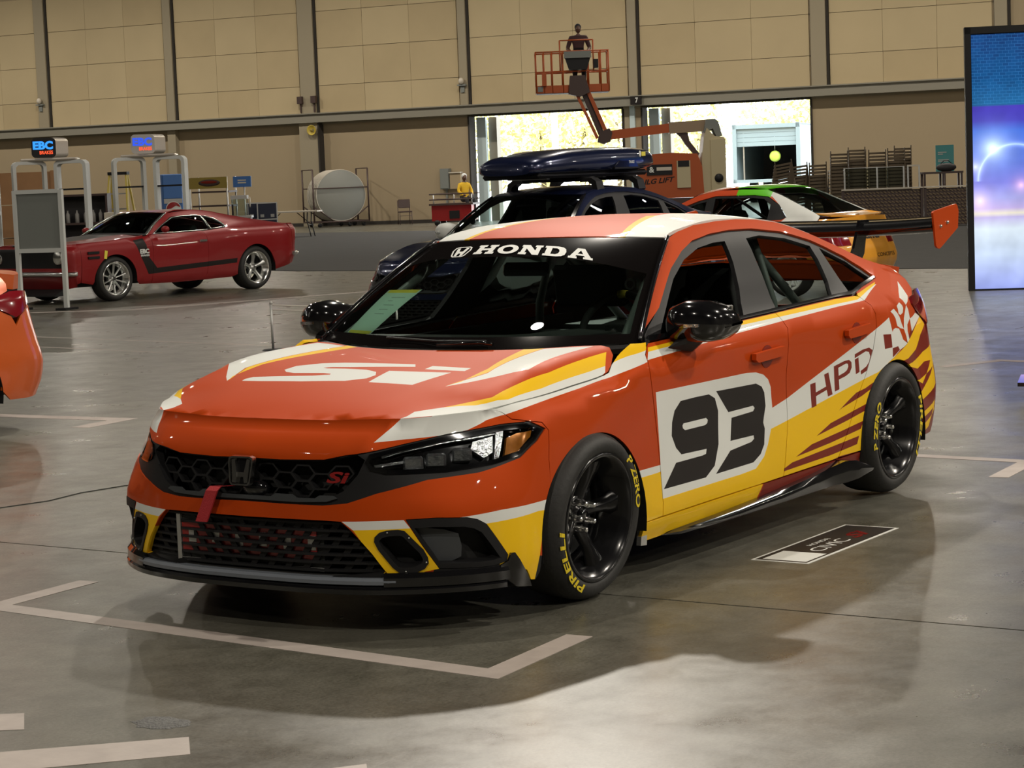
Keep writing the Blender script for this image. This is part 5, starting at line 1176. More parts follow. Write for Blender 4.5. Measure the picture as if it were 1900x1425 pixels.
    if not racing:
        for y in (-.36, .36):
            mb = MB(); mb.box((1.85, y, .62), (.16, .48, .70), (0, .2, 0), 0, .06); mb.box((1.95, y, 1.06), (.10, .26, .18), (0, .1, 0), 0, .05); mb.obj('front_seat', 'dark', car)
        mb = MB(); mb.box((2.75, 0, .70), (.16, 1.2, .60), (0, .25, 0), 0, .06); mb.obj('rear_seat', 'dark', car)
        return
    sw = link(bpy.data.objects.new('steering_wheel', None), car); mb = MB()
    c0 = Vector((1.10, -.36, .89)); e1 = Vector((0, 1, 0)); e2 = Vector((.40, 0, .92))
    mb.tube([c0 + e1 * .17 * math.cos(t) + e2 * .17 * math.sin(t) for t in np.linspace(0, 2 * PI, 29)[:-1]], .016, 8, closed=True); mb.obj('wheel_rim', 'dark', sw)
    mb = MB(); [mb.bar(c0, c0 + e1 * .16 * math.cos(t) + e2 * .16 * math.sin(t), .03, .01) for t in (0, PI, -PI / 2)]; mb.box(c0, (.05, .08, .06)); mb.obj('wheel_spokes', 'dark', sw)
    mb = MB(); mb.tube([c0 + e1 * .17 * math.cos(t) + e2 * .17 * math.sin(t) for t in (1.45, 1.57, 1.69)], .0175, 8); mb.obj('centre_mark', 'tapey', sw)
    mb = MB(); mb.tube([(.55, -.36, .78), (1.09, -.36, .885)], .028, 8); mb.obj('column', 'dark', sw)
    seat = link(bpy.data.objects.new('racing_seat', None), car)
    vs = []
    for x, z, w, wing in ((1.35, .42, .25, .10), (1.75, .36, .25, .12), (1.88, .55, .25, .16), (1.96, .80, .24, .17), (2.02, .92, .20, .20), (2.06, 1.02, .18, .24), (2.09, 1.12, .15, .18)):
        for t in (-1, -.75, 0, .75, 1): vs.append((x - (wing if abs(t) == 1 else 0) * (1 if z > .4 else 0), -.36 + w * t, z + (wing if abs(t) == 1 and z <= .45 else 0)))
    fs = [(i * 5 + j, i * 5 + j + 1, i * 5 + 6 + j, i * 5 + 5 + j) for i in range(6) for j in range(4)]
    q = MB().add(vs, fs).obj('seat_shell', 'matte', seat); md = q.modifiers.new('thick', 'SOLIDIFY'); md.thickness = .03
    smooth_by_angle(q, 1.2)
    mb = MB(); mb.box((1.98, -.36, 1.03), (.05, .26, .16), (0, -.25, 0), 0, .02); mb.obj('head_pad', 'dark', seat)
    for y in (-.545,):
        q = lettering('seat_lettering', 'OMP', plane_fn((1.955, y - .006, .995), (.085, 0, .01), (-.005, 0, .04)), 'white', seat, .02)
    mb = MB(); mb.box((2.03, .32, 1.03), (.04, .40, .20), (0, -.15, 0), 0, .02); mb.obj('net_panel', 'dark', car)
    lettering('panel_lettering', 'OMP', plane_fn((2.0, .12, 1.01), (0, -.16, 0), (.006, 0, .055)), 'white', car, .02)
    cage = link(bpy.data.objects.new('roll_cage', None), car)
    bars = [[(.56, .69, .30), (.60, .69, .90), (1.20, .53, 1.235), (2.05, .53, 1.245)], [(.56, -.69, .30), (.60, -.69, .90), (1.20, -.53, 1.235), (2.05, -.53, 1.245)],
            [(2.05, .66, .20), (2.05, .62, .95), (2.05, .53, 1.245), (2.05, -.53, 1.245), (2.05, -.62, .95), (2.05, -.66, .20)], [(1.20, .53, 1.235), (1.20, -.53, 1.235)],
            [(2.05, .5, 1.22), (2.85, .52, .70)], [(2.05, -.5, 1.22), (2.85, -.52, .70)], [(2.05, .5, 1.22), (2.07, -.62, .35)], [(1.0, -.70, .55), (2.05, -.66, .75)], [(1.0, .70, .55), (2.05, .66, .75)], [(2.05, -.62, .80), (2.05, .62, .80)]]
    for b in bars: mb = MB(); mb.tube(b, .021, 8); mb.obj('cage_bar', 'cage', cage)
    mb = MB(); mb.box((.98, .0, 1.165), (.03, .23, .06), (0, .3, 0), 0, .02); mb.obj('cabin_mirror', 'gloss', car)
    mb = MB(); mb.box((.98, -.06, .78), (.10, .30, .20)); mb.box((1.1, 0, .40), (.7, .22, .3)); mb.obj('console', 'dark', car)
    mb = MB(); mb.box((2.75, 0, .80), (.9, 1.3, .05)); mb.obj('rear_shelf', 'cage', car)
RACEM = ['orange', 'white', 'yellow', 'blackvinyl', 'redflame', 'satin']
racer = thing('race_car', 'orange, white and yellow number 93 race sedan on black wheels, nearest car', 'car')
build_civic(racer, RACEM); civic_trim(racer, RACEM)
# ---------------------------------------------------------------- the other cars on show
M['bluepaint'] = mat('deep blue paint', (.010, .016, .055), .25, .4, 1.0)
M['orange2'] = mat('bright orange paint', (.60, .10, .006), .45, .2, .6)
M['redpaint'] = mat('bright red paint', (.26, .003, .005), .4, .1, .7)
M['orange3'] = mat('flat orange paint', (.60, .12, .03), .3, 0, .6)
M['egyellow'] = mat('orange yellow paint', (.78, .34, .03), .3, 0, .7)
M['egred'] = mat('vermilion paint', (.60, .08, .025), .3, 0, .7)
blue = thing('car', 'dark blue hatchback with a roof box on its bars, behind the number 93 race car', 'car', (10.8, 7.0, 0), -.069)
blue.scale = (1.0, 1.0, 1.05)
BM = ['bluepaint'] * 5 + ['satin']
build_civic(blue, BM, False); civic_trim(blue, BM, False, 'dark', 'white')
for bx in (1.45, 2.20):
    mb = MB(); ys = np.linspace(-.50, .50, 9); mb.tube([(bx, y, 1.425) for y in ys], .022, 8); br = mb.obj('roof_bar', 'satin', blue); br['label'] = 'black roof bar'
    for sg in (-1, 1):
        mb = MB(); vs = []
        for t, (y, z, w) in enumerate(((.40, 1.43, .10), (.50, 1.435, .11), (.56, 1.40, .12), (.585, 1.31, .13))):
            vs += [(bx - w / 2, sg * y, z), (bx + w / 2, sg * y, z), (bx + w / 2, sg * (y - .05), z - .035), (bx - w / 2, sg * (y - .05), z - .035)]
        mb.add(vs, [(i * 4 + j, i * 4 + (j + 1) % 4, i * 4 + 4 + (j + 1) % 4, i * 4 + 4 + j) for i in range(3) for j in range(4)] + [(3, 2, 1, 0), (12, 13, 14, 15)])
        mb.obj('bar_foot', 'satin', br)
# roof box on the bars
def roof_box():
    t = thing('roof_box', 'glossy dark blue car roof box carried on the blue hatchback', 'roof box', (10.8, 7.0, 0), -.069)
    n = 24; vs = []; secs = [(.62, .30, .07, 1.60), (.66, .36, .10, 1.61), (.80, .405, .125, 1.625), (1.2, .43, .155, 1.645), (1.7, .44, .165, 1.655), (2.3, .44, .160, 1.66), (2.62, .43, .145, 1.66), (2.70, .40, .12, 1.655), (2.715, .34, .09, 1.65)]
    for x, hw, hh, zc in secs:
        for k in range(n):
            a = 2 * PI * k / n; e = lambda v, p: math.copysign(abs(v) ** p, v)
            z = zc + hh * e(math.sin(a), .62) * (1.0 if math.sin(a) > 0 else .62); vs.append((x, hw * e(math.cos(a), .55), z))
    k = len(secs); fs = [(i * n + j, i * n + (j + 1) % n, (i + 1) * n + (j + 1) % n, (i + 1) * n + j) for i in range(k - 1) for j in range(n)] + [tuple(range(n - 1, -1, -1)), tuple((k - 1) * n + j for j in range(n))]
    o = smooth_by_angle(MB().add(vs, fs).obj('box_shell', 'bluepaint', t), .9)
    mb = MB(); mb.box((1.67, 0, 1.545), (1.95, .74, .06), None, 0, .03); mb.obj('box_base', 'satin', t)
    mb = MB(); mb.prism([(1.88, 1.60), (2.0, 1.67), (2.28, 1.67), (2.34, 1.60)], lambda a, b, d: (a, -d, b), .43, .452); mb.obj('lock_plate', 'gloss', t)
    mb = MB(); mb.box((2.12, -.446, 1.595), (.46, .03, .018)); mb.obj('handle_lip', 'satin', t)
    lettering('lettering', 'THULE', plane_fn((2.16, -.4535, 1.64), (.10, 0, 0), (0, 0, .03)), 'white', t, .03)
    mb = MB(); mb.box((2.46, -.437, 1.735), (.07, .006, .045)); mb.obj('sticker', 'tapey', t)
    mb = MB(); mb.ell((2.40, -.434, 1.735), (.02, .006, .035), 12); mb.obj('sticker', 'white', t)
    for x in (1.0, 2.0):
        mb = MB(); mb.box((x, 0, 1.515), (.05, .5, .02)); mb.obj('clamp', 'steel', t)
roof_box()
left = thing('car', 'orange sedan showing only its rear corner with red tail lamp at the left edge', 'car', (.2, 6.75, 0), -.10)
OM = ['orange2'] * 5 + ['satin']
build_civic(left, OM, False); civic_trim(left, OM, False, 'dark')
right = thing('car', 'orange and black race car showing only its front lip at the right edge', 'car', (7.72, -.79, 0), .25)
RM = ['orange2'] * 5 + ['satin']
build_civic(right, RM, False); civic_trim(right, RM, False, 'dark')
lp = MB(); lp.prism([(-1.02, .95), (-1.08, .6), (-1.1, 0), (-1.08, -.6), (-1.02, -.95), (-.5, -.98), (-.5, .98)], lambda a, b, d: (a, b, d), .10, .125); lp.obj('lip_plate', 'gloss', right)
lettering('lip_lettering', 'HONDA', plane_fn((-1.0, .93, .15), (.5, .05, 0), (0, .0, .09)), 'white', right, .03)

def simple_car(root, S, paint, body, fronts, rears, dlo, panes, hoods, roofo, arches, wheels_, step=.09, paints_side=(), paints_roof=(), paints_hood=(), paints_front=(), paints_rear=(), mats=None, doors=(), deck=None, screen_pillar=True):
    W = S['W']; s0 = W.s[0]; s1 = W.s[-1]
    def Wm(s, z):
        s = np.atleast_1d(np.asarray(s, float)); m = s < s0
        p = W(np.where(m, 2 * s0 - s, s), z); p[m, 1] *= -1; return p
    def Wr(s, z):
        s = np.atleast_1d(np.asarray(s, float)); m = s > s1
        p = W(np.where(m, 2 * s1 - s, s), z); p[m, 1] *= -1; return p
    mats = mats or [paint] * 6
    panel('front_end', Wm, both(fronts, s0), [], list(paints_front) + [(mirr(p, s0), k) for p, k in paints_front], step, mats, root)
    L = rears; panel('rear_end', Wr, both(rears, s1), [], list(paints_rear) + [(mirr(p, s1), k) for p, k in paints_rear], step, mats, root)
    for mirror in (False, True):
        for nm, pl in [('body_side', body)] + list(doors):
            panel(nm, W, shrink(pl, .002), [], paints_side, step, mats, root, mirror)
        panel('window_surround', offset_fn(W, -.008), dlo, list(panes), [], step, ['satin'], root, mirror)
        for p in panes: panel('side_glass', offset_fn(W, -.016), shrink(p, -.006), step=.15, mats=['glassd'], parent=root, mirror=mirror, flange=0)
    panel('bonnet', S['bonnet'], hoods, [], paints_hood, step, mats, root)
    panel('roof', S['roof'], roofo, [], paints_roof, step, mats, root)
    panel('headliner', offset_fn(S['roof'], -.03), roofo, step=.2, mats=['dark'], parent=root, flange=0)
    panel('windscreen', S['screen'], [(-1, 0), (-.5, 0), (0, 0), (.5, 0), (1, 0), (1, 1), (.5, 1), (0, 1), (-.5, 1), (-1, 1)], [], [([(-1.1,-.1),(1.1,-.1),(1.1,.05),(-1.1,.05)], 1), ([(-1.1,-.1),(-.95,-.1),(-.95,1.1),(-1.1,1.1)], 1), ([(1.1,-.1),(.95,-.1),(.95,1.1),(1.1,1.1)], 1)], .12, ['glass', 'satin'], root, flange=0, flip=True)
    for (x, R, rim, wdt, style, sp) in wheels_:
        for sg in (-1, 1):
            yh = abs(float(W([x], [R + .12])[0, 1])) - wdt / 2 - .012
            wheel(root, 'wheel', (x, sg * yh, R), sg, R=R, rim=rim, width=wdt, spokes=sp, style=style, rot=.3)
            mb = MB(); vs = []; n = 20
            for i in range(n + 1):
                a = PI * 1.1 * i / n - .05 * PI
                for y in (yh + wdt / 2 + .005, yh - wdt / 2 - .02): vs.append((x + (R + .055) * math.cos(a), sg * y, R + (R + .055) * math.sin(a) - .01))
            k0 = len(vs); vs.append((x, sg * (yh - wdt / 2 - .02), R))
            mb.add(vs, [(2 * i, 2 * i + 2, 2 * i + 3, 2 * i + 1) for i in range(n)] + [(2 * i + 1, 2 * i + 3, k0) for i in range(n)]); mb.obj('wheel_tub', 'matte', root)
    return Wm, Wr

# ---- red fastback muscle car
def build_muscle():
    gx = lambda x: float(np.interp(x, [-3., .4, .60, .95, 1.5, 2.3, 2.74, 3.2, 3.50, 3.55, 4.0], [-3., .4, .47, .68, 1.24, 2.04, 2.50, 3.08, 3.47, 3.55, 4.0]))
    G = lambda pl: [(gx(a), b) for a, b in pl]
    fr = [(-1.9, [(-.80,0,.20),(-.84,0,.27),(-.90,0,.40),(-.90,0,.55),(-.93,0,.70),(-.95,0,.78),(-.93,0,.845)]),
          (-1.45, [(-.79,.45,.20),(-.83,.45,.27),(-.88,.45,.40),(-.88,.45,.55),(-.90,.45,.70),(-.92,.45,.78),(-.90,.45,.845)]),
          (-1.15, [(-.75,.72,.22),(-.79,.73,.28),(-.84,.74,.42),(-.86,.74,.55),(-.88,.74,.70),(-.89,.73,.78),(-.87,.68,.84)]),
          (-.95, [(-.66,.80,.24),(-.70,.82,.30),(-.74,.84,.42),(-.76,.85,.55),(-.76,.85,.70),(-.76,.83,.79),(-.74,.75,.845)])]
    sd = [(-.65,[(.26,.82),(.31,.85),(.42,.87),(.55,.88),(.70,.875),(.80,.855),(.85,.77)]),
          (-.3,[(.22,.84),(.28,.87),(.42,.885),(.55,.895),(.72,.885),(.82,.86),(.865,.77)]),
          (.1,[(.20,.84),(.27,.87),(.42,.89),(.56,.90),(.74,.89),(.84,.86),(.885,.77)]),
          (.6,[(.19,.82),(.25,.86),(.38,.885),(.56,.90),(.76,.895),(.86,.86),(.905,.77)]),
          (.95,[(.19,.82),(.25,.86),(.36,.885),(.56,.90),(.76,.895),(.87,.86),(.92,.79)]),
          (1.25,[(.19,.82),(.25,.86),(.36,.885),(.56,.90),(.76,.895),(.87,.86),(.925,.80)]),
          (1.5,[(.19,.82),(.25,.86),(.36,.885),(.56,.90),(.76,.895),(.88,.86),(.93,.80)]),
          (2.0,[(.19,.82),(.25,.86),(.36,.885),(.56,.90),(.77,.90),(.89,.865),(.94,.80)]),
          (2.3,[(.20,.83),(.26,.87),(.38,.89),(.58,.905),(.79,.91),(.91,.87),(.96,.80)]),
          (2.74,[(.21,.85),(.27,.88),(.42,.90),(.60,.915),(.80,.915),(.93,.87),(.985,.79)]),
          (3.2,[(.24,.83),(.30,.86),(.42,.885),(.60,.90),(.80,.895),(.93,.85),(.985,.765)]),
          (3.55,[(.34,.80),(.38,.82),(.45,.85),(.60,.86),(.80,.86),(.93,.83),(.975,.76)])]
    gh = {.95:[(.922,.785),(.924,.78),(.926,.775)],1.25:[(.97,.77),(1.05,.70),(1.10,.655)],1.5:[(1.06,.735),(1.18,.635),(1.235,.575)],
          2.0:[(1.08,.725),(1.20,.63),(1.265,.56)],2.3:[(1.08,.72),(1.175,.635),(1.24,.56)],2.74:[(1.06,.72),(1.11,.66),(1.155,.585)],3.2:[(1.01,.72),(1.035,.68),(1.055,.64)],3.55:[(.978,.74),(.981,.72),(.985,.70)]}
    rr = [(3.72,[(3.62,.72,.36),(3.66,.74,.40),(3.68,.76,.46),(3.68,.77,.60),(3.70,.78,.80),(3.71,.76,.92),(3.70,.72,.96)]),
          (4.0,[(3.64,.45,.36),(3.68,.45,.40),(3.70,.47,.46),(3.69,.47,.60),(3.72,.48,.80),(3.74,.47,.92),(3.73,.44,.965)]),
          (4.45,[(3.65,0,.36),(3.69,0,.40),(3.71,0,.46),(3.70,0,.60),(3.73,0,.80),(3.75,0,.92),(3.74,0,.97)])]
    sd = [(gx(x), r_) for x, r_ in sd]; gh = {gx(x): [(z, h) for z, h in v] for x, v in gh.items()}
    S = car_surfaces(fr, sd, gh, rr, pchip([-1,-.6,0,.3,.62,.8],[.855,.885,.92,.945,.955,.96]), pchip([-1,-.6,0,.3,.62,.8],[.845,.865,.895,.91,.922,.93]),
                     pchip([gx(k) for k in (1.3,1.5,1.8,2.2,2.6,3.0,3.4,3.8)],[1.24,1.262,1.285,1.272,1.215,1.12,1.02,.97]), .44, (.53,.16,.77,.945,-.02), (1.15,.09,.575,1.262,-.027), gx(1.5), 3.55)
    r = thing('muscle_car', 'glossy red fastback muscle car with a black hockey stick side stripe', 'car', (15.95, 17.4, 0), -.13)
    r.scale = (.98, .98, .98)
    mats = ['redpaint', 'blackvinyl', 'gloss', 'white', 'satin', 'chrome']
    af = ((.0, .30), .385, .375); ab = ((2.743, .31), .39, .385)
    body = G([(-.60,.846),(-.3,.862),(.1,.882),(.6,.902),(.90,.916),(1.25,1.095),(1.5,1.23),(1.75,1.252),(2.0,1.26),(2.3,1.235),(2.74,1.15),(3.2,1.05),(3.54,.982),(3.54,.36)]) + ellipse(*ab, -.1, PI * 1.05, 22) + [(2.25,.215),(1.68,.205)] + G([(2.0,.30),(2.03,.60),(2.02,.94)]) + \
           G([(2.47,.975),(2.50,1.0),(2.45,1.06),(2.36,1.12),(2.2,1.165),(2.0,1.19),(1.75,1.19),(1.52,1.172),(1.30,1.06),(1.06,.935),(.965,.92)]) + [(.70,.70),(.69,.45),(.67,.21),(.45,.215)] + ellipse(*af, -.05, PI * 1.0, 22) + [(-.40,.26),(-.60,.30)]
    door = G([(.967,.92),(1.06,.933),(1.5,.935),(2.02,.942),(2.03,.60),(2.0,.30),(1.95,.206),(1.4,.20)]) + [(.672,.21),(.69,.45),(.70,.70)]
    dlo = G([(1.0,.925),(1.06,.935),(1.30,1.06),(1.52,1.172),(1.75,1.19),(2.0,1.19),(2.2,1.165),(2.36,1.12),(2.45,1.06),(2.50,1.0),(2.47,.978),(2.02,.945),(1.5,.938)])
    panes = [[(1.10,.945),(1.33,1.062),(1.54,1.155),(1.75,1.172),(2.0,1.172),(2.10,1.16),(2.16,.965),(2.0,.957),(1.5,.95)], [(2.20,.972),(2.13,1.155),(2.2,1.15),(2.34,1.108),(2.42,1.055),(2.47,1.0),(2.44,.988)]]
    panes = [G(p_) for p_ in panes]
    fronts = [(-1.9,.845),(-1.45,.845),(-1.15,.84),(-.95,.845),(-.60,.848),(-.61,.30),(-.95,.24),(-1.15,.22),(-1.9,.20)]
    rears = [(4.45,.968),(4.0,.963),(3.72,.958),(3.545,.972),(3.545,.36),(3.72,.37),(4.45,.37)]
    half = [(-.93,0),(-.93,-.2),(-.90,-.45),(-.87,-.68),(-.74,-.755),(-.3,-.768),(.1,-.768),(.44,-.768),(.62,-.76),(.58,-.5),(.52,-.2),(.50,0)]
    hood = half + my(half)[::-1][1:-1]
    roofo = G([(1.505,-.57),(1.44,-.3),(1.42,0),(1.44,.3),(1.505,.57),(1.75,.56),(2.0,.556),(2.3,.556),(2.50,.556),(2.52,0),(2.50,-.556),(2.3,-.556),(2.0,-.556),(1.75,-.56)])
    stripe = [([(.36,.86),(.56,.885),(.62,.60),(.76,.44),(2.34,.50),(2.33,.43),(.60,.355),(.47,.60)], 1)]
    hs = [([(-1.0,-.42),(.7,-.38),(.7,.38),(-1.0,.42)], 1)]
    gr = [([(-1.9,.80),(-1.12,.80),(-1.03,.74),(-1.05,.55),(-1.12,.52),(-1.9,.52)], 4)]
    Wm, Wr = simple_car(r, S, 'redpaint', body, fronts, rears, dlo, panes, hood, roofo, (af, ab), [(.0, .325, .245, .23, 'chrome', 10), (2.743, .335, .25, .27, 'chrome', 5)], .10, stripe, (), hs, gr, (), mats, [('door', door)])
    W = S['W']
    deck = lambda x, y: S['roof'](x, y)
    panel('rear_screen', S['roof'], G([(2.56,-.53),(2.54,0),(2.56,.53),(3.18,.58),(3.22,0),(3.18,-.58)]), step=.12, mats=['glassd'], parent=r)
    panel('boot_lid', S['roof'], G([(2.53,-.556),(2.56,-.535),(3.19,-.585),(3.23,0),(3.19,.585),(2.56,.535),(2.53,.556),(3.0,.60),(3.3,.655),(3.70,.69),(3.73,0),(3.70,-.69),(3.3,-.655),(3.0,-.60)]), step=.1, mats=mats, parent=r)
    lettering('stripe_lettering', 'EBC', lambda a, b: offset_fn(W, .003)(.45 + .17 * a, .66 + .07 * b)[0], 'white', r, .05)
    lettering('stripe_lettering', 'BRAKES', lambda a, b: offset_fn(W, .003)(.46 + .16 * a, .62 + .03 * b)[0], 'white', r, .03)
    for sg in (0, 1):
        tr = (lambda p: p) if not sg else (lambda p: mirr(p, -1.9))
        mb = MB(); cs = -1.20 if not sg else -2.60; p = Wm([cs], [.67])[0]
        mb.lathe([(0, .012), (.05, .010), (.085, .0), (.095, -.004), (.095, -.05)], lambda a, b, h: (p[0] - .02 - h, p[1] + a, p[2] + b), 20); mb.obj('headlamp', 'chrome', r)
        mb = MB(); mb.box((-.40, (-.894 if not sg else .894), .72), (.20, .02, .035)); mb.obj('gill', 'satin', r)
        mb = MB(); mb.box((-.40, (-.897 if not sg else .897), .65), (.20, .02, .035)); mb.obj('gill', 'satin', r)
        mb = MB(); mb.box((-.18, (-.893 if not sg else .893), .68), (.05, .006, .12), (0, .2, 0)); mb.obj('side_sticker', 'tapey', r)
        mb = MB(); mb.ell((.92, (-.93 if not sg else .93), 1.0), (.06, .07, .05), 12); mb.obj('door_mirror', 'redpaint', r)
        mb = MB(); mb.box((1.66, (-.915 if not sg else .915), .80), (.14, .02, .03)); mb.obj('door_handle', 'chrome', r)
        pane = [panes[0], panes[1]]
        for pn_ in pane:
            q = offset_fn(W, .004); pl = densify(shrink(pn_, -.006), .08); pp = q(*np.array(pl).T); pp[:, 1] *= (1 if not sg else -1)
            mb = MB(); mb.tube(pp, .008, 5, closed=True); mb.obj('window_trim', 'chrome', r)
        e1 = S['screen'](np.full(12, -1.0 if not sg else 1.0), np.linspace(0, 1, 12)); mb = MB(); mb.tube(e1, .012, 5); mb.obj('screen_trim', 'chrome', r)
    for s_, z0, nm in ((-1, .44, 'front_bumper'),):
        ss = np.linspace(-3.0, -.80, 30); pp = offset_fn(Wm, .03)(ss, np.full(30, z0)); mb = MB(); mb.tube(pp, .035, 8); mb.obj(nm, 'chrome', r)
    ss = np.linspace(3.5, 5.4, 24); pp = offset_fn(Wr, .03)(ss, np.full(24, .52)); mb = MB(); mb.tube(pp, .03, 8); mb.obj('rear_bumper', 'chrome', r)
    for k in range(3):
        for sg in (-1, 1):
            mb = MB(); mb.box((3.72, sg * (.42 + .12 * k), .76), (.03, .09, .16)); mb.obj('tail_lamp', 'tail', r)
    mb = MB(); mb.prism([(-.80,.13),(-.98,.12),(-.98,.14),(-.8,.22)], lambda a, b, d: (a, d, b), -.7, .7); mb.obj('chin_spoiler', 'satin', r)
    mb = MB(); mb.box((1.3, 0, .26), (3.8, 1.4, .06)); mb.box((.1, 0, .5), (1.2, .9, .4)); mb.box((.75, 0, .55), (.05, 1.5, .6)); mb.box((3.0, 0, .6), (.9, 1.0, .5)); mb.obj('floor_pan', 'matte', r)
    for y in (-.36, .36):
        mb = MB(); mb.box((1.75, y, .70), (.16, .5, .66), (0, .2, 0), 0, .06); mb.obj('front_seat', 'dark', r)
    mb = MB(); mb.box((.88, 0, .84), (.25, 1.4, .16), None, 0, .05); mb.obj('dashboard', 'dark', r)
build_muscle()

# ---- small nineties race car at the right, seen from behind
def build_small():
    fr = [(-1.5, [(-.76,0,.20),(-.78,0,.27),(-.80,0,.40),(-.79,0,.50),(-.76,0,.62),(-.72,0,.68),(-.66,0,.72)]),
          (-1.05, [(-.68,.45,.20),(-.70,.45,.27),(-.72,.45,.40),(-.71,.45,.50),(-.69,.45,.62),(-.65,.45,.68),(-.60,.44,.72)]),
          (-.75, [(-.53,.72,.20),(-.55,.73,.27),(-.56,.73,.40),(-.56,.72,.50),(-.54,.70,.62),(-.52,.68,.68),(-.48,.63,.72)])]
    sd = [(-.42,[(.22,.80),(.27,.82),(.40,.83),(.50,.83),(.62,.82),(.70,.80),(.735,.68)]), (0,[(.20,.81),(.26,.83),(.40,.845),(.52,.845),(.66,.84),(.75,.81),(.785,.69)]),
          (.45,[(.19,.80),(.24,.82),(.38,.84),(.55,.845),(.70,.84),(.80,.80),(.835,.72)]), (.7,[(.19,.80),(.24,.82),(.38,.84),(.55,.845),(.70,.84),(.82,.80),(.87,.745)]),
          (.95,[(.19,.80),(.24,.82),(.38,.84),(.55,.845),(.70,.84),(.83,.80),(.885,.75)]), (1.5,[(.19,.80),(.24,.82),(.38,.84),(.55,.845),(.70,.84),(.84,.80),(.90,.75)]),
          (2.2,[(.20,.80),(.25,.82),(.38,.84),(.55,.845),(.72,.84),(.85,.80),(.915,.75)]), (2.62,[(.21,.81),(.26,.83),(.40,.845),(.56,.845),(.74,.84),(.87,.80),(.93,.73)]), (3.0,[(.22,.80),(.27,.82),(.40,.835),(.56,.835),(.74,.825),(.87,.79),(.93,.70)])]
    gh = {.45:[(.837,.718),(.839,.715),(.841,.712)],.7:[(.90,.725),(.945,.69),(.97,.665)],.95:[(.99,.70),(1.10,.625),(1.14,.59)],1.5:[(1.06,.68),(1.24,.585),(1.30,.52)],2.2:[(1.06,.68),(1.235,.585),(1.30,.52)],2.62:[(1.02,.675),(1.09,.62),(1.13,.575)],3.0:[(.945,.69),(.955,.68),(.965,.66)]}
    rr = [(3.2,[(3.18,.72,.24),(3.22,.74,.30),(3.26,.75,.42),(3.24,.74,.54),(3.17,.73,.74),(3.16,.70,.87),(3.15,.66,.93)]), (3.5,[(3.26,.45,.24),(3.30,.45,.30),(3.34,.46,.42),(3.32,.45,.54),(3.24,.45,.74),(3.23,.45,.87),(3.22,.44,.94)]), (3.95,[(3.28,0,.24),(3.32,0,.30),(3.37,0,.42),(3.35,0,.54),(3.26,0,.74),(3.25,0,.87),(3.24,0,.945)])]
    S = car_surfaces(fr, sd, gh, rr, pchip([-.8,-.4,0,.4,.7],[.72,.77,.82,.86,.88]), pchip([-.8,-.4,0,.4,.7],[.71,.745,.79,.835,.86]), pchip([1.0,1.2,1.5,1.9,2.2,2.4,2.62,3.0,3.3],[1.20,1.30,1.345,1.35,1.325,1.23,1.12,.97,.945]), .3, (.38,.10,.70,.855,-.01), (1.16,.08,.54,1.285,-.02), 1.25, 3.0)
    r = thing('race_car', 'small orange, white and green nineties race car seen from behind', 'car', (17.35, 8.80, 0), -1.64); r.scale = (.985, .985, .985)
    mats = ['egyellow', 'white', 'green', 'egred', 'blackvinyl', 'paleblue']
    af = ((0, .29), .34, .33); ab = ((2.62, .29), .34, .33)
    body = [(-.42,.73),(0,.78),(.44,.838),(.7,.965),(.95,1.135),(1.2,1.24),(1.5,1.297),(1.85,1.305),(2.2,1.297),(2.4,1.225),(2.62,1.127),(2.99,.962),(2.99,.30)] + ellipse(*ab, 0, PI, 20) + [(1.9,.20),(.6,.20)] + [(.62,.40),(.60,.84),(.70,.875)] + [(.62,.85)][:0] + \
           [(.98,.892),(1.5,.905),(2.2,.92),(2.5,.93),(2.56,.96),(2.42,1.11),(2.25,1.21),(2.05,1.232),(1.5,1.232),(1.25,1.175),(.95,1.075),(.66,.90)] + [(.56,.845),(.60,.40),(.58,.20),(.40,.20)] + ellipse(*af, 0, PI, 20) + [(-.42,.28)]
    dlo = [(.66,.885),(.95,1.07),(1.25,1.17),(1.5,1.23),(2.05,1.23),(2.25,1.205),(2.42,1.105),(2.55,.96),(2.49,.935),(2.2,.925),(1.5,.91),(.98,.897)]
    panes = [[(.78,.925),(.96,1.045),(1.25,1.145),(1.38,1.17),(1.38,.922),(1.0,.91)], [(1.50,.925),(1.50,1.205),(2.03,1.205),(2.20,1.185),(2.30,1.12),(2.30,.94)]]
    door = [(.58,.845),(.66,.885),(.98,.892),(1.44,.903),(1.44,.22),(.62,.205),(.62,.40)]
    body = [(-.42,.73),(0,.78),(.44,.838),(.7,.965),(.95,1.135),(1.2,1.24),(1.5,1.297),(1.85,1.305),(2.2,1.297),(2.4,1.225),(2.62,1.127),(2.99,.962),(2.99,.30)] + ellipse(*ab, 0, PI, 20) + [(1.45,.20),(1.45,.904),(2.2,.92),(2.5,.93),(2.56,.96),(2.42,1.11),(2.25,1.21),(2.05,1.232),(1.5,1.232),(1.25,1.175),(.95,1.075),(.66,.89),(.575,.845),(.615,.40),(.61,.20),(.40,.20)] + ellipse(*af, 0, PI, 20) + [(-.42,.28)]
    fronts = [(-1.5,.715),(-1.05,.715),(-.75,.715),(-.43,.728),(-.43,.28),(-.75,.22),(-1.5,.21)]
    rears = [(3.95,.94),(3.5,.935),(3.2,.925),(3.0,.925),(3.0,.30),(3.2,.26),(3.95,.25)]
    half = [(-.66,0),(-.60,-.43),(-.48,-.62),(-.42,-.67),(0,-.685),(.44,-.70),(.44,-.6),(.37,-.3),(.35,0)]; hood = half + my(half)[::-1][1:-1]
    roofo = [(1.25,-.54),(1.18,-.3),(1.16,0),(1.18,.3),(1.25,.54),(1.5,.518),(1.85,.515),(2.18,.515),(2.22,0),(2.18,-.515),(1.85,-.515),(1.5,-.518)]
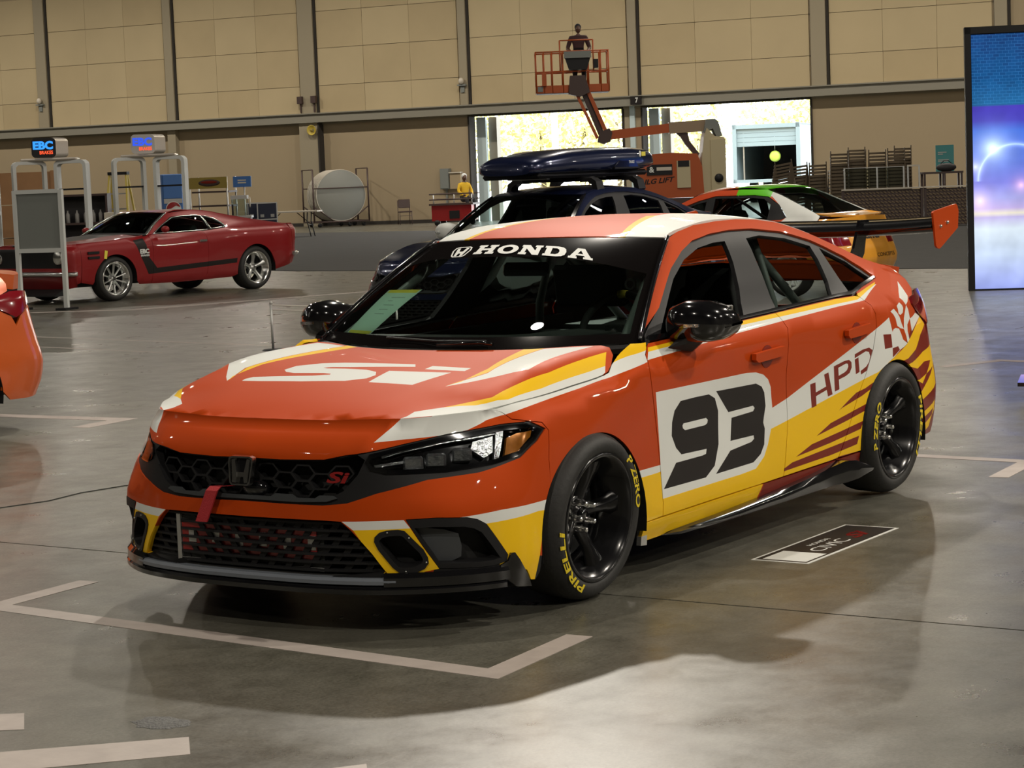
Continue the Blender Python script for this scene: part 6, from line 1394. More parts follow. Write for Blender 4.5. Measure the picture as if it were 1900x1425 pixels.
    Wm, Wr = simple_car(r, S, 'egyellow', body, fronts, rears, dlo, panes, hood, roofo, (af, ab), [(0, .29, .215, .20, 'white', 10), (2.62, .29, .215, .20, 'white', 10)], .10,
        [([(-.5,.1),(4,.1),(4,1.4),(-.5,1.4)], 3), ([(1.95,1.24),(2.3,1.21),(2.42,1.11),(2.56,.96),(2.5,.90),(3.1,.85),(3.1,1.4),(1.9,1.4)], 1), ([(1.80,1.22),(2.28,1.20),(2.28,1.4),(1.80,1.4)], 2), ([(2.75,.1),(4,.1),(4,.90),(2.75,.86)], 0)],
        [([(1,-.6),(1.75,-.6),(1.75,.6),(1,.6)], 3), ([(1,-.35),(1.6,-.35),(1.72,.0),(1.6,.5),(1,.5)], 1), ([(1.80,-.6),(2.3,-.6),(2.3,.6),(1.72,.6),(1.70,0)], 2)], (), (), (), mats, [('door', door)])
    panel('rear_screen', S['roof'], [(2.24,-.50),(2.25,0),(2.24,.50),(2.58,.545),(2.88,.60),(2.91,0),(2.88,-.60),(2.58,-.545)], step=.12, mats=['glassd'], parent=r)
    panel('boot_lid', S['roof'], [(2.91,-.62),(2.93,0),(2.91,.62),(3.12,.64),(3.21,.42),(3.235,0),(3.21,-.42),(3.12,-.64)], step=.12, mats=mats, parent=r)
    wo_ = offset_fn(Wr, .004)
    for sg in (0, 1):
        tr = (lambda p: p) if not sg else (lambda p: mirr(p, 3.95))
        panel('tail_lamp', offset_fn(Wr, .006), tr([(3.02,.60),(3.02,.76),(3.20,.77),(3.48,.77),(3.48,.60),(3.2,.60)]), step=.08, mats=['tail'], parent=r, flange=.02)
        panel('reverse_lamp', offset_fn(Wr, .006), tr([(3.02,.775),(3.02,.85),(3.20,.85),(3.36,.85),(3.36,.78),(3.2,.775)]), step=.08, mats=['white'], parent=r, flange=.02)
        mb = MB(); mb.ell((.62, (-.86 if not sg else .86), .93), (.05, .09, .06), 12); mb.obj('door_mirror', 'gloss', r)
    lettering('boot_lettering', 'm', lambda a, b: wo_(4.02 + .18 * a, .80 + .08 * b)[0], 'blackvinyl', r, .03)
    lettering('boot_lettering', 'ountr', lambda a, b: wo_(3.72 + .55 * a, .66 + .09 * b)[0], 'blackvinyl', r, .03)
    lettering('bumper_lettering', 'CONCEPTS', lambda a, b: wo_(4.0 + .50 * a, .44 + .045 * b)[0], 'blackvinyl', r, .0)
    mb = MB(); mb.box((1.3, 0, .24), (3.6, 1.3, .06)); mb.box((0, 0, .45), (1.0, .9, .4)); mb.box((.55, 0, .5), (.05, 1.4, .56)); mb.box((2.8, 0, .55), (.6, 1.0, .5)); mb.obj('floor_pan', 'matte', r)
    for b in ([(1.7, .55, .3), (1.68, .50, 1.25), (1.68, -.50, 1.25), (1.7, -.55, .3)], [(1.68, -.48, 1.23), (2.6, -.48, .65)], [(1.68, .48, 1.23), (2.6, .48, .65)], [(1.70, .52, .9), (2.55, -.4, .8)]):
        mb = MB(); mb.tube(b, .02, 6); mb.obj('cage_bar', 'dark', r)
    mb = MB(); mb.box((1.55, -.33, .7), (.16, .48, .7), (0, .2, 0), 0, .05); mb.obj('seat', 'dark', r)
    mb = MB(); mb.box((.75, 0, .80), (.3, 1.3, .15), None, 0, .05); mb.obj('dashboard', 'dark', r)
build_small()
# ---------------------------------------------------------------- things around the hall
FACE = -.9879      # local x to the right, local y away, as seen from the show floor
WALLR = -1.434     # local x to the right along the end wall
M['whitepaint'] = mat('white steel frame', (.62, .64, .62), .45)
M['board'] = mat('grey board', (.20, .215, .20), .6)
M['warmmetal'] = mat('satin metal with warm sheen', (.66, .60, .52), .35, .6)
M['ladder'] = mat('yellow fibreglass', (.55, .42, .06), .5)
M['ply'] = mat('plywood', (.34, .18, .08), .7, vary=.2, bscale=4)
M['brown'] = mat('dark brown steel', (.06, .035, .03), .5)
M['tabletop'] = mat('grey laminate', (.24, .245, .22), .5)
M['tableedge'] = mat('pale table edge', (.60, .55, .46), .5)
M['wicker'] = mat('brown wicker', (.17, .12, .07), .6, vary=.3, bscale=14)
M['chairbrown'] = mat('brown stacking chair', (.13, .098, .062), .55)
M['teal'] = mat('teal poster', (.06, .26, .27), .6)
M['navy'] = mat('navy case', (.012, .016, .04), .5)
M['blueprint'] = mat('blue print', (.06, .17, .45), .5)
M['mustard'] = mat('mustard sign', (.30, .22, .04), .6)
M['liftorange'] = mat('lift orange', (.42, .08, .012), .45)
M['cream'] = mat('cream counterweight', (.52, .45, .28), .55)
M['beam'] = mat('weathered boom', (.30, .22, .14), .5)
M['skin1'] = mat('dark skin', (.12, .06, .04), .6)
M['maroon'] = mat('maroon shirt', (.045, .016, .018), .8)
M['darkcloth'] = mat('dark trousers', (.018, .018, .022), .85)
M['yellowcloth'] = mat('yellow jacket', (.75, .46, .02), .8)
M['hat'] = mat('white hard hat', (.75, .76, .74), .4)
M['acrylic'] = glass_mat('clear acrylic', (.72, .78, .76))
M['rope'] = mat('pale rope', (.6, .58, .52), .7)
M['outdoor'] = mat('outdoor concrete', (.62, .62, .60), .9)
M['leaf'] = mat('sunlit leaves', (.62, .58, .26), .8, vary=.25, bscale=2.5)
M['bark'] = mat('bark', (.12, .09, .06), .9)
M['trailer'] = mat('pale trailer skin', (.20, .26, .27), .6)
M['limegreen'] = mat('lime plastic', (.45, .62, .08), .5)
M['led_blue'] = mat('blue lit letters', (.0, .02, .1), .5, emit=(.03, .30, 1.0), estr=1.3)
M['led_blue2'] = mat('deep blue lit letters', (.0, .01, .1), .5, emit=(.03, .10, .85), estr=1.0)
M['led_red'] = mat('red lit letters', (.1, .01, .0), .5, emit=(1.0, .10, .03), estr=1.2)
M['lightgrey'] = mat('light grey face', (.45, .44, .42), .5)

# sign board on a stand by the muscle car
def signboard():
    t = thing('sign_board', 'grey blank board in a white frame on two legs by the red muscle car', 'sign', (14.1, 16.24, 0), -1.40)
    for s in (-1, 1):
        mb = MB(); mb.box((s * .37, 0, .81), (.06, .05, 1.60)); mb.obj('leg', 'whitepaint', t)
        mb = MB(); mb.box((s * .37, 0, .015), (.16, .30, .03)); mb.obj('foot', 'satin', t)
    for z in (1.59, .80): mb = MB(); mb.box((0, 0, z), (.68, .045, .055)); mb.obj('rail', 'whitepaint', t)
    mb = MB(); mb.box((0, .005, 1.195), (.68, .02, .74)); mb.obj('panel', 'board', t)
signboard()

# twin display towers with round-cornered windows and lit signs
def rrect(cx, cz, w, h, r, n=5):
    out = []
    for k, (sx, sz) in enumerate(((1, 1), (-1, 1), (-1, -1), (1, -1))):
        for i in range(n + 1):
            a = PI / 2 * k + PI / 2 * i / n; out.append((cx + sx * (w / 2 - r) + r * math.cos(a), cz + sz * (h / 2 - r) + r * math.sin(a)))
    return out
def portal(parent, M4, w, h, d, post, mt):
    o = rrect(0, h / 2 + .0, w, h, .09); i = rrect(0, h / 2 + .02, w - 2 * post, h - 2 * post - .04, .06); n = len(o)
    vs = []
    for y in (0, d):
        for q in (o, i): vs += [M4 @ Vector((a, y, b)) for a, b in q]
    fs = []
    for k in range(n):
        j = (k + 1) % n; fs += [(k, j, n + j, n + k), (2 * n + j, 2 * n + k, 3 * n + k, 3 * n + j), (j, k, 2 * n + k, 2 * n + j), (n + k, n + j, 3 * n + j, 3 * n + k)]
    return MB().add(vs, fs).obj('portal_frame', mt, parent)
def tower(loc, label, lab_blue, face_mat, h):
    t = thing('display_tower', label, 'display', (*loc, 0), FACE)
    for x0, ry, nm in ((-.34, .38, 'left'), (.32, -.16, 'right')):
        m4 = Matrix.Translation((x0, 0, 0)) @ Matrix.Rotation(ry, 4, 'Z')
        portal(t, m4, .56, h, .20, .055, 'whitepaint')
        mb = MB(); vs = [m4 @ Vector((a, b, c)) for a in (-.225, .225) for b in (.03, .18) for c in (1.60, 1.63)]
        mb.add(vs, [(0, 1, 3, 2), (4, 6, 7, 5), (0, 4, 5, 1), (2, 3, 7, 6), (0, 2, 6, 4), (1, 5, 7, 3)]); mb.obj('shelf', 'satin', t)
    mb = MB(); mb.box((-.02, .12, h + .02), (.95, .30, .05), None, 0, .02); mb.obj('top_slab', 'warmmetal', t)
    s = link(bpy.data.objects.new('lit_sign', None), t); m4 = Matrix.Translation((-.06, .14, h + .22)) @ Matrix.Rotation(.30, 4, 'Z')
    o = rrect(0, 0, .40, .33, .07); n = len(o); vs = [m4 @ Vector((a - .06, y, b)) for y in (0, .0) for a, b in o]
    mb = MB(); mb.prism(o, lambda a, b, d: m4 @ Vector((a - .06, d, b)), 0, .02); mb.obj('sign_face', face_mat, s)
    mb = MB(); mb.prism(rrect(0, 0, .40, .33, .07), lambda a, b, d: m4 @ Vector((a - .06 + (d - .02) * .62, d, b)), .02, .42); mb.obj('sign_box', 'warmmetal', s)
    lettering('sign_lettering', 'EBC', lambda a, b: m4 @ Vector((-.235 + .33 * a, -.004, -.03 + .14 * b)), lab_blue, s, .05)
    lettering('sign_lettering', 'BRAKES', lambda a, b: m4 @ Vector((-.13 + .22 * a, -.004, -.11 + .06 * b)), 'led_red', s, .03)
tower((19.27, 21.18), 'white display tower with dark faced EBC sign above the muscle car bonnet', 'led_blue', 'satin', 2.10)
tower((20.93, 20.49), 'white display tower with pale faced EBC sign above the muscle car roof', 'led_blue2', 'lightgrey', 2.12)

def ladder(loc, rz, h, label):
    t = thing('step_ladder', label, 'ladder', (*loc, 0), rz)
    for s in (-1, 1):
        mb = MB(); mb.bar((s * .30, -.35, 0), (s * .17, 0, h), .03, .08); mb.obj('front_rail', 'ladder', t)
        mb = MB(); mb.bar((s * .30, .45, 0), (s * .17, .05, h), .03, .06); mb.obj('rear_rail', 'ladder', t)
    n = int(h / .3)
    for k in range(1, n):
        z = k * .3; f = z / h; mb = MB(); mb.box((0, -.35 * (1 - f), z), (2 * (.30 - .13 * f), .07, .025)); mb.obj('step', 'alu', t)
    mb = MB(); mb.box((0, .02, h), (.40, .16, .06)); mb.obj('top_cap', 'satin', t)
ladder((21.3, 25.1), FACE + .3, 2.6, 'tall yellow step ladder at the left edge beside the shelf rack')
ladder((24.9, 25.0), FACE - .2, 1.9, 'yellow step ladder seen through the right hand display tower')
def rack():
    t = thing('shelf_rack', 'white steel shelf rack with dark boxes at the left edge', 'shelf', (18.9, 23.0, 0), FACE)
    for x in (-1.0, .62):
        for y in (-.25, .25): mb = MB(); mb.box((x, y, 1.0), (.05, .05, 2.0)); mb.obj('post', 'whitepaint', t)
    for z in (.12, .62, 1.25, 1.95): mb = MB(); mb.box((-.19, 0, z), (1.66, .55, .06)); mb.obj('shelf', 'whitepaint', t)
rack()
rk = [(-.45, .65, .40), (-.05, .65, .55), (.30, .65, .30), (-.35, 1.28, .45), (.20, 1.28, .35)]
M['darkbox'] = mat('dark stock box', (.03, .028, .03), .6)
c_, s_ = math.cos(FACE), math.sin(FACE)
for k, (x, z, hgt) in enumerate(rk):
    tb = thing('stock_box', ['dark stock box low on the white rack, leftmost', 'tall dark stock box in the middle of the white rack', 'short dark stock box on the right of the white rack', 'dark stock box on the upper shelf of the white rack, left', 'dark stock box on the upper shelf of the white rack, right'][k], 'box', (18.9 + c_ * x, 23.0 + s_ * x, z), FACE, 'stock boxes on the white rack')
    mb = MB(); mb.box((0, 0, hgt / 2), (.30, .36, hgt)); mb.obj('carton', 'darkbox', tb)
    mb = MB(); mb.box((0, -.183, hgt * .6), (.16, .004, .10)); mb.obj('label_patch', 'lightgrey', tb)
t = thing('plywood_crate', 'brown plywood crate standing behind the left display tower', 'crate', (24.81, 27.37, 0), FACE)
for k in range(3): mb = MB(); mb.box((0, 0, .36 + k * .66), (1.15, .8, .64)); mb.obj('crate_board', 'ply', t)
for x in (-.55, .55): mb = MB(); mb.box((x, -.41, 1.02), (.07, .03, 2.0)); mb.obj('batten', 'ply', t)
def merch():
    t = thing('merchandise_shelf', 'dark shelf unit behind the right frame of the left display tower', 'shelf', (23.93, 25.06, 0), FACE)
    mb = MB(); mb.box((0, .2, .75), (1.0, .04, 1.5)); mb.obj('back_panel', 'darkbox', t)
    for z in (.45, .95, 1.50): mb = MB(); mb.box((0, 0, z), (1.05, .42, .04)); mb.obj('shelf', 'brown', t)
    for x in (-.5, .5): mb = MB(); mb.box((x, 0, .75), (.04, .42, 1.5)); mb.obj('side', 'brown', t)
merch()
rnd = random.Random(5)
bt0 = thing('bottle', 'leftmost pale bottle on the middle shelf of the dark merchandise shelf', 'bottle', (23.93 + c_ * -.3, 25.06 + s_ * -.3, .97), FACE, 'bottles on the dark merchandise shelf')
mb = MB(); mb.lathe([(0, 0), (.04, 0), (.04, .16), (.015, .21), (.015, .24), (0, .24)], lambda a, b, h: (a, b, h), 10); mb.obj('flask', 'lightgrey', bt0)
for x, w_ in ((-.12, 'second'), (.05, 'third'), (.2, 'fourth'), (.34, 'fifth and last')): dup(bt0, (23.93 + c_ * x, 25.06 + s_ * x, .97), None, 'pale bottle, %s from the left, on the dark merchandise shelf' % w_)
t = thing('carton', 'beige carton on a low stand behind the muscle car windscreen', 'box', (23.2, 23.4, 0), FACE)
mb = MB(); mb.box((0, 0, .98), (.52, .4, .36)); mb.obj('carton_body', 'tableedge', t); mb = MB(); mb.box((0, 0, .4), (.5, .38, .8)); mb.obj('stand', 'darkbox', t)

def cooler():
    t = thing('drinks_cooler', 'tall blue drinks cooler with a round red white and blue emblem', 'cooler', (42.99, 39.95, 0), FACE + .35)
    mb = MB(); mb.box((0, .35, 1.0), (.62, .70, 2.0), None, 0, .02); mb.obj('cabinet', 'blueprint', t)
    mb = MB(); mb.box((0, -.012, 1.62), (.56, .02, .70)); mb.obj('upper_panel', 'blueprint', t)
    mb = MB(); mb.box((0, -.012, 1.18), (.56, .022, .14)); mb.obj('pale_band', 'lightgrey', t)  # pale grey band across the cooler front
    fn = lambda a, b, d: (a, d, .93 + b)
    circ = [(.24 * math.cos(x), .24 * math.sin(x)) for x in np.linspace(0, 2 * PI, 25)[:-1]]
    mb = MB(); mb.prism(circ, fn, -.03, -.012); mb.obj('emblem_disc', 'white', t)
    wave = lambda x, k: k + .05 * math.sin(x * 12)
    top = [(.22 * math.cos(x), .22 * math.sin(x)) for x in np.linspace(.25, PI - .05, 14)]; mb = MB(); mb.prism(top + [(-.08, .02), (.08, .11)], fn, -.036, -.03); mb.obj('emblem_red', 'badge', t)
    bot = [(.22 * math.cos(x), .22 * math.sin(x)) for x in np.linspace(PI + .25, 2 * PI - .05, 14)]; mb = MB(); mb.prism(bot + [(.08, -.02), (-.08, -.11)], fn, -.036, -.03); mb.obj('emblem_blue', 'led_blue2' if False else 'navy', t)
    lettering('lettering', 'pepsi', plane_fn((-.2, -.03, .50), (.4, 0, 0), (0, 0, .12)), 'white', t, .02)
cooler()
def hotdog():
    t = thing('food_stand', 'metal food stand with a mustard hot dog sign along its top', 'stand', (40.62, 36.26, 0), WALLR + .15)
    for x in (-.58, .58):
        for y in (-.3, .3): mb = MB(); mb.tube([(x, y, 0), (x, y, 1.85)], .025, 6); mb.obj('post', 'alu', t)
    mb = MB(); mb.box((0, -.32, 1.68), (1.2, .03, .32)); mb.obj('sign_panel', 'mustard', t)
    mb = MB(); mb.ell((.05, -.34, 1.68), (.34, .02, .10), 16); mb.obj('sausage_print', 'brown', t)
    mb = MB(); mb.ell((.05, -.352, 1.70), (.26, .015, .045), 16); mb.obj('sausage_print', 'redflame', t)
    for z, mt in ((1.42, 'brown'), (1.02, 'brown'), (.62, 'alu')): mb = MB(); mb.box((.05, 0, z), (1.15, .6, .05)); mb.obj('shelf', mt, t)
    mb = MB(); mb.box((.1, 0, .36), (1.0, .55, .45)); mb.obj('cabinet', 'satin', t)
    u = thing('hanging_sign', 'small blue sign with two pale stripes on a post beside the food stand', 'sign', (40.31, 34.89, 0), WALLR + .1)
    mb = MB(); mb.box((0, 0, 1.68), (.56, .03, .30)); mb.obj('panel', 'blueprint', u)
    for z in (1.72, 1.65): mb = MB(); mb.box((0, -.018, z), (.26, .006, .035)); mb.obj('stripe', 'tableedge', u)
    mb = MB(); mb.tube([(.05, .02, 0), (.05, .02, 1.6)], .02, 6); mb.obj('post', 'alu', u)
hotdog()
def popcorn():
    t = thing('popcorn_machine', 'steel and glass popcorn machine behind the muscle car tail', 'machine', (37.97, 32.96, 0), FACE)
    mb = MB(); mb.box((0, 0, .35), (.50, .45, .7)); mb.obj('cart', 'steel', t)
    mb = MB(); mb.box((0, 0, .74), (.56, .5, .06)); mb.obj('deck', 'alu', t)
    mb = MB(); mb.box((-.05, 0, 1.0), (.40, .40, .46)); mb.obj('glass_case', 'acrylic', t)
    mb = MB(); mb.box((-.05, 0, 1.26), (.44, .44, .10)); mb.obj('hood', 'lightgrey', t)
    mb = MB(); mb.lathe([(.0, .0), (.10, .0), (.12, .03), (.12, .09), (0, .09)], lambda a, b, h: (.22 + h * .3, -.1 + a * .4, 1.12 + b * 1.2), 14); mb.obj('bin_lid', 'tableedge', t)
popcorn()
def case(loc, rz, label):
    t = thing('flight_case', label, 'case', (*loc, 0), rz, 'navy flight cases by the end wall')
    mb = MB(); mb.box((0, 0, .60), (.54, .5, .92)); mb.obj('case_body', 'navy', t)
    for x in (-.265, .265):
        for y in (-.245, .245): mb = MB(); mb.box((x, y, .60), (.03, .03, .95)); mb.obj('edge', 'alu', t)
    for z in (.13, .62, 1.07): mb = MB(); mb.box((0, -.25, z), (.54, .015, .03)); mb.obj('edge', 'alu', t)
    for x in (-.14, .14): mb = MB(); mb.box((x, -.262, .72), (.10, .02, .08)); mb.obj('latch', 'steel', t)
    for x in (-.2, .2):
        for y in (-.18, .18): mb = MB(); mb.lathe([(0, .02), (.06, .02), (.06, -.02), (0, -.02)], lambda a, b, h: (x + a, y + h, .06 + b), 10); mb.obj('castor', 'satin', t)
case((39.95, 34.10), FACE + .1, 'navy flight case behind the popcorn machine, left of the pair'); case((39.5, 33.35), FACE + .1, 'navy flight case standing to the right of its twin by the folding table')
def folding_table():
    t = thing('folding_table', 'long grey folding table standing behind the muscle car tail', 'table', (42.97, 35.42, 0), FACE - .12)
    mb = MB(); mb.box((0, 0, .745), (1.86, .76, .04)); mb.obj('tabletop', 'tableedge', t)
    for s in (-1, 1):
        for y in (-.28, .28):
            mb = MB(); mb.tube([(s * .62, y, .72), (s * .60, y, .45), (s * .66, y, .20), (s * .70, y, 0)], .016, 6); mb.obj('leg', 'satin', t)
        mb = MB(); mb.tube([(s * .61, -.28, .35), (s * .61, .28, .35)], .012, 6); mb.obj('crossbar', 'satin', t)
        mb = MB(); mb.tube([(s * .61, 0, .40), (s * .25, 0, .71)], .012, 6); mb.obj('brace', 'satin', t)
folding_table()
# trolley of round tables
TROT = FACE + .36
def trolley():
    t = thing('table_trolley', 'dark steel trolley frame holding round table tops upright', 'trolley', (53.74, 41.91, 0), TROT)
    P = {'f': -.42, 'b': .95}
    for x in (-1.02, .98):
        for y in (-.42, .95): mb = MB(); mb.tube([(x, y, .16), (x, y, 2.02)], .030, 6); mb.obj('post', 'brown', t)
        mb = MB(); mb.tube([(x, -.42, 2.02), (x, .95, 2.02)], .022, 6); mb.obj('top_rail', 'brown', t)
        mb = MB(); mb.tube([(x, -.42, .18), (x, .95, .18)], .030, 6); mb.obj('base_rail', 'brown', t)
    for y in (-.42, .95):
        mb = MB(); mb.tube([(-1.02, y, .18), (.98, y, .18)], .030, 6); mb.obj('base_rail', 'brown', t)
        mb = MB(); mb.tube([(-1.02, y, 1.36), (.98, y, 1.36)], .022, 6); mb.obj('retaining_bar', 'brown', t)
        for s in (-1, 1): mb = MB(); mb.tube([(s * 1.0, y, .72), (s * .30, y, .20)], .022, 6); mb.obj('cradle_bar', 'brown', t)
    for x in (-.8, .3, .8):
        for y in (-.3, .8): mb = MB(); mb.lathe([(0, .025), (.075, .025), (.075, -.025), (0, -.025)], lambda a, b, h: (x + a, y + h, .076 + b), 10); mb.obj('castor', 'satin', t)
    c, s = math.cos(TROT), math.sin(TROT); names = ['front', 'second', 'third', 'fourth', 'fifth', 'sixth', 'seventh', 'eighth', 'ninth']
    proto = None
    for k in range(9):
        y = -.34 + k * .145; loc = (53.74 - s * y, 41.91 + c * y, 1.10); lab = 'round grey table top on edge, %s from the front on the trolley' % names[k]
        if proto is None:
            proto = thing('round_table', lab, 'table', loc, TROT, 'round tables on the trolley')
            mb = MB(); mb.lathe([(0, -.022), (.885, -.022), (.89, -.018)], lambda a, b, h: (a, h, b), 40); mb.lathe([(.89, .018), (.885, .022), (0, .022)], lambda a, b, h: (a, h, b), 40); mb.obj('tabletop', 'tabletop', proto)
            mb = MB(); mb.lathe([(.885, -.024), (.905, -.020), (.905, .020), (.885, .024), (.885, -.024)], lambda a, b, h: (a, h, b), 40); mb.obj('edge_band', 'tableedge', proto)
            mb = MB(); mb.box((0, .05, 0), (.9, .05, .08)); mb.obj('folded_legs', 'satin', proto)
        else: dup(proto, loc, None, lab)
trolley()
def steel_chair():
    t = thing('chair', 'single brown metal frame chair standing alone by the end wall', 'chair', (54.61, 39.67, 0), WALLR + .65)
    mb = MB(); mb.box((0, 0, .44), (.46, .44, .05), None, 0, .015); mb.obj('seat', 'brown', t)
    mb = MB(); mb.box((.02, .23, .72), (.42, .04, .30), (-.12, 0, 0), 0, .015); mb.obj('backrest', 'brown', t)
    for x in (-.21, .21):
        mb = MB(); mb.tube([(x, -.20, .43), (x, -.24, 0)], .014, 6); mb.obj('leg', 'brown', t)
        mb = MB(); mb.tube([(x, .25, .84), (x, .20, .43), (x, .26, 0)], .014, 6); mb.obj('leg', 'brown', t)
    mb = MB(); mb.tube([(-.21, -.22, .30), (.21, -.22, .30)], .010, 6); mb.obj('stretcher', 'brown', t)
steel_chair()
def on_wall(name, label, cat, a, z, parts, o=0.):
    t = thing(name, label, cat, wp(a, o, z), WALLR)
    for nm, mbf, mt in parts:
        mb = MB(); mbf(mb); mb.obj(nm, mt, t)
    return t
on_wall('electrical_box', 'grey electrical box on the end wall left of the dock door', 'box', -1.57, 1.53, [('cabinet', lambda m: m.box((0, -.10, 0), (.36, .18, .72)), 'board'), ('door', lambda m: m.box((0, -.20, 0), (.32, .02, .66)), 'board'), ('conduit', lambda m: m.box((0, -.05, -.9), (.06, .06, 1.1)), 'board')])
on_wall('cable_housing', 'beige housing on the end wall beside the grey electrical box', 'box', -2.02, 1.55, [('housing', lambda m: m.box((0, -.10, -.1), (.42, .18, .55)), 'walllow'), ('lid', lambda m: m.box((0, -.12, .19), (.46, .24, .04)), 'tableedge')], .06)
on_wall('alarm_horn', 'round yellow horn on the pilaster under the grey ledge', 'horn', 3.60, 3.46, [('dish', lambda m: m.lathe([(.17, -.16), (.19, -.20), (.16, -.17), (.06, -.10), (.0, -.10)], lambda a, b, h: (a, h - .26, b), 20), 'ladder'), ('cap', lambda m: m.ell((0, -.45, 0), (.06, .05, .06), 10), 'mustard'), ('bracket', lambda m: m.box((0, -.30, 0), (.10, .14, .10)), 'board')])
for a, z, lab in ((15.75, 5.0, 'small pale lamp bracket low on the leftmost wall pilaster'), (-2.42, 4.80, 'small pale lamp bracket on the pilaster above the left dock door')):
    on_wall('wall_lamp', lab, 'lamp', a, z, [('lamp_dome', lambda m: m.ell((0, -.28, .10), (.10, .10, .12), 10), 'tableedge'), ('arm', lambda m: m.box((0, -.22, -.04), (.34, .12, .05)), 'board'), ('mount', lambda m: m.box((0, -.18, -.16), (.14, .06, .26)), 'board')])
for a, lab in ((4.15, 'brown junction box at the foot of the wide pilaster, left one'), (3.58, 'brown junction box at the foot of the wide pilaster, right one')):
    on_wall('junction_box', lab, 'box', a, 4.56, [('box_body', lambda m: m.box((0, -.22, 0), (.20, .14, .26)), 'brown'), ('conduit', lambda m: m.box((0, -.19, -.28), (.05, .05, .34)), 'brown')])
sg = on_wall('number_sign', 'black square sign with a white 7 on the ledge between the dock doors', 'sign', -9.05, 3.90, [('plate', lambda m: m.box((0, -.52, 0), (.40, .03, .28)), 'blackvinyl')])
lettering('digit', '7', plane_fn((-.02, -.54, -.08), (.10, 0, 0), (0, 0, .17)), 'white', sg, .02)

# red low cart with dark rails, and people
def bone_person(name, label, loc, rz, J, E, zones, mats, head, hat=None, hair='darkcloth'):
    t = thing(name, label, 'person', loc, rz)
    me = bpy.data.meshes.new('body'); bm = bmesh.new(); sk = bm.verts.layers.skin.verify()
    vs = []
    for i, (p, r) in enumerate(J):
        v = bm.verts.new(p); v[sk].radius = (r, r * .8 if i in (0, 1, 2) else r); v[sk].use_root = i == 0; vs.append(v)
    for a, b in E: bm.edges.new((vs[a], vs[b]))
    bm.to_mesh(me); bm.free(); o = bpy.data.objects.new('body', me); COL.objects.link(o)
    o.modifiers.new('skin', 'SKIN').use_smooth_shade = True; o.modifiers.new('sub', 'SUBSURF').levels = 2
    dg = bpy.context.evaluated_depsgraph_get(); m2 = bpy.data.meshes.new_from_object(o.evaluated_get(dg)); bpy.data.objects.remove(o)
    m2.name = 'body'; m2.materials.clear()
    for m in mats: m2.materials.append(M[m])
    seg = np.array([[J[a][0], J[b][0]] for a, b in E])
    for p in m2.polygons:
        c = np.array(p.center); d = seg[:, 1] - seg[:, 0]; tt = np.clip(((c - seg[:, 0]) * d).sum(1) / (d * d).sum(1), 0, 1)
        k = int(np.argmin(np.linalg.norm(seg[:, 0] + d * tt[:, None] - c, axis=1))); p.material_index = zones[k]; p.use_smooth = True
    link(bpy.data.objects.new('body', m2), t)
    hx, hy, hz = head; mb = MB(); mb.ell((hx, hy, hz), (.078, .098, .118), 16); mb.ell((hx, hy - .10, hz - .01), (.014, .022, .022), 8); mb.obj('head', mats[-1], t)
    mb = MB(); mb.ell((hx - .03, hy - .088, hz + .012), (.012, .01, .008), 6); mb.obj('eye', 'white', t); mb = MB(); mb.ell((hx + .03, hy - .088, hz + .012), (.012, .01, .008), 6); mb.obj('eye', 'white', t)
    mb = MB(); mb.ell((hx, hy + .02, hz + .045), (.088, .098, .095), 16); mb.obj(hat and 'hard_hat' or 'hair', hat or hair, t)
    return t
def red_cart():
    t = thing('utility_cart', 'low red utility cart with dark side rails by the left dock door', 'cart', (51.86, 35.63, 0), FACE - .25)
    mb = MB(); mb.box((0, 0, .42), (1.36, .8, .52)); mb.obj('cart_body', 'badge', t)
    mb = MB(); mb.box((0, 0, .70), (1.50, .9, .06)); mb.obj('deck', 'brown', t)
    for z in (.86, 1.04): 
        for y in (-.42, .42): mb = MB(); mb.tube([(-.74, y, z), (.74, y, z)], .025, 6); mb.obj('rail', 'brown', t)
    for x in (-.6, .1, .7): mb = MB(); mb.tube([(x, -.42, .72), (x, -.42, 1.05)], .018, 6); mb.obj('upright', 'alu', t)
    mb = MB(); mb.box((.1, -.41, .36), (.34, .03, .26)); mb.obj('vent', 'satin', t)
    for x in (-.5, .5):
        for y in (-.36, .36): mb = MB(); mb.lathe([(0, .04), (.10, .04), (.10, -.04), (0, -.04)], lambda a, b, h: (x + a, y + h, .10 + b), 12); mb.obj('castor', 'satin', t)
red_cart()
SIT = [((0, 0, .80), .13), ((0, .01, 1.02), .125), ((0, .0, 1.24), .13), ((0, -.01, 1.36), .06), ((0, -.02, 1.42), .05),
       ((-.17, 0, 1.28), .07), ((-.25, -.04, 1.06), .052), ((-.16, -.24, .94), .042), ((-.10, -.30, .93), .035), ((.17, 0, 1.28), .07), ((.25, -.04, 1.06), .052), ((.16, -.24, .94), .042), ((.10, -.30, .93), .035),
       ((-.10, -.04, .80), .10), ((-.13, -.42, .80), .072), ((-.13, -.44, .42), .05), ((-.13, -.54, .38), .04), ((.10, -.04, .80), .10), ((.13, -.42, .80), .072), ((.13, -.44, .42), .05), ((.13, -.54, .38), .04)]
EG_ = [(0, 1), (1, 2), (2, 3), (3, 4), (2, 5), (5, 6), (6, 7), (7, 8), (2, 9), (9, 10), (10, 11), (11, 12), (0, 13), (13, 14), (14, 15), (15, 16), (0, 17), (17, 18), (18, 19), (19, 20)]
SIT = [((p[0], p[1], p[2] + .04), r) for p, r in SIT]
bone_person('person', 'seated person in a yellow jacket and white hard hat on the red cart', (52.2, 35.45, 0), FACE + .5, SIT, EG_, [0, 0, 0, 2, 0, 0, 0, 2, 0, 0, 0, 2, 1, 1, 1, 1, 1, 1, 1, 1], ['yellowcloth', 'darkcloth', 'skin1'], (0, -.03, 1.56), 'hat')

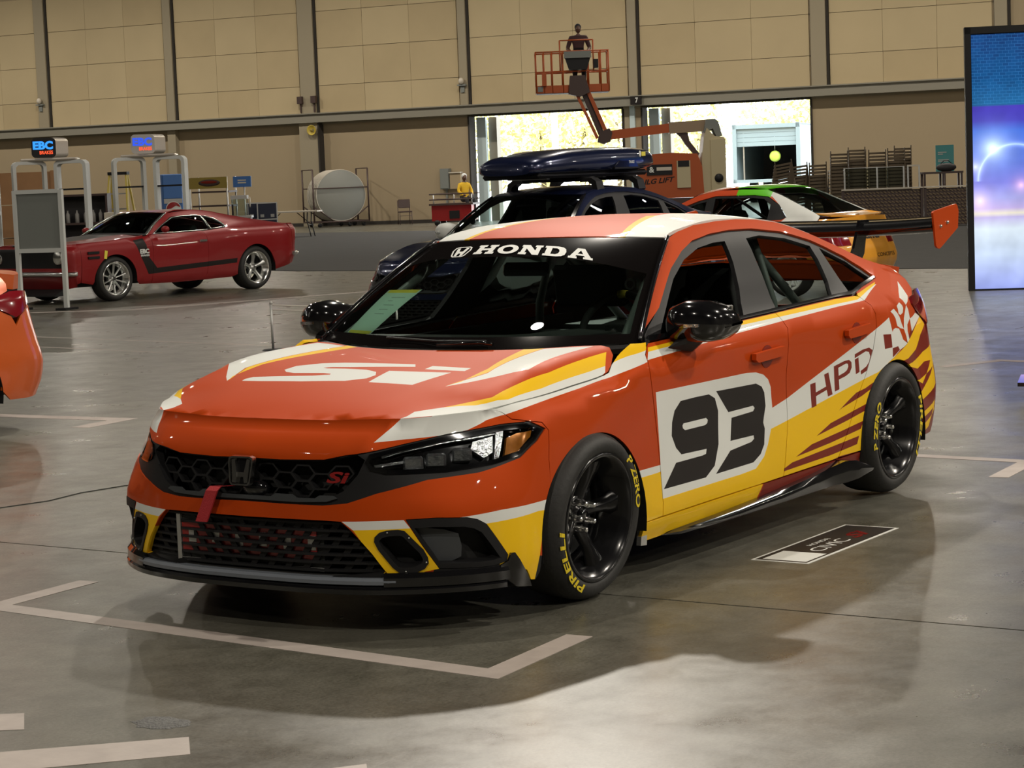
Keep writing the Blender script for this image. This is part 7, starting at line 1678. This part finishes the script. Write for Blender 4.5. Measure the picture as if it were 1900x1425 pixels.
# boom lift
def boom_lift():
    t = thing('boom_lift', 'orange and cream boom lift with raised basket in front of the dock doors', 'lift', (44.44, 23.16, 0), FACE)
    pr = lambda poly, y0, y1, nm, mt: (lambda mb: (mb.prism(poly, lambda a, b, d: (a, d, b), y0, y1), mb.obj(nm, mt, t))[1])(MB())
    mb = MB(); mb.box((.2, .3, .55), (2.6, 1.9, .45)); mb.obj('chassis', 'brown', t)
    for x in (-.85, 1.2):
        for y in (-.75, 1.35):
            mb = MB(); mb.lathe([(.0, -.15), (.38, -.15), (.42, -.10), (.42, .10), (.38, .15), (0, .15)], lambda a, b, h: (x + a, y + h, .42 + b), 20); mb.obj('wheel', 'tyre', t)
    cb = [(-1.15, .80), (-1.10, 1.55), (-.80, 1.97), (-.2, 2.0), (.50, 1.95), (.62, 1.6), (.66, .80)]
    cv = pr(cb, -.55, .85, 'engine_cover', 'liftorange')
    mb = MB(); mb.box((.12, -.57, 1.42), (.36, .04, .72)); mb.obj('panel', 'cream', cv); mb = MB(); mb.box((.12, -.595, 1.70), (.30, .02, .16)); mb.obj('grille', 'satin', cv)
    mb = MB(); mb.box((-.52, -.565, 1.56), (.68, .03, .28)); mb.obj('plate', 'satin', cv)
    mb = MB(); mb.box((-.40, -.585, 1.58), (.40, .015, .09)); mb.obj('plate_strip', 'tableedge', cv)
    lettering('lettering', '&', plane_fn((-.80, -.585, 1.49), (.14, 0, 0), (0, 0, .15)), 'white', cv, .03)
    lettering('lettering', 'JLG LIFT', plane_fn((-.98, -.556, 1.13), (.84, 0, .06), (.02, 0, .18)), 'blackvinyl', cv, .03, .2)
    cw = [(.66, .80), (.62, 1.75), (.70, 2.40), (.78, 2.62), (.98, 2.40), (1.24, 2.36), (1.24, .80)]
    tw = pr(cw, -.45, .60, 'turret', 'cream')
    pr([(.86, .80), (.86, 2.30), (1.26, 2.32), (1.26, .80)], -.52, -.45, 'counterweight_face', 'cream')
    mb = MB(); mb.lathe([(0, -.56), (.11, -.56), (.12, -.52), (.12, -.50)], lambda a, b, h: (1.06, h, 1.30 + 0) if False else (1.06 + a, h, 1.28 + b), 18); mb.obj('round_cover', 'satin', t)
    pr([(.70, 2.50), (.78, 2.85), (1.02, 2.86), (1.10, 2.78), (1.20, 2.40), (1.05, 2.36), (.95, 2.60)], -.35, .35, 'boom_hinge', 'board')
    mb = MB(); mb.bar((.95, .0, 2.70), (-.20, .0, 2.66), .30, .30); mb.obj('boom_base', 'beam', t)
    mb = MB(); mb.bar((-.15, .0, 2.665), (-1.95, .0, 2.52), .24, .24); mb.obj('boom_section', 'liftorange', t)
    pr([(-.05, 2.55), (.30, 2.52), (.34, 2.30), (.60, 1.95), (.52, 1.85), (.22, 2.22), (.10, 2.42)], -.10, .10, 'lift_cylinder', 'brown')
    pr([(-2.12, 2.36), (-2.06, 2.62), (-1.80, 2.72), (-1.72, 2.60), (-1.78, 2.36), (-1.95, 2.30)], -.16, .16, 'jib_hinge', 'brown')
    mb = MB(); mb.bar((-1.98, .04, 2.50), (-2.52, .04, 3.92), .10, .16); mb.obj('jib_arm', 'brown', t)
    mb = MB(); mb.bar((-2.12, -.06, 2.46), (-2.66, -.06, 3.72), .07, .08); mb.obj('jib_link', 'liftorange', t)
    mb = MB(); mb.bar((-1.90, -.05, 2.66), (-2.42, -.05, 3.95), .05, .10); mb.obj('jib_link', 'liftorange', t)
    pr([(-2.85, 3.66), (-2.80, 4.15), (-2.40, 4.15), (-2.28, 3.70), (-2.55, 3.58)], -.15, .20, 'rotator', 'brown')
    bk = link(bpy.data.objects.new('basket', None), t)
    def rail(a, b, r=.022, mt='liftorange', nm='basket_rail'): mb = MB(); mb.tube([a, b], r, 6); mb.obj(nm, mt, bk)
    x0, x1, y0, y1, zf, zt = -3.70, -1.76, -.05, .80, 3.72, 4.80
    mb = MB(); mb.box(((x0 + x1) / 2, (y0 + y1) / 2, zf), (x1 - x0, y1 - y0, .05)); mb.obj('basket_floor', 'brown', bk)
    for y in (y0, y1): mb = MB(); mb.box(((x0 + x1) / 2, y, zf + .09), (x1 - x0, .03, .20)); mb.obj('toe_board', 'liftorange', bk)
    for x in (x0, x1): mb = MB(); mb.box((x, (y0 + y1) / 2, zf + .09), (.03, y1 - y0, .20)); mb.obj('toe_board', 'liftorange', bk)
    for y in (y0, y1):
        for z in (zt, 4.27): rail((x0, y, z), (x1, y, z))
        for x in (x0, -3.49, -3.27, -2.98, -2.30, -1.97, x1): rail((x, y, zf), (x, y, zt))
    for x in (x0, x1):
        for z in (zt, 4.27): rail((x, y0, z), (x, y1, z))
    for x in (-3.05, -2.16): rail((x, y0, 4.27), (x, y0, 5.09))
    rail((-3.05, y0, 5.09), (-2.16, y0, 5.09))
    mb = MB(); mb.box((-2.58, -.14, 4.70), (.72, .14, .18)); mb.obj('control_box', 'board', bk)
    mb = MB(); mb.prism([(-2.92, 4.62), (-2.24, 4.62), (-2.34, 4.30), (-2.82, 4.30)], lambda a, b, d: (a, d, b), -.16, -.04); mb.obj('control_shroud', 'satin', bk)
    mb = MB(); mb.box((-2.10, -.10, 4.45), (.13, .08, .24)); mb.obj('tool_pouch', 'satin', bk); mb = MB(); mb.box((-3.49, -.09, 4.08), (.12, .08, .36)); mb.obj('canister', 'liftorange', bk)
    mb = MB(); mb.box((-3.60, -.075, 3.82), (.14, .01, .14)); mb.obj('plate', 'board', bk)
boom_lift()
STD = [((0, 0, .92), .14), ((0, 0, 1.14), .13), ((0, .0, 1.38), .15), ((0, -.005, 1.49), .06), ((0, -.01, 1.55), .052),
       ((-.20, 0, 1.42), .075), ((-.30, -.04, 1.14), .055), ((-.22, -.28, 1.02), .045), ((-.16, -.36, 1.03), .036), ((.20, 0, 1.42), .075), ((.30, -.04, 1.14), .055), ((.22, -.28, 1.02), .045), ((.16, -.36, 1.03), .036),
       ((-.10, 0, .86), .10), ((-.12, -.02, .48), .072), ((-.12, .02, .09), .05), ((-.13, -.12, .045), .042), ((.10, 0, .86), .10), ((.12, -.02, .48), .072), ((.12, .02, .09), .05), ((.13, -.12, .045), .042)]
lw = (44.44 + c_ * -2.53 - s_ * .30, 23.16 + s_ * -2.53 + c_ * .30, 3.745)
bone_person('person', 'person in a maroon shirt standing at the controls in the lift basket', lw, FACE, STD, EG_, [1, 0, 0, 2, 0, 0, 2, 2, 0, 0, 2, 2, 1, 1, 1, 1, 1, 1, 1, 1], ['maroon', 'darkcloth', 'skin1'], (0, -.02, 1.66), None)

# stacked chairs, woven screen with acrylic fence, side table
def stack_chair():
    mb = MB(); n = 7
    for k, (z, y) in enumerate(((.50, .215), (.64, .245), (.80, .275))):
        vs = []
        for i in range(n):
            x = -.21 + .42 * i / (n - 1); b = .05 * (1 - (x / .21) ** 2)
            vs += [(x, y + b, z), (x, y + b + .006, z + .05), (x, y + b - .02, z + .045), (x, y + b - .02, z)]
        mb.add(vs, [(i * 4 + j, i * 4 + 4 + j, i * 4 + 4 + (j + 1) % 4, i * 4 + (j + 1) % 4) for i in range(n - 1) for j in range(4)])
    mb.box((0, 0, .43), (.42, .40, .03))
    for x in (-.21, .21):
        mb.bar((x, -.19, .43), (x, -.24, 0), .025, .025); mb.bar((x, .20, .44), (x, .27, 0), .025, .025); mb.bar((x, .20, .44), (x, .29, .92), .025, .025)
    return mb
ch0 = None
wn = ['lowest', 'second', 'third', 'fourth', 'fifth', 'sixth', 'seventh', 'eighth', 'ninth', 'tenth', 'eleventh', 'twelfth', 'thirteenth']
def stack(x, y, n, tilt, dz, what):
    global ch0
    for k in range(n):
        px = 43.11 + c_ * x - s_ * y; py = 17.87 + s_ * x + c_ * y
        lab = 'brown stacking chair, %s from the floor, in the %s' % (wn[k], what)
        ox = math.sin(tilt) * k * dz; 
        loc = (px + c_ * ox, py + s_ * ox, k * dz * math.cos(tilt))
        if ch0 is None: ch0 = stack_chair().obj('stacking_chair', 'chairbrown'); o = ch0
        else: o = ch0.copy(); COL.objects.link(o)
        o.location = loc; o.rotation_euler = (0, tilt, FACE + PI)
        tag(o, lab, 'chair', 'chairs of the ' + what)
stack(0.0, 0, 12, 0, .085, 'first stack behind the woven screen')
stack(.47, .1, 12, 0, .086, 'second stack behind the woven screen')
stack(.95, 0, 12, 0, .085, 'third stack behind the woven screen')
stack(1.43, .05, 12, 0, .087, 'fourth stack behind the woven screen')
stack(.60, 1.0, 13, 0, .085, 'rear left stack behind the woven screen')
stack(1.75, .9, 13, 0, .085, 'rear right stack behind the woven screen')
stack(-1.35, .2, 10, .16, .085, 'leftmost leaning stack by the dock door')
stack(-.95, .3, 9, .10, .085, 'middle leaning stack by the dock door')
stack(-.50, .2, 9, .03, .085, 'rightmost leaning stack by the dock door')
def woven(x0, x1, label, n_):
    t = thing('woven_screen', label, 'screen', (40.73, 15.09, 0), FACE - .05)
    mb = MB(); mb.box(((x0 + x1) / 2, .06, .45), (x1 - x0, .04, .86)); mb.obj('backing', 'brown', t)
    mb = MB()
    k = int((x1 - x0) / .085)
    for i in range(k):
        for j in range(11):
            cx = x0 + .05 + i * (x1 - x0 - .06) / k; cz = .06 + j * .077
            o = .012 if (i + j) % 2 else -.006
            mb.box((cx + .02 * (j % 2), .03 - o, cz), (.075, .014, .032), (0, .5, 0))
    w = mb.obj('weave', 'wicker', t); w['kind'] = 'stuff'
    mb = MB(); mb.box(((x0 + x1) / 2, .05, .915), (x1 - x0, .22, .03)); mb.obj('top_board', 'tableedge', t)
    for x in (x0 + .02, x1 - .02): mb = MB(); mb.box((x, .03, .45), (.06, .09, .90)); mb.obj('post', 'brown', t)
woven(-1.45, .42, 'long woven brown screen in front of the stacked chairs', 0)
woven(.46, 2.6, 'woven brown screen beside the big lit screen, right of the long one', 1)
def fence():
    t = thing('acrylic_fence', 'clear acrylic fence panels on steel posts above the woven screen', 'fence', (40.73, 15.09, 0), FACE - .05)
    for x in (-1.38, -.62, .0, .10, .36): mb = MB(); mb.box((x, .08, 1.18), (.035, .035, .50)); mb.obj('post', 'steel', t)
    for a, b in ((-1.36, -.64), (-.60, -.02)):
        mb = MB(); mb.box(((a + b) / 2, .08, 1.18), (b - a, .012, .46)); mb.obj('pane', 'acrylic', t)
        mb = MB(); mb.box(((a + b) / 2, .08, 1.42), (b - a, .02, .015)); mb.obj('pane_rail', 'steel', t)
    mb = MB(); mb.box((.23, .08, 1.43), (.28, .05, .04)); mb.obj('hand_rail', 'tableedge', t)
fence()
def console():
    t = thing('side_table', 'dark side table behind the woven screen by the big lit screen', 'table', (44.4, 15.75, 0), FACE)
    mb = MB(); mb.box((.1, 0, 1.22), (1.0, .45, .05)); mb.obj('tabletop', 'brown', t)
    for x in (-.36, .10, .56):
        for y in (-.18, .18): mb = MB(); mb.box((x, y, .60), (.05, .05, 1.2)); mb.obj('leg', 'brown', t)
console()
t = thing('equipment_bag', 'dark equipment bag lying on the side table', 'bag', (44.4 + c_ * .22, 15.75 + s_ * .22, 1.245), FACE)
mb = MB(); mb.ell((0, 0, .10), (.26, .15, .11), 14); mb.obj('bag_body', 'darkbox', t); mb = MB(); mb.tube([(-.15, 0, .18), (-.05, 0, .27), (.05, 0, .27), (.15, 0, .18)], .012, 6); mb.obj('handle', 'satin', t)
def teal():
    t = thing('poster', 'teal poster with pale lines of text behind the side table', 'poster', (50.3, 17.92, 0), FACE - .1)
    mb = MB(); mb.box((0, 0, 1.55), (.50, .03, .78)); mb.obj('panel', 'teal', t); mb = MB(); mb.box((0, .03, .6), (.04, .03, 1.2)); mb.obj('stand', 'brown', t)
    for z, w in ((1.74, .24), (1.69, .14), (1.53, .30), (1.49, .28), (1.38, .3)): mb = MB(); mb.box((-.19 + w / 2, -.018, z), (w, .004, .022)); mb.obj('text_line', 'lightgrey', t)
teal()

# big lit screen at the right
def led():
    m = bpy.data.materials.new('lit screen picture'); m.use_nodes = True; nt = m.node_tree; nt.nodes.clear(); N = nt.nodes.new; L = nt.links.new
    out = N('ShaderNodeOutputMaterial'); em = N('ShaderNodeEmission'); tc = N('ShaderNodeTexCoord'); sp = N('ShaderNodeSeparateXYZ')
    L(tc.outputs['Object'], sp.inputs[0])
    def math_(op, a, b=None):
        n = N('ShaderNodeMath'); n.operation = op
        for i, q in enumerate((a, b)):
            if q is None: continue
            if isinstance(q, (int, float)): n.inputs[i].default_value = q
            else: L(q, n.inputs[i])
        return n.outputs[0]
    rp = N('ShaderNodeValToRGB'); zz = math_('DIVIDE', sp.outputs[2], 3.0); L(zz, rp.inputs[0]); cr = rp.color_ramp
    stops = [(0, (.30,.36,.80)), (.06,(.42,.50,.90)), (.14,(.62,.74,.95)), (.24,(.75,.86,.95)), (.285,(.50,.45,.75)), (.30,(.80,.75,.60)), (.32,(.55,.45,.80)), (.36,(.40,.42,.85)), (.42,(.20,.22,.75)), (.50,(.12,.20,.75)), (.62,(.06,.16,.70)), (.66,(.07,.06,.50)), (.715,(.07,.05,.48)), (.72,(.02,.13,.32)), (.82,(.012,.08,.24)), (1,(.012,.04,.15))]
    while len(cr.elements) < len(stops): cr.elements.new(.5)
    for e, (p, c) in zip(cr.elements, stops): e.position = p; e.color = (*c, 1)
    br = N('ShaderNodeTexVoronoi'); br.inputs['Scale'].default_value = 9; mp = N('ShaderNodeMapping'); mp.inputs['Scale'].default_value = (1.6, 1, .8); L(tc.outputs['Object'], mp.inputs[0]); L(mp.outputs[0], br.inputs['Vector'])
    nz = N('ShaderNodeTexNoise'); nz.inputs['Scale'].default_value = 3.0; L(tc.outputs['Object'], nz.inputs['Vector'])
    k = math_('ADD', math_('MULTIPLY', nz.outputs['Fac'], 1.0), .55)
    mx = N('ShaderNodeMixRGB'); mx.blend_type = 'MULTIPLY'; mx.inputs[0].default_value = .8; L(rp.outputs[0], mx.inputs[1]); L(k, mx.inputs[2])
    cur = mx.outputs[0]
    bt = N('ShaderNodeTexBrick'); bt.inputs['Scale'].default_value = 7; bt.inputs['Color1'].default_value = (0, 0, 0, 1); bt.inputs['Color2'].default_value = (.0, .02, .05, 1); bt.inputs['Mortar'].default_value = (.02, .09, .20, 1); bt.inputs['Mortar Size'].default_value = .015
    xz = N('ShaderNodeCombineXYZ'); L(sp.outputs[0], xz.inputs[0]); L(sp.outputs[2], xz.inputs[1]); L(xz.outputs[0], bt.inputs['Vector'])
    gate = math_('GREATER_THAN', sp.outputs[2], 2.17); ad = N('ShaderNodeMixRGB'); ad.blend_type = 'ADD'; L(gate, ad.inputs[0]); L(cur, ad.inputs[1]); L(bt.outputs['Color'], ad.inputs[2]); cur = ad.outputs[0]
    def add_spot(x0, z0, w, col, ring=None):
        nonlocal cur
        dx = math_('SUBTRACT', sp.outputs[0], x0); dz = math_('SUBTRACT', sp.outputs[2], z0)
        d = math_('SQRT', math_('ADD', math_('MULTIPLY', dx, dx), math_('MULTIPLY', dz, dz)))
        if ring: d = math_('ABSOLUTE', math_('SUBTRACT', d, ring))
        f = math_('POWER', 2.718, math_('MULTIPLY', d, -1.0 / w))
        if ring: f = math_('MULTIPLY', f, math_('GREATER_THAN', sp.outputs[2], z0))
        a = N('ShaderNodeMixRGB'); a.blend_type = 'ADD'; L(f, a.inputs[0]); L(cur, a.inputs[1]); a.inputs[2].default_value = (*col, 1); cur = a.outputs[0]
    for x0, z0, w, c in ((.30, 1.66, .09, (1.2, 1.5, 1.6)), (.10, 1.45, .05, (.8, .8, 1.2)), (.95, 1.36, .06, (1.2, .6, .3)), (1.30, 1.50, .06, (1.2, .5, .2)), (.62, 1.22, .05, (1.0, .5, .4)), (1.7, 1.42, .07, (1.2, .6, .3)), (.15, 1.05, .08, (.9, .6, .9)), (1.5, 1.15, .08, (.8, .8, 1.0))): add_spot(x0, z0, w, c)
    for x0, r in ((.55, .42), (1.45, .46)): add_spot(x0, 1.28, .016, (.45, .6, 1.0), r)
    L(cur, em.inputs[0]); em.inputs[1].default_value = 1.0; L(em.outputs[0], out.inputs[0]); M['led_picture'] = m
    t = thing('led_screen', 'tall lit video screen with a blue city picture at the right edge', 'screen', (17.46, 4.47, 0), -1.147)
    mb = MB(); mb.box((1.4, .10, 1.535), (2.8, .18, 3.07)); mb.obj('cabinet', 'satin', t)
    mb = MB(); mb.add([(.075, 0, .02), (2.72, 0, .02), (2.72, 0, 2.98), (.075, 0, 2.98)], [(0, 1, 2, 3)]); mb.obj('picture', m, t)
    for a, b in (((.035, -.002, 1.535), (.07, .05, 3.07)), ((2.765, -.002, 1.535), (.07, .05, 3.07)), ((1.4, -.002, 3.03), (2.8, .05, .08))): mb = MB(); mb.box(a, b); mb.obj('bezel', 'satin', t)
led()
# rope barrier on the left
def stanchion(loc, label):
    t = thing('barrier_post', label, 'post', (*loc, 0), 0)
    mb = MB(); mb.tube([(0, 0, .0), (0, 0, .44)], .012, 8); mb.obj('pole', 'alu', t); mb = MB(); mb.lathe([(0, .016), (.09, .014), (.11, 0)], lambda a, b, h: (a, b, h), 16); mb.obj('base', 'satin', t)
    mb = MB(); mb.ell((0, 0, .45), (.018, .018, .018), 8); mb.obj('cap', 'alu', t)
stanchion((9.087, 8.13), 'slim silver barrier post left of the race car mirror'); stanchion((9.75, 7.15), 'slim silver barrier post hidden behind the race car windscreen')
for z, lab in ((.43, 'upper pale rope strung between the slim barrier posts'), (.385, 'lower pale rope strung between the slim barrier posts')):
    mb = MB(); mb.tube([(9.087 + .663 * k / 8, 8.13 - .98 * k / 8, z - .03 * math.sin(PI * k / 8)) for k in range(9)], .007, 6); tag(mb.obj('barrier_rope', 'rope'), lab, 'rope')
# floor decal beside the race car
def decal():
    t = thing('floor_decal', 'black floor decal with CIVIC Si lettering and white border beside the race car', 'decal', (.925, -1.300, 0), 0)
    mb = MB(); mb.box((.4475, .125, .0008), (.895, .25, .0016)); mb.obj('border', 'white', t)
    mb = MB(); mb.box((.4475, .125, .0012), (.870, .225, .0016)); mb.obj('field', 'blackvinyl', t)
    z = .0026
    mb = MB(); mb.box((.125, .118, .0018), (.19, .19, .0012)); mb.obj('pale_square', 'white', t)
    lettering('decal_lettering', 'CIVIC', plane_fn((.262, .065, z), (.30, 0, 0), (0, .065, 0)), 'white', t, .0)
    lettering('decal_lettering', 'Si', plane_fn((.600, .060, z), (.155, 0, 0), (.015, .085, 0)), 'badge', t, .04, .3)
    lettering('decal_lettering', 'HONDA', plane_fn((.36, .155, z), (.19, 0, 0), (0, .025, 0)), 'white', t, .02)
decal()
# outside the dock doors
g = MB(); wbox(g, -70, 40, -90, -.36, -.12, -.02); struct(g.obj('ground', 'outdoor'))
def tree(x, y, h, w, lab):
    t = thing('tree', lab, 'tree', (x, y, -.02), 0, 'sunlit trees outside the dock doors'); rn = random.Random(int(x * 100))
    mb = MB(); mb.tube([(0, 0, -.05), (.05, 0, h * .3), (0, .1, h * .6)], [.18, .14, .08], 8); mb.obj('trunk', 'bark', t)
    mb = MB()
    for k in range(1300):
        u = rn.gauss(0, 1); v = rn.gauss(0, 1); q = rn.gauss(0, 1); l = math.sqrt(u * u + v * v + q * q); rr = rn.random() ** .4
        c = Vector((u / l * rr * w, v / l * rr * w, h * .55 + q / l * rr * h * .5)); s = .12 + .14 * rn.random()
        d1 = Vector((rn.gauss(0, 1), rn.gauss(0, 1), rn.gauss(0, 1))).normalized() * s; d2 = d1.cross(Vector((rn.gauss(0, 1), rn.gauss(0, 1), rn.gauss(0, 1))).normalized())
        mb.add([c - d1, c + d2 * .6, c + d1, c - d2 * .6], [(0, 1, 2, 3)])
    f = mb.obj('foliage', 'leaf', t); f['kind'] = 'stuff'
for k, (x, y, h, w) in enumerate(((92.0, 60.5, 7.2, 1.7), (96.8, 60.6, 7.0, 1.8), (93.8, 55.9, 6.6, 1.8), (102.6, 59.0, 7.4, 2.2), (97.9, 53.4, 6.2, 1.7), (104.3, 54.6, 6.0, 1.8), (109.1, 52.8, 6.6, 1.9), (101.3, 46.5, 6.4, 1.7))):
    tree(x, y, h, w, 'pale sunlit tree seen through the dock doors, %s from the left' % ['first', 'second', 'third', 'fourth', 'fifth', 'sixth', 'seventh', 'last'][k])
t = thing('light_pole', 'white lamp pole standing outside the left dock door', 'pole', (75.0, 46.1, 0), WALLR)
mb = MB(); mb.tube([(0, 0, 0), (0, 0, 6)], .14, 10); mb.obj('pole', 'white', t); mb = MB(); mb.box((0, 0, .2), (.6, .6, .4)); mb.obj('foot', 'outdoor', t)
def trailer():
    t = thing('trailer', 'pale box trailer with half open roller door outside the right dock door', 'trailer', (76.57, 36.48, 0), WALLR + .12)
    mb = MB(); mb.box((-1.42, 3, 2.1), (.10, 6, 2.4)); mb.box((1.42, 3, 2.1), (.10, 6, 2.4)); mb.box((0, 3, 3.28), (2.94, 6, .08)); mb.box((0, 3, .92), (2.94, 6, .10)); mb.box((0, 6, 2.1), (2.9, .08, 2.4)); mb.obj('box_body', 'trailer', t)
    mb = MB(); mb.box((0, 5.9, 2.1), (2.7, .06, 2.3)); mb.obj('inner_wall', 'darkbox', t)
    for a, b in (((-1.38, -.03, 2.1), (.18, .08, 2.5)), ((1.38, -.03, 2.1), (.18, .08, 2.5)), ((0, -.03, 3.24), (2.9, .08, .18)), ((0, -.03, .92), (2.9, .08, .14))): mb = MB(); mb.box(a, b); mb.obj('door_frame', 'trailer', t)
    for k in range(4): mb = MB(); mb.box((0, .05, 3.06 - k * .19), (2.6, .04, .18)); mb.obj('roller_slat', 'trailer', t)
    for x in (-.9, .9):
        for y in (1.5, 4.5): mb = MB(); mb.lathe([(0, -.15), (.45, -.15), (.45, .15), (0, .15)], lambda a, b, h: (x + h, y + a, .45 + b), 16); mb.obj('wheel', 'tyre', t)
    mb = MB(); mb.box((-1.05, .3, 2.15), (.06, .06, 2.4)); mb.obj('strap_pole', 'steel', t)
trailer()
t = thing('work_fan', 'lime green round fan hanging in the trailer doorway', 'fan', (77.0, 36.3, 1.95), WALLR)
mb = MB(); mb.lathe([(0, -.10), (.20, -.10), (.24, -.02), (.24, .06), (0, .08)], lambda a, b, h: (a, h, b), 18); mb.obj('fan_guard', 'limegreen', t); mb = MB(); mb.tube([(0, 0, .2), (0, 0, .95)], .015, 6); mb.obj('hanger', 'steel', t)
